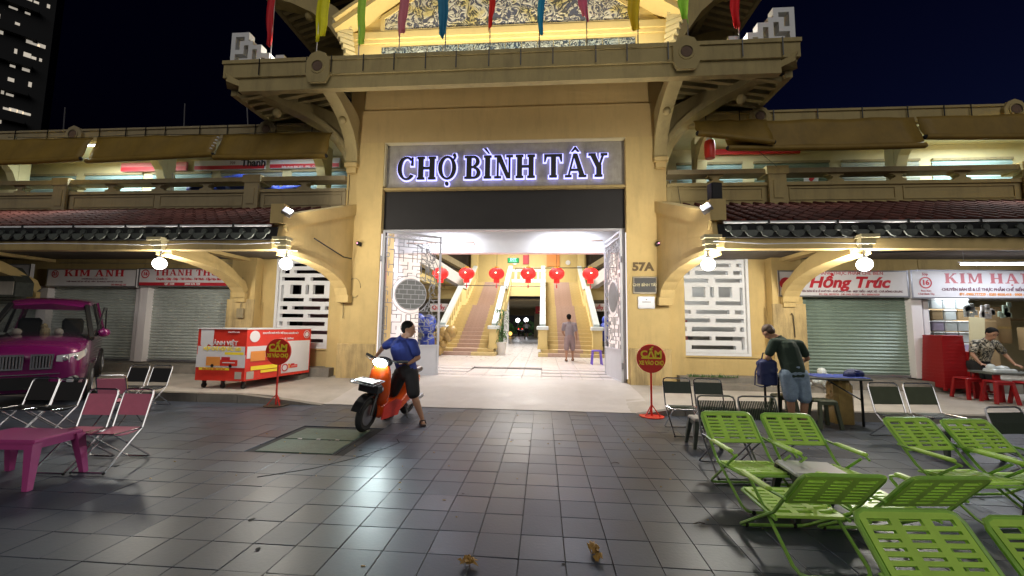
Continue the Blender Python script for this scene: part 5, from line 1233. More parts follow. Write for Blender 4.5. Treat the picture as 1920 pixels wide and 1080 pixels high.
# ------------------------------------------------------------------ folding chairs
def rrect(w, h, r, y=0): return [(-w / 2 + r, 0), (w / 2 - r, 0), (w / 2, r), (w / 2, h - r), (w / 2 - r, h), (-w / 2 + r, h), (-w / 2, h - r), (-w / 2, r)]
def slotted(w, a, b, cols=3, rows=6, thick=.018, frac=(.06, .10)):
    """plastic panel with slots between edge points a (low) and b (high), width w"""
    a = Vector(a); b = Vector(b); d = b - a; L = d.length; d.normalize(); nrm = Vector((1, 0, 0)).cross(d)
    m_ = MB()
    def pc(x0, x1, t0, t1, e=0):
        P = [(x0, t0), (x1, t0), (x1, t1), (x0, t1)]; o = a - nrm * thick / 2
        m_.prism(P, o + nrm * e, (1, 0, 0), d, nrm, thick)
    ex = .03; ey = .035
    pc(-w / 2, w / 2, 0, ey); pc(-w / 2, w / 2, L - ey, L)
    cw = (w - ex * 2 - (cols - 1) * .045) / cols
    xs = [-w / 2 + ex + i * (cw + .045) for i in range(cols)]
    pc(-w / 2, -w / 2 + ex, ey, L - ey); pc(w / 2 - ex, w / 2, ey, L - ey)
    for i in range(cols - 1): pc(xs[i] + cw, xs[i] + cw + .045, ey, L - ey)
    step = (L - 2 * ey) / (rows + .0); 
    for i in range(cols):
        for j in range(rows): 
            if j < rows - 1: pc(xs[i], xs[i] + cw, ey + (j + .5) * step + .004, ey + (j + 1.5) * step - .011)
    return m_
def rim(w, a, b, r, name, m, t, n=6):
    a = Vector(a); b = Vector(b); d = (b - a); L = d.length; d.normalize(); q = .05
    pts = [a + Vector((-w / 2, 0, 0)), b - d * q + Vector((-w / 2, 0, 0)), b + Vector((-w / 2 + q * .3, 0, 0)) - d * q * .3, b + Vector((-w / 2 + q, 0, 0)), b + Vector((w / 2 - q, 0, 0)), b + Vector((w / 2 - q * .3, 0, 0)) - d * q * .3, b - d * q + Vector((w / 2, 0, 0)), a + Vector((w / 2, 0, 0))]
    return MB().tube(pts, r, n).build(name, m, t, True)
def uframe(w, top, foot, r=.011, q=.06):
    """U shaped tube: two sides from top down to the floor joined by a floor bar"""
    T = Vector(top); F = Vector(foot); d = (F - T).normalized()
    L = lambda s: Vector((s * w / 2, 0, 0))
    return MB().tube([T + L(-1), F - d * q + L(-1), F - d * q * .3 + L(-1) * (1 - .3 * q / w * 2), F + L(-1) * (1 - 2 * q / w), F + L(1) * (1 - 2 * q / w), F - d * q * .3 + L(1) * (1 - .3 * q / w * 2), F - d * q + L(1), T + L(1)], r, 6)
def green_chair(first_label):
    t = thing('folding_chair', first_label, 'chair', (0, 0, 0), 0, 'lime green slatted folding chairs')
    lo, hi = (0, .25, .41), (0, .455, .645)
    slotted(.46, lo, hi, 3, 7).build('backrest', 'green', t)
    rim(.49, (0, .16, .31), (0, .455, .648), .012, 'back_frame', 'greenm', t)
    slotted(.44, (0, -.24, .30), (0, .14, .27), 3, 7).build('seat', 'green', t)
    MB().tube([(-.235, .16, .262), (-.235, -.24, .29), (-.2, -.275, .29), (.2, -.275, .29), (.235, -.24, .29), (.235, .16, .262)], .011, 6).build('seat_frame', 'greenm', t, True)
    uframe(.49, (0, .16, .31), (0, -.30, .014)).build('front_leg_frame', 'greenm', t, True)
    uframe(.45, (0, -.16, .42), (0, .34, .014)).build('rear_leg_frame', 'greenm', t, True)
    for s in (-1, 1):
        MB().tube([(s * .26, .30, .45), (s * .27, .1, .44), (s * .27, -.15, .44), (s * .26, -.2, .42)], .010, 5).build('arm_tube', 'greenm', t, True)
        MB().bev(s * .27 - .025, -.16, .445, s * .27 + .025, .17, .465, .01).build('armrest', 'green', t)
        MB().ball((s * .18, -.30, .014), .018, 6).build('rubber_foot', 'black', t)
    return t
def sling_chair(label, cloth, frame, w=.39, h=.74, group='sling folding chairs', ribs=False, backh=.17):
    t = thing('folding_chair', label, 'chair', (0, 0, 0), 0, group)
    T = Vector((0, .20, h)); J = Vector((0, .10, .36)); F = Vector((0, -.26, .014))
    # main frame: round top, straight legs to the front
    q = .05; L = lambda s, k=1: Vector((s * w / 2 * k, 0, 0))
    d = (J - T).normalized()
    MB().tube([F + L(-1), J + L(-1), T + d * q + L(-1), T + d * q * .3 + L(-1, .94), T + L(-1, 1 - 2 * q / w), T + L(1, 1 - 2 * q / w), T + d * q * .3 + L(1, .94), T + d * q + L(1), J + L(1), F + L(1)], .010, 6).build('main_frame', frame, t, True)
    MB().tube([F + L(-1) + Vector((0, 0, 0)), F + L(1)], .009, 6).build('front_floor_bar', frame, t, True)
    uframe(w - .05, (0, -.18, .36), (0, .26, .014), .009, .05).build('rear_leg_frame', frame, t, True)
    a = T + d * .05; b = T + d * (.05 + backh); nrm = Vector((1, 0, 0)).cross(d)
    m_ = MB()
    if ribs:
        n = 22
        for i in range(n): x = -w / 2 + .012 + (w - .024) * i / (n - 1); m_.tube([a + Vector((x, -.01, 0)), (a + b) / 2 + Vector((x, -.018, 0)), b + Vector((x, -.01, 0))], .0075, 4)
    else: m_.prism([(-w / 2, 0), (w / 2, 0), (w / 2, backh), (-w / 2, backh)], a - nrm * .006, (1, 0, 0), d, nrm, .012)
    m_.build('back_sling', cloth, t)
    m_ = MB()
    K = 6
    for i in range(K + 1):
        f = i / K; y = -.20 + .30 * f; z = .365 - .03 * sin(pi * f)
        m_.v += [(-w / 2 + .01, y, z), (w / 2 - .01, y, z), (-w / 2 + .01, y, z - .01), (w / 2 - .01, y, z - .01)]
    for i in range(K): k = 4 * i; m_.f += [(k, k + 1, k + 5, k + 4), (k + 2, k + 6, k + 7, k + 3), (k, k + 4, k + 6, k + 2), (k + 1, k + 3, k + 7, k + 5)]
    m_.build('seat_sling', cloth, t)
    MB().tube([L(-1) + Vector((0, -.20, .36)), L(1) + Vector((0, -.20, .36))], .009, 6).tube([L(-1) + Vector((0, -.2, .362)), L(-1) + Vector((0, .1, .36))], .008, 5).tube([L(1) + Vector((0, -.2, .362)), L(1) + Vector((0, .1, .36))], .008, 5).build('seat_frame', frame, t, True)
    for s in (-1, 1):
        MB().ball((s * w / 2, -.26, .014), .014, 5).build('foot_cap', 'black', t)
    return t
def place(t, x, y, face):
    """face: compass of the seat front, degrees; 0 = towards the camera side (-Y)"""
    t.location = (x, y, .003); t.rotation_euler = (0, 0, R(face)); return t
GC = [(1.86, 3.83, 4, 'lime green slatted folding chair, left one of the pair behind the white topped table'), (2.42, 3.82, 3, 'lime green slatted folding chair, right one of the pair behind the white topped table'),
      (3.56, 3.80, 8, 'lime green slatted folding chair in the right middle group, left of the two'), (4.06, 3.79, 8, 'lime green slatted folding chair in the right middle group, right of the two'),
      (1.74, 3.02, 183, 'lime green folding chair turned away from the camera, just before the white topped table'), (2.32, 3.05, 186, 'lime green folding chair turned away from the camera, behind the front row at the right'),
      (1.73, 1.66, 4, 'large lime green folding chair at the bottom of the picture, left of the front two'), (2.27, 1.64, 4, 'lime green folding chair cut by the right bottom corner of the picture')]
g0 = green_chair(GC[0][3])
for i, (x, y, f, lb) in enumerate(GC):
    t = g0 if i == 0 else dup(g0, label=lb); place(t, x, y, f)
for (x, y, f, lb) in [(1.98, 6.02, 2, 'dark green sling folding chair beside the red no-vehicles sign, leftmost of the back pair'), (2.40, 5.98, 0, 'dark green sling folding chair, right one of the back pair by the terrace edge')]:
    if x < 2: s0 = t = sling_chair(lb, 'dkgreen', 'chrome', group='dark sling chairs on the right')
    else: t = dup(s0, label=lb)
    place(t, x, y, f)
for (x, y, f, lb) in [(1.92, 4.5, 3, 'dark strapped folding chair directly behind the left lime green chair'), (2.37, 4.53, 3, 'dark strapped folding chair directly behind the second lime green chair'), (4.62, 4.27, 10, 'dark strapped folding chair at the right edge beyond the lime green chairs')]:
    if y == 4.5: s1 = t = sling_chair(lb, 'dkgreen', 'steel', w=.41, group='dark strapped chairs', ribs=True, backh=.2)
    else: t = dup(s1, label=lb)
    place(t, x, y, f)
for (x, y, f, lb) in [(4.78, 5.92, 6, 'olive sling folding chair with bright tube frame on the right, left of its pair'), (5.27, 5.96, 6, 'olive sling folding chair with bright tube frame on the right, right of its pair')]:
    if x < 5: s2 = t = sling_chair(lb, 'olive', 'chrome', w=.43, h=.75, group='olive sling chairs', backh=.24)
    else: t = dup(s2, label=lb)
    place(t, x, y, f)
for (x, y, f, lb) in [(-4.76, 3.90, 2, 'dusty pink sling folding chair left of the pair beside the pink table'), (-4.40, 3.95, 2, 'dusty pink sling folding chair right of the pair beside the pink table'), (-5.06, 2.72, 140, 'pink sling folding chair partly seen at the left edge before the pink table'), (-5.95, 5.3, 200, 'pink sling folding chair standing before the bumper of the pink car')]:
    if y == 3.90: s3 = t = sling_chair(lb, 'pink', 'chrome', w=.33, h=.74, group='pink sling chairs', backh=.22)
    else: t = dup(s3, label=lb)
    place(t, x, y, f)
for (x, y, f, lb) in [(-6.66, 4.80, 5, 'black sling folding chair left of the pair before the pink car'), (-6.28, 4.82, 5, 'black sling folding chair right of the pair before the pink car'), (-7.08, 6.45, 2, 'black sling folding chair left of the pair by the kerb near the grey shutters'), (-6.68, 6.48, 2, 'black sling folding chair right of the pair by the kerb near the grey shutters')]:
    if x == -6.66: s4 = t = sling_chair(lb, 'blacksl', 'chrome', w=.35, h=.70, group='black sling chairs', backh=.24)
    else: t = dup(s4, label=lb)
    if y > 6:
        pass
    place(t, x, y, f)

def low_table(label, x, y, w, d, h, m_, rz, top=None, leg=.05, group='low tables among the chairs'):
    t = thing('low_table', label, 'table', (x, y, .003), rz, group)
    MB().bev(-w / 2, -d / 2, h - .03, w / 2, d / 2, h, .012).build('tabletop', top or m_, t)
    MB().box(-w / 2 + .03, -d / 2 + .01, h - .085, w / 2 - .03, -d / 2 + .03, h - .031).box(-w / 2 + .03, d / 2 - .03, h - .085, w / 2 - .03, d / 2 - .01, h - .031).box(-w / 2 + .01, -d / 2 + .031, h - .085, -w / 2 + .03, d / 2 - .031, h - .031).box(w / 2 - .03, -d / 2 + .031, h - .085, w / 2 - .01, d / 2 - .031, h - .031).build('apron', m_, t)
    for a in (-1, 1):
        for b_ in (-1, 1):
            x0, y0 = a * (w / 2 - .03), b_ * (d / 2 - .03); x1, y1 = a * (w / 2 + .02), b_ * (d / 2 + .02); k = leg
            v = [(x0 - k * .6, y0 - k * .6, h - .032), (x0 + k * .6, y0 - k * .6, h - .032), (x0 + k * .6, y0 + k * .6, h - .032), (x0 - k * .6, y0 + k * .6, h - .032)]
            v2 = [(x1 - k * .35, y1 - k * .35, 0), (x1 + k * .35, y1 - k * .35, 0), (x1 + k * .35, y1 + k * .35, 0), (x1 - k * .35, y1 + k * .35, 0)]
            MB().add(v + v2, [(0, 1, 2, 3), (7, 6, 5, 4), (0, 4, 5, 1), (1, 5, 6, 2), (2, 6, 7, 3), (3, 7, 4, 0)]).build('leg', m_, t)
    return t
low_table('pink plastic table with splayed legs at the left front', -4.86, 3.50, .70, .42, .42, 'pinkpl', R(4), leg=.065)
low_table('low table with white top among the lime green chairs', 2.22, 3.60, .42, .34, .36, 'dkgreen', R(-4), 'panelwhite')
low_table('small dark table with pale top at the right edge of the picture', 4.02, 3.40, .44, .36, .38, 'dkgreen', R(5), 'panelwhite')
low_table('pale grey green stool table between the two dark back chairs', 2.03, 5.40, .28, .26, .36, 'cap', R(0), 'terrace')
low_table('dark green low table in front of the olive chairs', 4.95, 5.35, .62, .34, .34, 'dkgreen', R(6), 'cap')
def ptable(lb, x, y, h=.44, m_='olive', w=.28, z=.003, rz=0, grp='plastic stools'):
    t = thing('plastic_stool', lb, 'stool', (x, y, z), rz, grp)
    MB().bev(-w / 2, -w / 2, h - .03, w / 2, w / 2, h, .02).build('seat', m_, t)
    for a in (-1, 1):
        for b_ in (-1, 1): MB().bar((a * (w / 2 - .03), b_ * (w / 2 - .03), h - .03), (a * (w / 2 + .015), b_ * (w / 2 + .015), 0), .045).build('leg', m_, t)
    MB().box(-w / 2 + .02, -w / 2 + .01, h - .07, w / 2 - .02, -w / 2 + .02, h - .031).box(-w / 2 + .02, w / 2 - .02, h - .07, w / 2 - .02, w / 2 - .01, h - .031).build('apron', m_, t)
    return t
ptable('dull olive plastic stool under the work table, left of the bending man', 3.92, 7.0, .42)
ptable('dull olive plastic stool right of the bending man beside the wrapped bundle', 4.30, 6.65, .42)

# work table with paper, behind the bending man
t = thing('work_table', 'long folding table with dark legs and blue top where the man packs his bag', 'table', (4.38, 7.0, .003), R(-3))
MB().bev(-.75, -.28, .70, .72, .28, .735, .01).build('tabletop', 'cap', t)
MB().bev(-.05, -.26, .737, .70, .24, .745, .004).build('blue_cloth', 'bluetarp', t)
for a in (-.62, .58):
    for b_ in (-.22, .22): MB().tube([(a, b_, .70), (a, b_, 0)], .018, 6).build('leg', 'black', t)
MB().tube([(.1, -.2, .70), (.58, -.2, .40)], .012, 5).tube([(-.62, -.22, .2), (-.62, .22, .2)], .012).build('brace', 'black', t)
b = MB(); rr = random.Random(6)
b.bev(-.15, -.13, 0, .15, .13, .66, .05); 
for k in range(14): b.ball((rr.uniform(-.1, .1), rr.uniform(-.1, .1), rr.uniform(.05, .68)), rr.uniform(.06, .1), 6, rz=1.6)
t = tag(b.build('wrapped_bundle', 'kraft', None, False), 'upright bundle wrapped in crinkled brown paper under the work table', 'bundle'); t.location = (4.78, 6.98, .003)
b = MB()
for k in range(24): b.ball((rr.gauss(0, .16), rr.gauss(0, .08), .05 + abs(rr.gauss(0, .1))), rr.uniform(.04, .09), 5)
t = tag(b.build('plastic_bags', 'plastic', None, False), 'crumpled clear plastic heaped on the ledge before the green shutter', 'plastic bags'); t.location = (6.0, 9.0, .28)
t = tag(MB().ball((0, 0, .05), .09, 5, rx=1.5, rz=.8).ball((.10, .03, .04), .07, 5, rx=1.3).ball((-.08, -.04, .03), .06, 5, rx=1.6).ball((.02, -.06, .07), .05, 4).build('cloth_bundle', 'bag', None, True), 'dark blue cloth bundle on the right end of the work table', 'cloth bundle'); t.location = (4.98, 6.95, .74)

# ------------------------------------------------------------------ round no-vehicle signs
def nosign(x, y, lb):
    t = thing('standing_sign', lb, 'sign', (x, y, .003), 0, 'round red signs on stands')
    MB().lathe([(.001, 0), (.20, 0), (.20, .012), (.001, .016)], n=24).build('base_disc', 'red' if x > 0 else 'brass', t)
    MB().tube([(0, 0, .01), (0, 0, .80)], .017, 8).build('pole', 'red', t, True)
    for a in (90, 210, 330): MB().bar((0, 0, .20), (.14 * cos(R(a)), .14 * sin(R(a)), .012), .014).build('brace', 'red', t)
    MB().lathe([(.001, -.018), (.232, -.018), (.24, -.01), (.24, .01), (.001, .012)], (0, -.02, .96), 36, 'y').build('disc', 'red', t)
    text('CẤM', .155, 'yelprint', t, (0, -.040, 1.03), off=.006, sx=1.05); MB().box(-.165, -.044, .955, .165, -.039, .980).build('bar', 'yelprint', t)
    text('XE VÀO CHỢ', .092, 'yelprint', t, (0, -.040, .885), off=.004, sx=.72)
    return t
nosign(-4.78, 7.0, 'round red CẤM XE VÀO CHỢ sign on a stand left of the entrance')
nosign(1.82, 7.02, 'round red CẤM XE VÀO CHỢ sign on a stand right of the entrance')

# ------------------------------------------------------------------ promotional cart
t = thing('promotion_cart', 'red and white printed promotion cart on castors left of the entrance', 'cart', (-5.90, 7.62, .155), R(0))
A = Vector((-1.04, .0, 0)); B = Vector((0, 0, 0)); C_ = Vector((.36, 1.62, 0)); D = Vector((-.72, 1.72, 0)); zb_, zt_ = .16, 1.18
def face(P, Q, name, parent):
    d = (Q - P); L = d.length; d.normalize(); nrm = d.cross(Vector((0, 0, 1)))
    def r(x0, z0, x1, z1, m_, nm, e=.004, par=parent): return MB().prism([(x0, z0), (x1, z0), (x1, z1), (x0, z1)], P + nrm * e, d, (0, 0, 1), nrm, .003).build(nm, m_, par)
    return d, L, nrm, r
MB().prism([(A.x, A.y), (B.x, B.y), (C_.x, C_.y), (D.x, D.y)], (0, 0, zb_), (1, 0, 0), (0, 1, 0), (0, 0, 1), zt_ - zb_).build('body', 'red', t)
MB().prism([(A.x - .015, A.y - .015), (B.x + .01, B.y - .015), (C_.x + .015, C_.y + .015), (D.x - .015, D.y + .015)], (0, 0, zt_ + .001), (1, 0, 0), (0, 1, 0), (0, 0, 1), .02).build('top_board', 'panelwhite', t)
def truck(r, x, z, k):
    r(x, z + .05 * k, x + .42 * k, z + .30 * k, 'orangeprint', 'truck_print', .011); r(x + .43 * k, z + .05 * k, x + .95 * k, z + .22 * k, 'red', 'truck_print', .012)
    r(x + .46 * k, z + .22 * k, x + .72 * k, z + .30 * k, 'redprint', 'truck_print', .013); r(x + .50 * k, z + .13 * k, x + .88 * k, z + .155 * k, 'panelwhite', 'truck_stripe', .0155)
d, L, nrm, r = face(A, B, 'front', t)
r(.02, .56 - .02, L - .02, .86 - .02, 'panelwhite', 'white_band'); r(.02, zb_ + .24, L - .02, .55 - .02, 'redprint', 'lower_band') if False else None
r(.0, .42, L, .67, 'panelwhite', 'white_band', .0045)
truck(r, .22, .42, .70)
for x in (.40, .78): MB().lathe([(.001, -.002), (.032, -.002), (.032, 0)], (A.x + x - .04, A.y - .017, .455), 14, 'y').build('wheel_print', 'black', t)
r(.08, .37, .72, .415, 'yelprint', 'yellow_strip', .011); r(.60, .675, 1.0, .725, 'yelprint', 'yellow_strip', .0045)
MB().prism([(.07, .86), (.16, .80), (.24, .88), (.33, .83), (.34, zt_ - .01), (.06, zt_ - .01)], A + Vector((0, -.0045, 0)), (1, 0, 0), (0, 0, 1), (0, -1, 0), .003).build('white_badge', 'panelwhite', t)
text('ẢNH VIỆT', .115, 'panelwhite', t, (-.44, -.008, .90), off=.003, sx=1.0); text('HỘP CHỈ HỘP SẮC GBS', .088, 'yelprint', t, (-.50, -.008, .785), off=.003, sx=.86)
text('KHUYẾN MÃI', .04, 'panelwhite', t, (-.28, -.008, 1.12)); text('Điện thoại 1800 1234 567', .045, 'redprint', t, (-.64, -.0165, .392)); r(.84, .20, .98, .34, 'terrace', 'blank_square')
MB().lathe([(.001, -.004), (.10, -.004), (.10, 0)], (.08, -.02, zt_ - .14), 20, 'y')
d, L, nrm, r = face(B, C_, 'side', t)
r(L * .52, .22, L - .03, .92, 'panelwhite', 'white_panel'); r(.02, .60, L * .50, .84, 'panelwhite', 'white_band')
truck(r, .10, .50, .80); r(.12, .36, .75, .44, 'yelprint', 'yellow_strip', .011); r(.35, .29, .80, .345, 'yelprint', 'yellow_strip', .011)
r(.04, .19, .2, .34, 'terrace', 'blank_square'); truck(r, L * .56, .30, .38)
an = math.atan2(d.y, d.x)
q0 = B + d * .20 + nrm * .006
def disc(c, z, rad, m_, nm, e=.008, hole=0):
    o = MB().lathe([(max(.001, hole), 0), (rad, 0), (rad, -.003), (max(.001, hole), -.003)], (0, 0, 0), 26, 'y').build(nm, m_, t); p = B + d * c + nrm * e; o.location = (p.x, p.y, z); o.rotation_euler = (0, 0, an); return o
disc(.17, 1.04, .115, 'panelwhite', 'round_label'); disc(L - .14, 1.06, .09, 'panelwhite', 'round_logo'); disc(L - .14, 1.06, .075, 'redprint', 'round_logo', .012, .055)
disc(.94, .34, .10, 'panelwhite', 'round_logo', .014); disc(.94, .34, .085, 'redprint', 'round_logo', .019, .06)
for c, z, s_, tx in ((.62, 1.10, .05, 'KHUYẾN MÃI ĐẶC BIỆT'), (1.08, 1.09, .05, 'CHO NGƯỜI VIỆT'), (.95, .97, .055, 'MUA LÀ TRÚNG')):
    p = B + d * c + nrm * .006; text(tx, s_, 'panelwhite', t, (p.x, p.y, z), (pi / 2, 0, an), off=.001)
for P_ in (A + Vector((.1, .12, 0)), B + Vector((-.1, .12, 0)), C_ + Vector((-.14, -.12, 0)), D + Vector((.1, -.12, 0)), (A + B) / 2 + Vector((0, .1, 0))):
    c = MB().lathe([(.001, -.02), (.05, -.02), (.05, .02), (.001, .02)], (P_.x, P_.y, .05), 12, 'x'); c.box(P_.x - .03, P_.y - .02, .09, P_.x + .03, P_.y + .02, .158); c.build('castor', 'black', t)

# ------------------------------------------------------------------ litter
def leafy(lb, x, y, sz, seed, el=1):
    rr = random.Random(seed); b = MB()
    for k in range(22):
        a = rr.uniform(0, 6.28); L = sz * rr.uniform(.5, 1); w_ = L * .5; z = rr.uniform(.004, .05)
        d = Vector((cos(a) * (1 if el == 1 else .4), sin(a) * el, rr.uniform(-.1, .9))).normalized(); s_ = Vector((-sin(a), cos(a), rr.uniform(-.4, .4))).normalized() * w_
        p = Vector((rr.gauss(0, .012), rr.gauss(0, .012), .01)); m_ = p + d * L * .5 + Vector((0, 0, .014)); e = p + d * L; e.z = max(e.z, .006)
        b.add([p, m_ + s_ * .5, e, m_ - s_ * .5, m_ + Vector((0, 0, .012))], [(0, 1, 4), (1, 2, 4), (2, 3, 4), (3, 0, 4)])
    o = b.build('dry_leaves', 'dryleaf'); tag(o, lb, 'leaf'); o.location = (x, y, .003); o.modifiers.new('t', 'SOLIDIFY').thickness = .0015
leafy('small crumpled pale dry leaf on the paving at the bottom centre', -.46, 2.62, .07, 3)
leafy('long brown curled dry leaf on the paving, right of the smaller one', .35, 2.80, .10, 9, 1.8)
rr = random.Random(12); b = MB()
for k in range(60):
    x = rr.uniform(-4, 3.5); y = rr.uniform(2.4, 7); a = rr.uniform(0, 3); L = rr.uniform(.008, .03); b.bev(x, y, .0, x + L, y + .008, .006, .002)
b.build('scattered_crumbs', 'kraft', None, kind='stuff')

# ------------------------------------------------------------------ open shop on the right
x0, x1 = CX + 9.62, CX + 12.4
so2 = thing('open_shop_interior', 'inside of the open shop on the right with pale back wall and shelf', 'shop interior', (x0, 10, .2))
def sb(b, n, m_): o = b.build(n, m_, so2); o.location = (-x0, -10, -.2); return o
sb(MB().box(x0 - .25, 9.95, 0, x1 + 2.6, 12.6, .43), 'floor', 'terrace'); sb(MB().box(x0 - .25, 12.6, .4, x1 + 2.6, 12.7, 2.6), 'back_wall', 'cream'); sb(MB().box(x0 - .25, 9.95, 2.36, x1 + 2.6, 12.6, 2.42), 'ceiling', 'inwhite'); sb(MB().box(x0 - .3, 9.95, .4, x0 - .2, 12.6, 2.4), 'side_wall', 'inwhite')
sb(MB().box(x0 - .1, 11.4, 1.78, x1 + 2, 11.9, 1.82), 'shelf', 'card')
lamp('shop_light', 'AREA', (1.6, .9, 2.1), 48, (.95, 1, 1), 1.2, so2)
rr = random.Random(14)
cols = ['clearbox', 'lilac', 'clearbox', 'card', 'panelwhite', 'clearbox']
for i in range(4):
    for j in range(5):
        m_ = cols[(i * 3 + j * 2) % 6] if j > 2 else ('clearbox' if (i + j) % 3 else 'lilac'); x = x0 + .72 + i * .30; z = .95 + j * .27
        t = thing('goods_tub', '%s tub, %s column, %s from the bottom of the stacked shop goods' % ({'clearbox': 'pale', 'lilac': 'lilac', 'card': 'brown', 'panelwhite': 'white'}[m_], ['first', 'second', 'third', 'fourth'][i], ['first', 'second', 'third', 'fourth', 'fifth'][j]), 'tub', (x, 10.7, z), 0, 'stacked tubs in the open shop')
        MB().bev(-.135, -.13, 0, .135, .13, .215, .02).build('tub', m_, t); MB().bev(-.143, -.14, .216, .143, .14, .245, .015).build('lid', 'white' if m_ != 'card' else 'card', t)
sb(MB().box(x0 - .1, 10.5, .43, x0 + 2.0, 11.0, .94), 'counter', 'steel')
for (x, y, z, w_, d_, h_, lb) in [(x0 + 2.15, 11.0, .43, .75, .5, 1.32, 'tall olive brown carton behind the red stool stacks'), (x0 + 2.6, 11.2, 1.2, .9, .5, .8, 'large brown carton under the shelf behind the seated woman'), (x0 + 3.5, 10.6, 1.05, .9, .5, .55, 'open brown carton right of the seated woman'), (x0 + 3.4, 10.3, .43, .95, .5, .6, 'brown carton on the floor right of the seated woman'), (x0 + .8, 11.6, 1.83, .6, .4, .3, 'flat carton on the shelf, left one'), (x0 + 2.0, 11.6, 1.83, .9, .4, .34, 'wide carton on the shelf, middle one'), (x0 + 3.2, 11.6, 1.83, .7, .4, .3, 'carton on the shelf, right one')]:
    t = thing('carton', lb, 'carton', (x, y, z), 0, 'cartons in the open shop'); MB().bev(-w_ / 2, -d_ / 2, 0, w_ / 2, d_ / 2, h_, .01).build('box', 'card', t); MB().box(-w_ / 2, -d_ / 2 - .003, h_ * .45, w_ / 2, -d_ / 2 - .001, h_ * .52).build('tape', 'kraft', t)
for x, z, m_, lb in ((x0 + 1.45, 1.98, 'clearbox', 'silvery packet bundle hanging in the open shop'), (x0 + 1.80, 1.98, 'panelwhite', 'pale packet bundle hanging in the open shop, beside the silvery one'), (x0 + 2.2, 2.02, 'shutgreen', 'green packet bundle hanging in the open shop')):
    b = MB()
    for k in range(12): b.bev(*[q for q in (lambda x, z: (x - .045, -.02, z - .06, x + .045, .02, z + .06))(rr.uniform(-.13, .13), rr.uniform(-.16, .12))], .012)
    tag(b.build('hanging_packets', m_), lb, 'packets').location = (x, 10.25, z)
t = tag(MB().bev(-.16, -.015, 0, .16, .015, .85, .01).build('cream_board', 'cream'), 'upright cream board standing between the red stool stacks', 'board'); t.location = (9.58, 9.72, .95); t.rotation_euler = (0, R(4), 0)
def stack(x, y, z, w_, h_, lb):
    t = thing('stool_stack', lb, 'stool stack', (x, y, z), 0, 'stacks of red plastic stools')
    k = w_ / 2; e = .05; n = int(h_ / .07)
    MB().add([(-k, -k, 0), (k, -k, 0), (k, k, 0), (-k, k, 0), (-k + e, -k + e, h_ - .03), (k - e, -k + e, h_ - .03), (k - e, k - e, h_ - .03), (-k + e, k - e, h_ - .03)], [(0, 3, 2, 1), (4, 5, 6, 7), (0, 1, 5, 4), (1, 2, 6, 5), (2, 3, 7, 6), (3, 0, 4, 7)]).build('nested_stools', 'redpl', t)
    MB().bev(-k + e - .01, -k + e - .01, h_ - .03, k - e + .01, k - e + .01, h_, .012).build('top_seat', 'redpl', t)
    for j in range(1, n): f = j / n; q = k - e * f + .006; MB().box(-q, -q, f * h_ - .008, q, q, f * h_).build('stool_rim', 'redpl', t)
    for a in (-1, 1):
        for b_ in (-1, 1): MB().bar((a * k, b_ * k, .0), (a * k, b_ * k, -.05), .05).build('leg', 'redpl', t)
stack(8.62, 9.42, .30, .52, 1.10, 'tall stack of red plastic stools at the left of the open shop')
stack(8.98, 9.28, .28, .36, .78, 'shorter stack of red plastic stools right of the tall one')
for i, (x, y) in enumerate(((8.55, 8.35), (8.95, 8.25), (9.4, 8.2), (9.0, 7.75), (9.5, 7.7), (8.45, 8.8))):
    ptable('red plastic stool by the stone-topped table, ' + ['left end', 'second from the left', 'right end', 'front left', 'front right', 'behind the left end'][i], x, y, .42, 'redpl', .30, .155, rr.uniform(-.2, .2), 'red stools around the shop table')
t = thing('shop_table', 'low table with grey stone top and red legs in front of the open shop', 'table', (9.45, 8.55, .16), R(-4)); MB().bev(-.95, -.25, .52, .95, .25, .56, .01).build('tabletop', 'cap', t)
for a in (-.85, .85):
    for b_ in (-.2, .2): MB().box(a - .05, b_ - .02, 0, a + .05, b_ + .02, .52).build('leg', 'redpl', t)
t = tag(MB().bev(-.2, -.12, 0, .2, .12, .06, .02).ball((-.15, 0, .08), .07, 6).ball((.05, 0, .07), .08, 6, rx=1.4, rz=.6).build('packet_tray', 'plastic'), 'pale packets lying on the left end of the stone-topped table', 'packets'); t.location = (8.75, 8.5, .722)
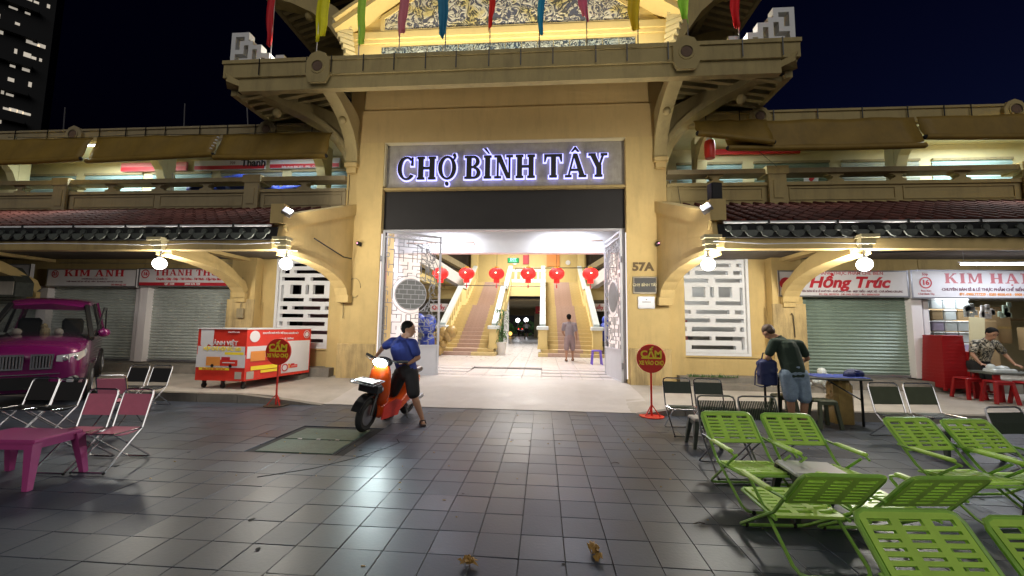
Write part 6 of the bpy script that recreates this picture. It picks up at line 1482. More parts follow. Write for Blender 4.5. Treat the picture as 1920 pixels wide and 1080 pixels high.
# ------------------------------------------------------------------ pink people carrier
def glassmat(name, col, a):
    m = mat(name, col, .05, 0, spec=.8, alpha=a); return m
M['cabglass'] = glassmat('tinted_car_glass', (.01, .012, .014), .45)
def car():
    t = thing('parked_car', 'magenta pink people carrier with twin chrome slatted grilles parked nose out at the left edge', 'car', (-7.98, 5.93, .0), R(44))
    t.rotation_euler = (R(3.2), 0, R(47)); t.location = (-8.52, 6.08, -.02); t.scale = (.76, .9, 1)
    def sec(y, w, zb, zm, zs, cr=.04, tb=.12):
        h = [(0, zb), (w - tb, zb), (w - .02, zb + .12), (w, zm), (w - .03, zs - .10), (w - .12, zs - .01), (w * .55, zs + cr * .7), (0, zs + cr)]
        return [(x, y, z) for x, z in h] + [(-x, y, z) for x, z in h[-2:0:-1]]
    st = [(-.02, .50, .42, .56, .80, .01), (.0, .66, .34, .56, .87, .02), (.07, .78, .27, .58, .96, .03), (.22, .86, .24, .6, 1.03, .05), (.5, .895, .24, .65, 1.07, .06), (1.15, .905, .24, .7, 1.13, .05), (2.4, .91, .24, .7, 1.14, .0), (3.8, .905, .26, .7, 1.15, 0), (4.4, .86, .32, .7, 1.12, 0), (4.55, .74, .4, .7, 1.05, 0)]
    b = MB(); n = 14
    for y, w, zb, zm, zs, cr in st: b.v += sec(y, w, zb, zm, zs, cr)
    for i in range(len(st) - 1):
        for k in range(n): j = (k + 1) % n; b.f.append((i * n + k, i * n + j, (i + 1) * n + j, (i + 1) * n + k))
    b.f += [tuple(range(n)), tuple(range((len(st) - 1) * n, len(st) * n))]
    o = b.build('body', 'magenta', t, True); md = o.modifiers.new('s', 'SUBSURF'); md.levels = md.render_levels = 2
    # roof and pillars
    rs = [(1.80, .60, 1.70), (1.95, .66, 1.765), (2.6, .69, 1.80), (3.8, .68, 1.79), (4.35, .62, 1.72)]
    b = MB()
    for y, w, z in rs:
        b.v += [(-w - .03, y, z - .08), (-w, y, z - .02), (-w * .6, y, z + .015), (0, y, z + .025), (w * .6, y, z + .015), (w, y, z - .02), (w + .03, y, z - .08), (w - .05, y, z - .09), (-w + .05, y, z - .09)]
    for i in range(len(rs) - 1):
        for k in range(9): j = (k + 1) % 9; b.f.append((i * 9 + k, i * 9 + j, (i + 1) * 9 + j, (i + 1) * 9 + k))
    b.f += [tuple(range(9)), tuple(range((len(rs) - 1) * 9, len(rs) * 9))]
    b.build('roof', 'magenta', t, True)
    for s in (-1, 1):
        MB().bar((s * .86, 1.02, 1.10), (s * .645, 1.84, 1.70), .085, .07).build('front_pillar', 'black', t)
        MB().bar((s * .87, 2.75, 1.10), (s * .70, 2.75, 1.72), .09, .05).build('centre_pillar', 'black', t); MB().bar((s * .86, 3.85, 1.10), (s * .68, 3.75, 1.72), .12, .05).build('rear_pillar', 'magenta', t)
        MB().add([(s * .87, 1.15, 1.13), (s * .875, 3.9, 1.13), (s * .70, 3.8, 1.70), (s * .665, 1.95, 1.69)], [(0, 1, 2, 3)]).build('side_glass', 'cabglass', t)
        # headlight: chrome bowl and lens wrapped round the corner
        pr = [(.42, .0, .80), (.62, .035, .78), (.76, .11, .80), (.84, .26, .86), (.855, .42, .93)]; tp = [(.42, .02, .90), (.60, .055, .915), (.74, .13, .935), (.815, .28, .965), (.83, .44, .985)]
        b = MB(); k = len(pr)
        for q in (pr, tp): b.v += [(s * x, y - .022, z) for x, y, z in q]
        for i in range(k - 1): b.f.append((i, i + 1, k + i + 1, k + i))
        b.build('headlight', 'lampglass', t); 
        MB().ball((s * .55, .01, .85), .05, 8, ry=.4).ball((s * .70, .075, .86), .045, 8, ry=.5).build('lamp_reflector', 'chrome', t)
        # grille half
        g0, g1 = (.06, .36) if s > 0 else (-.36, -.06)
        MB().box(g0, -.035, .70, g1, -.02, .90).build('grille_opening', 'black', t)
        m_ = MB().strip([(g0 - .01, .68), (g1 + .01, .68), (g1 + .03, .93), (g0 - .015, .93)] if s > 0 else [(g0 - .01, .68), (g1 + .01, .68), (g1 + .015, .93), (g0 - .03, .93)], [(g0 + .015, .705), (g1 - .015, .705), (g1 - .005, .905), (g0 + .01, .905)], (0, -.05, 0), (1, 0, 0), (0, 0, 1), (0, 1, 0), .02, True); m_.build('grille_surround', 'chrome', t)
        for i in range(6): x = g0 + .035 + i * (g1 - g0 - .07) / 5; MB().bev(x - .014, -.055, .705, x + .014, -.036, .905, .004).build('grille_bar', 'chrome', t)
        # fog lamp recess
        MB().ball((s * .66, .06, .47), .12, 10, ry=.55, rz=.7, rx=1.25).build('fog_recess', 'black', t); MB().lathe([(.001, -.02), (.05, -.02), (.06, 0)], (s * .66, -.02, .47), 14, 'y').build('fog_lamp', 'lampglass', t); MB().bar((s * .56, -.02, .47), (s * .80, .04, .48), .01).build('fog_trim', 'chrome', t)
        # mirror
        MB().ball((s * 1.05, 1.30, 1.19), .10, 8, rx=1.25, ry=.7, rz=.85).build('mirror', 'magenta', t, True); MB().bar((s * .88, 1.35, 1.14), (s * 1.0, 1.32, 1.17), .04).build('mirror_arm', 'black', t)
        for y in (.82, 3.6):
            w_ = MB().lathe([(.001, -.10), (.30, -.10), (.335, -.07), (.335, .07), (.30, .10), (.001, .10)], (s * .84, y, .335), 24, 'x').build('wheel', 'tyre', t, True); MB().lathe([(.001, .0), (.2, .0), (.215, -.02), (.215, .02)], (s * .945, y, .335), 18, 'x').build('rim', 'steel', w_)
    MB().add([(-.82, 1.0, 1.115), (0, .93, 1.13), (.82, 1.0, 1.115), (.63, 1.83, 1.69), (0, 1.80, 1.73), (-.63, 1.83, 1.69)], [(0, 1, 4, 5), (1, 2, 3, 4)]).build('windscreen', 'cabglass', t)
    MB().box(-.34, -.045, .36, .34, -.02, .56).build('lower_intake', 'black', t); MB().bar((-.5, -.035, .60), (.5, -.035, .60), .012).build('bumper_trim', 'chrome', t)
    MB().box(-.85, 1.3, 1.0, .85, 1.6, 1.14).build('dashboard', 'black', t)
    for s in (-1, 1): MB().bev(s * .38 - .2, 2.2, .8, s * .38 + .2, 2.4, 1.42, .05).build('seat', 'black', t); MB().ball((s * .34 - .1, 1.42, 1.20), .085, 8, rz=.8).build('dashboard_toy', 'terrace', t, True)
    MB().ball((0, 1.5, 1.2), .09, 8).ball((-.02, 1.5, 1.30), .06, 8).build('dashboard_toy', 'sidecon', t)
    # front door standing ajar
    d = MB().strip([(0, 1.12), (.9, 1.12), (.8, 1.66), (.55, 1.68)], [(.06, 1.16), (.85, 1.16), (.76, 1.61), (.57, 1.63)], (0, 0, 0), (0, 1, 0), (0, 0, 1), (1, 0, 0), .03, True).build('door', 'black', t); d.location = (.88, 1.25, 0); d.rotation_euler = (0, 0, R(-9))
car()

# ------------------------------------------------------------------ scooter
def scooter():
    t = thing('motor_scooter', 'orange motor scooter with lit headlight and front rack, front wheel towards the camera', 'scooter', (-2.46, 5.50, .003), R(-9)); t.rotation_euler = (0, R(8), R(-9))
    # local: nose to -Y, front axle at y=0
    w = MB().lathe([(.14, -.035), (.19, -.045), (.225, -.02), (.235, 0), (.225, .02), (.19, .045), (.14, .035)], (0, 0, .235), 28, 'x').build('front_wheel', 'tyre', t, True); MB().lathe([(.02, -.03), (.145, -.025), (.145, .025), (.02, .03)], (0, 0, .235), 20, 'x').build('rim', 'steel', w)
    w = MB().lathe([(.12, -.05), (.18, -.055), (.215, -.02), (.222, 0), (.215, .02), (.18, .055), (.12, .05)], (0, 1.18, .222), 24, 'x').build('rear_wheel', 'tyre', t, True); MB().lathe([(.02, -.03), (.13, -.03), (.13, .03), (.02, .03)], (0, 1.18, .222), 18, 'x').build('rim', 'steel', w)
    for s in (-1, 1): MB().tube([(s * .075, 0, .235), (s * .07, .07, .50), (s * .04, .13, .66)], [.022, .02, .018], 8).build('fork_leg', 'black', t, True)
    MB().strip([(-.02 + .29 * cos(R(a)), .235 + .29 * sin(R(a))) for a in range(20, 161, 14)], [(-.02 + .272 * cos(R(a)), .235 + .272 * sin(R(a))) for a in range(20, 161, 14)], (-.065, 0, 0), (0, 1, 0), (0, 0, 1), (1, 0, 0), .13).build('front_mudguard', 'black', t)
    # leg shield
    b = MB(); rows = [(.30, .10, .20, .30), (.45, .17, .10, .24), (.60, .19, .07, .20), (.74, .19, .08, .18), (.86, .15, .11, .19), (.94, .09, .14, .19)]
    for z, hw, yf, ye in rows:
        b.v += [(-hw, ye + .06, z), (-hw * .92, ye - .02, z), (-hw * .5, yf + .015, z), (0, yf, z), (hw * .5, yf + .015, z), (hw * .92, ye - .02, z), (hw, ye + .06, z), (0, ye + .10, z)]
    for i in range(len(rows) - 1):
        for k in range(8): j = (k + 1) % 8; b.f.append((i * 8 + k, i * 8 + j, (i + 1) * 8 + j, (i + 1) * 8 + k))
    b.f += [tuple(range(8)), tuple(range(40, 48))]
    o = b.build('leg_shield', 'orange', t, True); md = o.modifiers.new('s', 'SUBSURF'); md.levels = md.render_levels = 1
    # floor board, under body, side skirts
    b = MB(); rows = [(.18, .09, .14, .36), (.3, .13, .13, .33), (.6, .14, .13, .31), (.75, .16, .15, .45), (.95, .17, .26, .66), (1.25, .14, .40, .68), (1.42, .06, .52, .66)]
    for y, hw, z0, z1 in rows: b.v += [(-hw * .6, y, z0), (-hw, y, z0 + .05), (-hw, y, z1 - .06), (-hw * .7, y, z1), (hw * .7, y, z1), (hw, y, z1 - .06), (hw, y, z0 + .05), (hw * .6, y, z0)]
    for i in range(len(rows) - 1):
        for k in range(8): j = (k + 1) % 8; b.f.append((i * 8 + k, i * 8 + j, (i + 1) * 8 + j, (i + 1) * 8 + k))
    b.f += [tuple(range(8)), tuple(range(48, 56))]
    o = b.build('body_shell', 'orange', t, True); md = o.modifiers.new('s', 'SUBSURF'); md.levels = md.render_levels = 1
    MB().cap((0, .72, .70), (0, 1.32, .74), .10, .11, 12, .55, (1, 0, 0)).build('seat', 'black', t, True)
    for s in (-1, 1): MB().prism([(.16, .16), (.62, .14), (.70, .34), (.5, .40), (.2, .36)], (s * .145 - .008, 0, 0), (0, 1, 0), (0, 0, 1), (1, 0, 0), .016).build('side_skirt', 'red', t)
    # handlebar
    MB().tube([(-.34, .30, 1.00), (-.2, .24, .985), (0, .18, .97), (.2, .24, .985), (.34, .30, 1.00)], .014, 8).build('handlebar', 'black', t, True)
    for s in (-1, 1):
        MB().tube([(s * .34, .30, 1.0), (s * .22, .25, .987)], .021, 8).build('grip', 'blackpl', t, True); MB().tube([(s * .31, .23, .985), (s * .2, .17, .97)], .006, 5).build('brake_lever', 'chrome', t)
    MB().ball((0, .22, .95), .12, 10, rx=1.15, ry=.75, rz=.62).build('headlight_cowl', 'blackpl', t, True)
    hl = MB().ball((0, .125, .945), .075, 10, rx=1.5, ry=.4, rz=.75).build('headlight', 'e_head', t, True); hl.visible_shadow = False
    lamp('headlight_beam', 'SPOT', (0, .06, .945), 60, (.82, 1, .97), .05, t, rot=(R(55), 0, R(180 + 4)), spot=R(95))
    lamp('headlight_glow', 'POINT', (0, .0, 1.02), 1.5, (.9, 1, 1), .06, t)
    # front carrier rack with pale plate
    m_ = MB().tube([(-.17, -.24, .69), (.17, -.24, .69), (.17, .04, .72), (-.17, .04, .72)], .008, 6, True)
    for i in range(5): x = -.12 + i * .06; m_.tube([(x, -.24, .69), (x, .04, .72)], .005, 5)
    m_.tube([(-.17, -.24, .72), (.17, -.24, .72)], .007).tube([(-.17, -.24, .69), (-.17, -.24, .72)], .007).tube([(.17, -.24, .69), (.17, -.24, .72)], .007).tube([(-.1, .02, .72), (-.06, .10, .62)], .009).tube([(.1, .02, .72), (.06, .10, .62)], .009).build('front_rack', 'steel', t, True)
    MB().bev(-.12, -.2, .705, .12, .0, .722, .004).build('rack_plate', 'terrace', t); MB().bev(-.15, -.10, .56, .15, .08, .68, .03).build('front_box', 'blackpl', t)
    for s in (-1, 1): MB().ball((s * .13, .06, .60), .035, 7, ry=.6).build('indicator', 'lampglass', t)
    MB().tube([(.1, .95, .2), (.17, .92, .02)], .012).tube([(.17, .92, .02), (.22, .92, .012)], .012).build('kickstand', 'black', t); MB().tube([(.14, .85, .24), (.16, 1.35, .32)], .04, 8).build('exhaust', 'steel', t)
scooter()

# ------------------------------------------------------------------ people
def remesh(b, name, m, parent, vox=.011, it=4):
    me = b.mesh(name); o = bpy.data.objects.new(name, me); COL.objects.link(o)
    md = o.modifiers.new('r', 'REMESH'); md.mode = 'VOXEL'; md.voxel_size = vox; md.use_smooth_shade = True
    s_ = o.modifiers.new('s', 'SMOOTH'); s_.factor = .5; s_.iterations = it
    me2 = bpy.data.meshes.new_from_object(o.evaluated_get(bpy.context.evaluated_depsgraph_get())); bpy.data.objects.remove(o)
    me2.name = name; me2.materials.clear(); me2.materials.append(M[m] if isinstance(m, str) else m)
    for p in me2.polygons: p.use_smooth = True
    q = bpy.data.objects.new(name, me2); COL.objects.link(q)
    if parent is not None: q.parent = parent
    return q
def headgeo(b, c, f, u, k=1.0):
    """c head centre, f face direction, u crown direction"""
    c, f, u = Vector(c), Vector(f).normalized(), Vector(u).normalized(); u = (u - f * u.dot(f)).normalized(); r_ = f.cross(u)
    rot = Matrix((r_, f, u)).transposed()
    b.ball(c + u * .02 * k, .095 * k, 12, rx=.82, ry=1.0, rz=1.08, rot=rot); b.ball(c + f * .03 * k - u * .055 * k, .062 * k, 10, rx=.85, ry=.9, rz=1.0, rot=rot)
    b.cap(c + f * .085 * k + u * .005 * k, c + f * .108 * k - u * .022 * k, .010 * k, .015 * k, 8)
    b.ball(c + f * .088 * k - u * .055 * k, .022 * k, 7, rx=1.1, ry=.5, rz=.45, rot=rot)
    for s in (-1, 1):
        b.ball(c + r_ * s * .080 * k - f * .005 * k - u * .005 * k, .028 * k, 7, rx=.35, ry=.7, rz=1.1, rot=rot); b.ball(c + r_ * s * .032 * k + f * .078 * k + u * .028 * k, .022 * k, 7, rx=1.1, ry=.6, rz=.45, rot=rot)
    return rot, r_
def hairgeo(b, c, f, u, k=1.0, long=0):
    c, f, u = Vector(c), Vector(f).normalized(), Vector(u).normalized(); u = (u - f * u.dot(f)).normalized(); r_ = f.cross(u); rot = Matrix((r_, f, u)).transposed()
    b.ball(c + u * .052 * k - f * .018 * k, .098 * k, 12, rx=.88, ry=.98, rz=.86, rot=rot); b.ball(c - f * .040 * k + u * .01 * k, .080 * k, 10, rx=.95, ry=.85, rz=1.0, rot=rot)
    if long: b.ball(c - f * .085 * k + u * .0 * k, .055 * k, 8)
    return b
def handgeo(b, w, d, pn, k=1.0, curl=.6):
    """hand at wrist w pointing d; palm normal pn"""
    w, d, pn = Vector(w), Vector(d).normalized(), Vector(pn); pn = (pn - d * pn.dot(d)).normalized(); s_ = d.cross(pn)
    p = w + d * .05 * k; b.cap(w, w + d * .075 * k, .026 * k, .036 * k, 8, .5, s_)
    for i, L in enumerate((.070, .078, .072, .058)):
        o = w + d * .085 * k + s_ * (-.030 + .02 * i) * k; m_ = o + (d * cos(curl * .6) + pn * sin(curl * .6)) * L * .5 * k; e = m_ + (d * cos(curl * 1.8) + pn * sin(curl * 1.8)) * L * .5 * k
        b.cap(o, m_, .0095 * k, .009 * k, 6); b.cap(m_, e, .009 * k, .0075 * k, 6)
    o = w + d * .03 * k - s_ * .03 * k; m_ = o + (d * .6 - s_ * .7 + pn * .3).normalized() * .04 * k; e = m_ + (d * .8 - s_ * .1 + pn * .5).normalized() * .03 * k
    b.cap(o, m_, .012 * k, .010 * k, 6); b.cap(m_, e, .010 * k, .009 * k, 6)
def facebits(c, f, u, t, k=1.0):
    c, f, u = Vector(c), Vector(f).normalized(), Vector(u).normalized(); u = (u - f * u.dot(f)).normalized(); r_ = f.cross(u)
    b = MB()
    for s in (-1, 1): b.ball(c + r_ * s * .032 * k + f * .087 * k + u * .018 * k, .009 * k, 6)
    b.build('eyes', 'black', t)
    b = MB()
    for s in (-1, 1): b.cap(c + r_ * s * .018 * k + f * .090 * k + u * .036 * k, c + r_ * s * .048 * k + f * .080 * k + u * .036 * k, .004, .004, 5)
    b.build('eyebrows', 'hair', t)
V = Vector
def person(label, J, shirt, shorts, hair, foot='sandal', k=1.0, face=True, group=None, sleeve=.55, shoe='sandal', longhair=0, vox=.010, leg_hem=.8, fat=1.0, skinlegs=True):
    base = V((J['pel'][0], J['pel'][1], 0)); t = thing('person', label, 'person', base, 0, group)
    J = {a: (V(v) - base if a not in ('face', 'crown', 'chestn') else V(v).normalized()) for a, v in J.items()}
    sd = (J['shR'] - J['shL']).normalized(); hs = (J['hipR'] - J['hipL']).normalized()
    b = MB(); headgeo(b, J['head'], J['face'], J['crown'], k)
    b.cap(J['neck'], J['head'] - J['crown'] * .05 * k, .058 * k, .052 * k, 10)
    b.cap(J['neck'] - (J['neck'] - J['chest']) * .2, J['chest'], .085 * k, .135 * k * fat, 12, .72, sd); b.cap(J['chest'], J['pel'], .135 * k * fat, .125 * k * fat, 12, .75, sd)
    b.cap(J['shL'], J['shR'], .058 * k, .058 * k, 10)
    for s in 'LR':
        b.cap(J['sh' + s], J['el' + s], .050 * k, .036 * k, 10); b.cap(J['el' + s], J['wr' + s], .037 * k, .024 * k, 10)
        d = (J['wr' + s] - J['el' + s]).normalized() * .6 + (J['hd' + s] - J['wr' + s]).normalized(); handgeo(b, J['wr' + s], J['hd' + s] - J['wr' + s], J['chestn'] * .3 + V((0, 0, -1)) if abs(d.z) < .8 else sd * (1 if s == 'L' else -1), k)
        b.cap(J['hip' + s], J['kn' + s], .085 * k * fat, .055 * k, 12); b.cap(J['kn' + s], J['kn' + s] * .6 + J['an' + s] * .4, .052 * k, .054 * k, 10); b.cap(J['kn' + s] * .6 + J['an' + s] * .4, J['an' + s], .053 * k, .032 * k, 10)
        td = (J['toe' + s] - J['an' + s]); td.z = 0; b.cap(J['an' + s] - td * .3 - V((0, 0, .045)), J['toe' + s], .032 * k, .026 * k, 8, 1.2, V((0, 0, 1)))
    remesh(b, 'body', 'skin', t, vox, 3)
    if shirt:
        b = MB(); g_ = .017
        b.cap(J['neck'] - (J['neck'] - J['chest']) * .28, J['chest'], .085 * k + g_, .140 * k * fat + g_, 14, .75, sd)
        b.cap(J['chest'], J['chest'] * .35 + J['pel'] * .65, .142 * k * fat + g_, .140 * k * fat + g_, 14, .78, sd); b.cap(J['chest'] * .3 + J['pel'] * .7, J['pel'] + (J['pel'] - J['chest']).normalized() * .02, .140 * k * fat + g_, .136 * k * fat + g_, 14, .8, sd)
        b.cap(J['shL'], J['shR'], .064 * k + g_ * .6, .064 * k + g_ * .6, 10)
        for s in 'LR': e = J['sh' + s].lerp(J['el' + s], sleeve + .1); b.cap(J['sh' + s], e, .062 * k + g_ * .6, .056 * k + g_ * .6, 12)
        remesh(b, 'shirt', shirt, t, vox, 4)
        b = MB(); c_ = J['neck'] - (J['neck'] - J['chest']) * .02; b.lathe([(.058 * k, -.008), (.07 * k, -.010), (.072 * k, .004), (.06 * k, .008)], (0, 0, 0), 18)
        up_ = (J['head'] - J['chest']).normalized(); rot = up_.to_track_quat('Z', 'Y').to_matrix(); b.v = [tuple(rot @ V(v) + c_) for v in b.v]; b.build('collar', shirt, t, True)
    if shorts:
        b = MB(); g_ = .018
        b.cap(J['pel'] + (J['chest'] - J['pel']).normalized() * .06, J['pel'] - V((0, 0, .04)), .130 * k * fat + g_, .135 * k * fat + g_, 14, .85, hs)
        for s in 'LR':
            e = J['hip' + s].lerp(J['kn' + s], min(1, leg_hem)); b.cap(J['hip' + s] + V((0, 0, -.01)), e, .092 * k * fat + g_, .078 * k + g_, 14)
            if leg_hem > 1: b.cap(J['kn' + s], J['kn' + s].lerp(J['an' + s], leg_hem - 1), .078 * k + g_, .07 * k + g_, 14)
        remesh(b, 'shorts', shorts, t, vox, 4)
    if hair: remesh(hairgeo(MB(), J['head'], J['face'], J['crown'], k, longhair), 'hair', hair, t, .007, 2)
    if face: facebits(J['head'], J['face'], J['crown'], t, k)
    for s in 'LR':
        td = J['toe' + s] - J['an' + s]; td.z = 0; td.normalize(); sdv = V((-td.y, td.x, 0)); a = J['an' + s].copy(); a.z = J['toe' + s].z - .02; a -= td * .06; e = J['toe' + s] + td * .05; e.z = a.z
        m_ = MB(); m_.prism([(-.035, 0), (.035, 0), (.045, (e - a).length * .6), (.035, (e - a).length), (-.035, (e - a).length), (-.045, (e - a).length * .6)], a, sdv, td, (0, 0, 1), .022)
        mid = a + td * (e - a).length * .62; m_.tube([mid - sdv * .045 + V((0, 0, .01)), mid - sdv * .03 + V((0, 0, .062)), mid + sdv * .03 + V((0, 0, .062)), mid + sdv * .045 + V((0, 0, .01))], .012, 6); m_.build('sandal', shoe, t, True)
    return t
# rider beside the scooter: weight on his left leg, looking over his left shoulder into the market
person('man in navy T-shirt and black shorts astride the orange scooter, looking back to the entrance', dict(
    pel=(-2.07, 6.05, .82), chest=(-2.17, 6.02, 1.12), neck=(-2.14, 6.03, 1.27), head=(-2.055, 6.01, 1.405), face=(.95, .15, -.12), crown=(.05, 0, 1), chestn=(-.1, -1, 0),
    shL=(-2.31, 6.05, 1.215), elL=(-2.49, 6.12, 1.12), wrL=(-2.53, 5.96, .99), hdL=(-2.53, 5.88, .99), shR=(-1.99, 6.04, 1.20), elR=(-1.90, 6.06, .98), wrR=(-2.0, 5.90, .90), hdR=(-2.06, 5.83, .93),
    hipL=(-2.16, 6.07, .76), hipR=(-2.00, 6.05, .76), knL=(-2.30, 6.10, .44), anL=(-2.42, 6.35, .09), toeL=(-2.44, 6.22, .032), knR=(-1.93, 5.99, .44), anR=(-1.80, 6.03, .085), toeR=(-1.745, 5.91, .032)),
    'blueshirt', 'blackcloth', 'hair', leg_hem=.92, k=1.02)
# bending man at the work table, back towards the camera
person('man in dark green T-shirt and light denim shorts bending over the work table', dict(
    pel=(3.86, 6.58, .84), chest=(3.84, 6.68, 1.17), neck=(3.77, 6.80, 1.34), head=(3.69, 6.90, 1.43), face=(-.25, .75, -.62), crown=(-.3, .5, .75), chestn=(-.1, .9, -.4),
    shL=(3.66, 6.72, 1.27), elL=(3.56, 6.74, 1.02), wrL=(3.66, 6.92, .93), hdL=(3.70, 7.0, .91), shR=(4.03, 6.70, 1.25), elR=(4.17, 6.74, 1.03), wrR=(4.12, 6.94, .92), hdR=(4.08, 7.02, .90),
    hipL=(3.77, 6.59, .80), hipR=(3.95, 6.58, .80), knL=(3.78, 6.56, .45), anL=(3.82, 6.62, .085), toeL=(3.79, 6.74, .032), knR=(3.96, 6.52, .44), anR=(3.95, 6.56, .085), toeR=(3.99, 6.68, .032)),
    'greenshirt', 'denim', 'hairbrown', leg_hem=.95, k=1.0, face=False, fat=1.06)
# man walking up to the stairs
person('man in grey T-shirt and knee-length shorts walking away towards the right staircase', dict(
    pel=(.93, 14.2, 1.12), chest=(.92, 14.2, 1.42), neck=(.91, 14.21, 1.62), head=(.90, 14.23, 1.77), face=(-.1, 1, -.1), crown=(0, .05, 1), chestn=(0, 1, 0),
    shL=(.74, 14.2, 1.54), elL=(.68, 14.25, 1.27), wrL=(.76, 14.38, 1.14), hdL=(.8, 14.44, 1.12), shR=(1.10, 14.2, 1.54), elR=(1.15, 14.16, 1.24), wrR=(1.18, 14.22, 1.0), hdR=(1.18, 14.24, .92),
    hipL=(.85, 14.2, 1.06), hipR=(1.01, 14.2, 1.06), knL=(.82, 14.14, .72), anL=(.80, 14.02, .37), toeL=(.80, 14.12, .30), knR=(1.03, 14.26, .72), anR=(1.04, 14.30, .35), toeR=(1.05, 14.43, .292)),
    'greyshirt', 'greyshort', 'hair', leg_hem=1.08, face=False, vox=.014)
# woman at the table of the open shop
flo = patmat('floral_blouse', (.03, .03, .025), (.62, .55, .42), (.5, .45, .3), 9); M['floral'] = flo
person('woman in cream and black patterned blouse and black skirt bending over the shop table', dict(
    pel=(9.02, 9.15, .86), chest=(9.04, 9.05, 1.14), neck=(9.06, 8.98, 1.32), head=(9.08, 8.90, 1.44), face=(-.15, -.8, -.45), crown=(0, -.2, 1), chestn=(0, -.9, -.2),
    shR=(8.87, 9.02, 1.25), elR=(8.74, 8.96, 1.02), wrR=(8.72, 8.80, .85), hdR=(8.73, 8.72, .83), shL=(9.25, 9.02, 1.25), elL=(9.38, 8.98, 1.02), wrL=(9.40, 8.85, .84), hdL=(9.40, 8.76, .82),
    hipR=(8.93, 9.15, .82), hipL=(9.11, 9.15, .82), knR=(8.93, 9.10, .55), anR=(8.93, 9.2, .27), toeR=(8.93, 9.08, .22), knL=(9.11, 9.10, .55), anL=(9.12, 9.2, .27), toeL=(9.13, 9.08, .22)),
    'floral', 'blackcloth', 'hair', leg_hem=1.05, fat=1.15, vox=.013, sleeve=.6)
person('person in black jacket half hidden behind the white pillar of the open shop', dict(
    pel=(8.80, 10.25, 1.0), chest=(8.80, 10.25, 1.30), neck=(8.80, 10.22, 1.52), head=(8.82, 10.18, 1.68), face=(.9, -.4, -.2), crown=(0, 0, 1), chestn=(.8, -.5, 0),
    shL=(8.72, 10.38, 1.44), elL=(8.78, 10.4, 1.18), wrL=(8.95, 10.3, 1.05), hdL=(9.0, 10.26, 1.03), shR=(8.84, 10.08, 1.44), elR=(8.90, 10.0, 1.18), wrR=(9.0, 9.98, 1.0), hdR=(9.05, 9.97, .98),
    hipL=(8.76, 10.32, .94), hipR=(8.82, 10.17, .94), knL=(8.78, 10.32, .7), anL=(8.76, 10.34, .50), toeL=(8.86, 10.3, .46), knR=(8.86, 10.16, .7), anR=(8.82, 10.16, .50), toeR=(8.93, 10.12, .46)),
    'blackcloth', 'blackcloth', 'hair', leg_hem=1.0, face=False, vox=.014, sleeve=.9)
person('small far-off figure in pale top and black shorts standing in the rear passage', dict(
    pel=(-1.53, 37, .95 + .2), chest=(-1.53, 37, 1.4), neck=(-1.53, 37, 1.58), head=(-1.53, 37, 1.73), face=(0, -1, 0), crown=(0, 0, 1), chestn=(0, -1, 0),
    shL=(-1.35, 37, 1.5), elL=(-1.2, 36.9, 1.3), wrL=(-1.35, 36.75, 1.5), hdL=(-1.4, 36.7, 1.55), shR=(-1.71, 37, 1.5), elR=(-1.85, 36.9, 1.3), wrR=(-1.7, 36.75, 1.5), hdR=(-1.65, 36.7, 1.55),
    hipL=(-1.44, 37, 1.1), hipR=(-1.62, 37, 1.1), knL=(-1.42, 37, .72), anL=(-1.4, 37, .36), toeL=(-1.4, 36.88, .30), knR=(-1.64, 37, .72), anR=(-1.66, 37, .36), toeR=(-1.66, 36.88, .30)),
    'white', 'blackcloth', 'hair', leg_hem=.7, face=False, vox=.02)
# navy bag in the man's hands
b = MB(); b.bev(-.13, -.10, 0, .13, .10, .40, .04)
for k in range(10): b.ball((.11 * cos(k), .08 * sin(k), .06 + .03 * k), .05, 6)
t = thing('shoulder_bag', 'navy blue cloth bag held by the bending man against the table edge', 'bag', (3.58, 6.80, .60)); remesh(b, 'bag_body', 'bag', t, .012, 5)
MB().tube([(-.12, 0, .36), (-.2, -.04, .2), (-.22, -.05, .0), (-.12, -.05, -.03), (0, -.08, .0)], .010, 6).build('strap', 'bag', t, True)
MB().tube([(-.08, 0, .38), (-.05, 0, .5), (.05, 0, .5), (.08, 0, .38)], .010, 6).build('handle', 'bag', t, True)
# traces of soot and weeds on the ledge
b = MB(); rr = random.Random(19)
for k in range(90):
    x = rr.uniform(3.25, 4.3); a = rr.uniform(0, 6.28); L = rr.uniform(.03, .09); p = V((x, 9.34 + rr.uniform(-.03, .03), .40)); e = p + V((cos(a) * L * .5, sin(a) * L * .4, L)); s_ = V((.012, .006, 0)); b.add([p - s_, p + s_, e], [(0, 1, 2)])
tag(b.build('ledge_weeds', 'leaf'), 'low tuft of weeds growing on the ledge below the right lattice window', 'weeds')
# ------------------------------------------------------------------ cables, stains and small clutter
def cable(lb, pts, r=.009, m_='black', nm='wall_cable', cat='cable'):
    tag(MB().tube(pts, r, 5).build(nm, m_), lb, cat)
cable('thin dark cable running down the outer edge of the left gateway pier', [(-4.86, 9.385, 5.2), (-4.87, 9.385, 4.3), (-4.83, 9.385, 3.6), (-4.85, 9.34, 2.6), (-4.82, 9.34, 1.6)], .007)
cable('loose loop of cable hanging on the left pier below the security camera', [(-4.6 + .16 * cos(a * .45), 9.385, 2.35 + .24 * sin(a * .45)) for a in range(13)], .006, 'sidecon')
cable('thin conduit down the right gateway pier beside the plaques', [(2.70, 9.385, 3.4), (2.70, 9.385, 3.0), (2.68, 9.385, 2.2)], .010, 'yellow_dirty')
cable('cable drooping from the right end post along the parapet to the wall', [(3.1, 9.30, 4.75), (3.14, 9.26, 4.3), (3.22, 9.2, 4.05), (3.3, 8.9, 4.12)], .006)
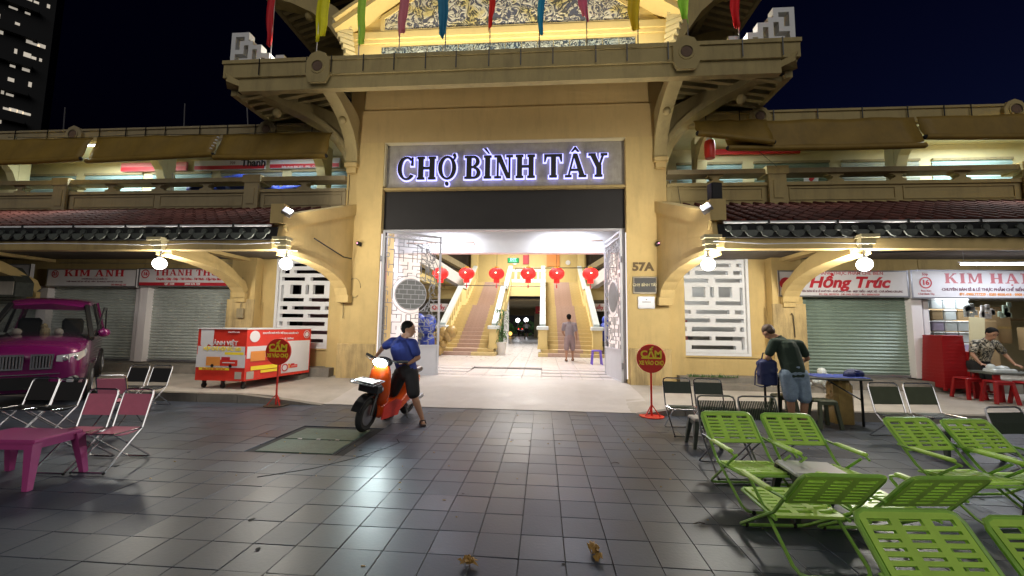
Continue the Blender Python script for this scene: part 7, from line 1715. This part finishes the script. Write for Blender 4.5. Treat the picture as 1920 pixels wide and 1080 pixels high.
cable('cable sagging under the left upper fascia across the awning rolls', [(-14, 9.02, 6.22), (-12, 9.02, 6.16), (-10, 9.02, 6.2), (-8, 9.02, 6.14), (-5.6, 9.02, 6.2)], .007)
cable('cable slung from the right awning to the gallery rail', [(4.6, 8.85, 5.45), (5.1, 9.1, 5.2), (5.35, 9.3, 5.14)], .005)
cable('bundle of dark wires under the right canopy soffit behind the lamps', [(3.2, 7.9, 3.08), (4.2, 8.1, 3.02), (5.2, 8.0, 3.06), (6.5, 8.3, 3.0), (8.2, 8.2, 3.05), (10.5, 8.3, 3.02)], .014)
cable('pale pipe along the wall under the left canopy above the shutters', [(-13, 9.7, 3.0), (-10, 9.7, 2.98), (-7.7, 9.7, 3.0)], .016, 'sidecon')
rr = random.Random(77); b = MB()
for k in range(26):   # dark gum spots and small stains on the paving
    x = rr.uniform(-4.5, 4); y = rr.uniform(2.3, 6.8); r_ = rr.uniform(.010, .026); n = 7
    b.add([(x + r_ * rr.uniform(.7, 1.2) * cos(2 * pi * i / n), y + r_ * rr.uniform(.7, 1.2) * sin(2 * pi * i / n), .0028) for i in range(n)], [tuple(range(n))])
b.build('gum_spots', 'joint', None, kind='stuff')
for i, (x, y, lb) in enumerate(((.75, 4.6, 'dark twig lying on the paving in front of the entrance'), (1.15, 3.3, 'short bent twig on the paving left of the green chairs'))):
    tag(MB().tube([(x, y, .008), (x + .05, y + .02, .012), (x + .09, y + .01, .008)], .003, 4).build('twig', 'hairbrown'), lb, 'twig')
t = thing('switch_box', 'small grey electric box on the left yellow pillar near the shutters', 'electric box', (-7.55, 9.49, 1.7)); MB().bev(-.09, -.06, -.12, .09, 0, .12, .01).build('box', 'sidecon', t); MB().tube([(0, -.03, .12), (0, -.03, .9)], .01).build('conduit', 'sidecon', t)
t = thing('hook_rod', 'bent black rod hanging on the right yellow pillar', 'rod', (5.55, 9.49, 1.5)); MB().tube([(0, -.02, .3), (.02, -.03, .34), (.05, -.02, .28), (.07, -.02, -.2)], .009).build('rod', 'black', t)
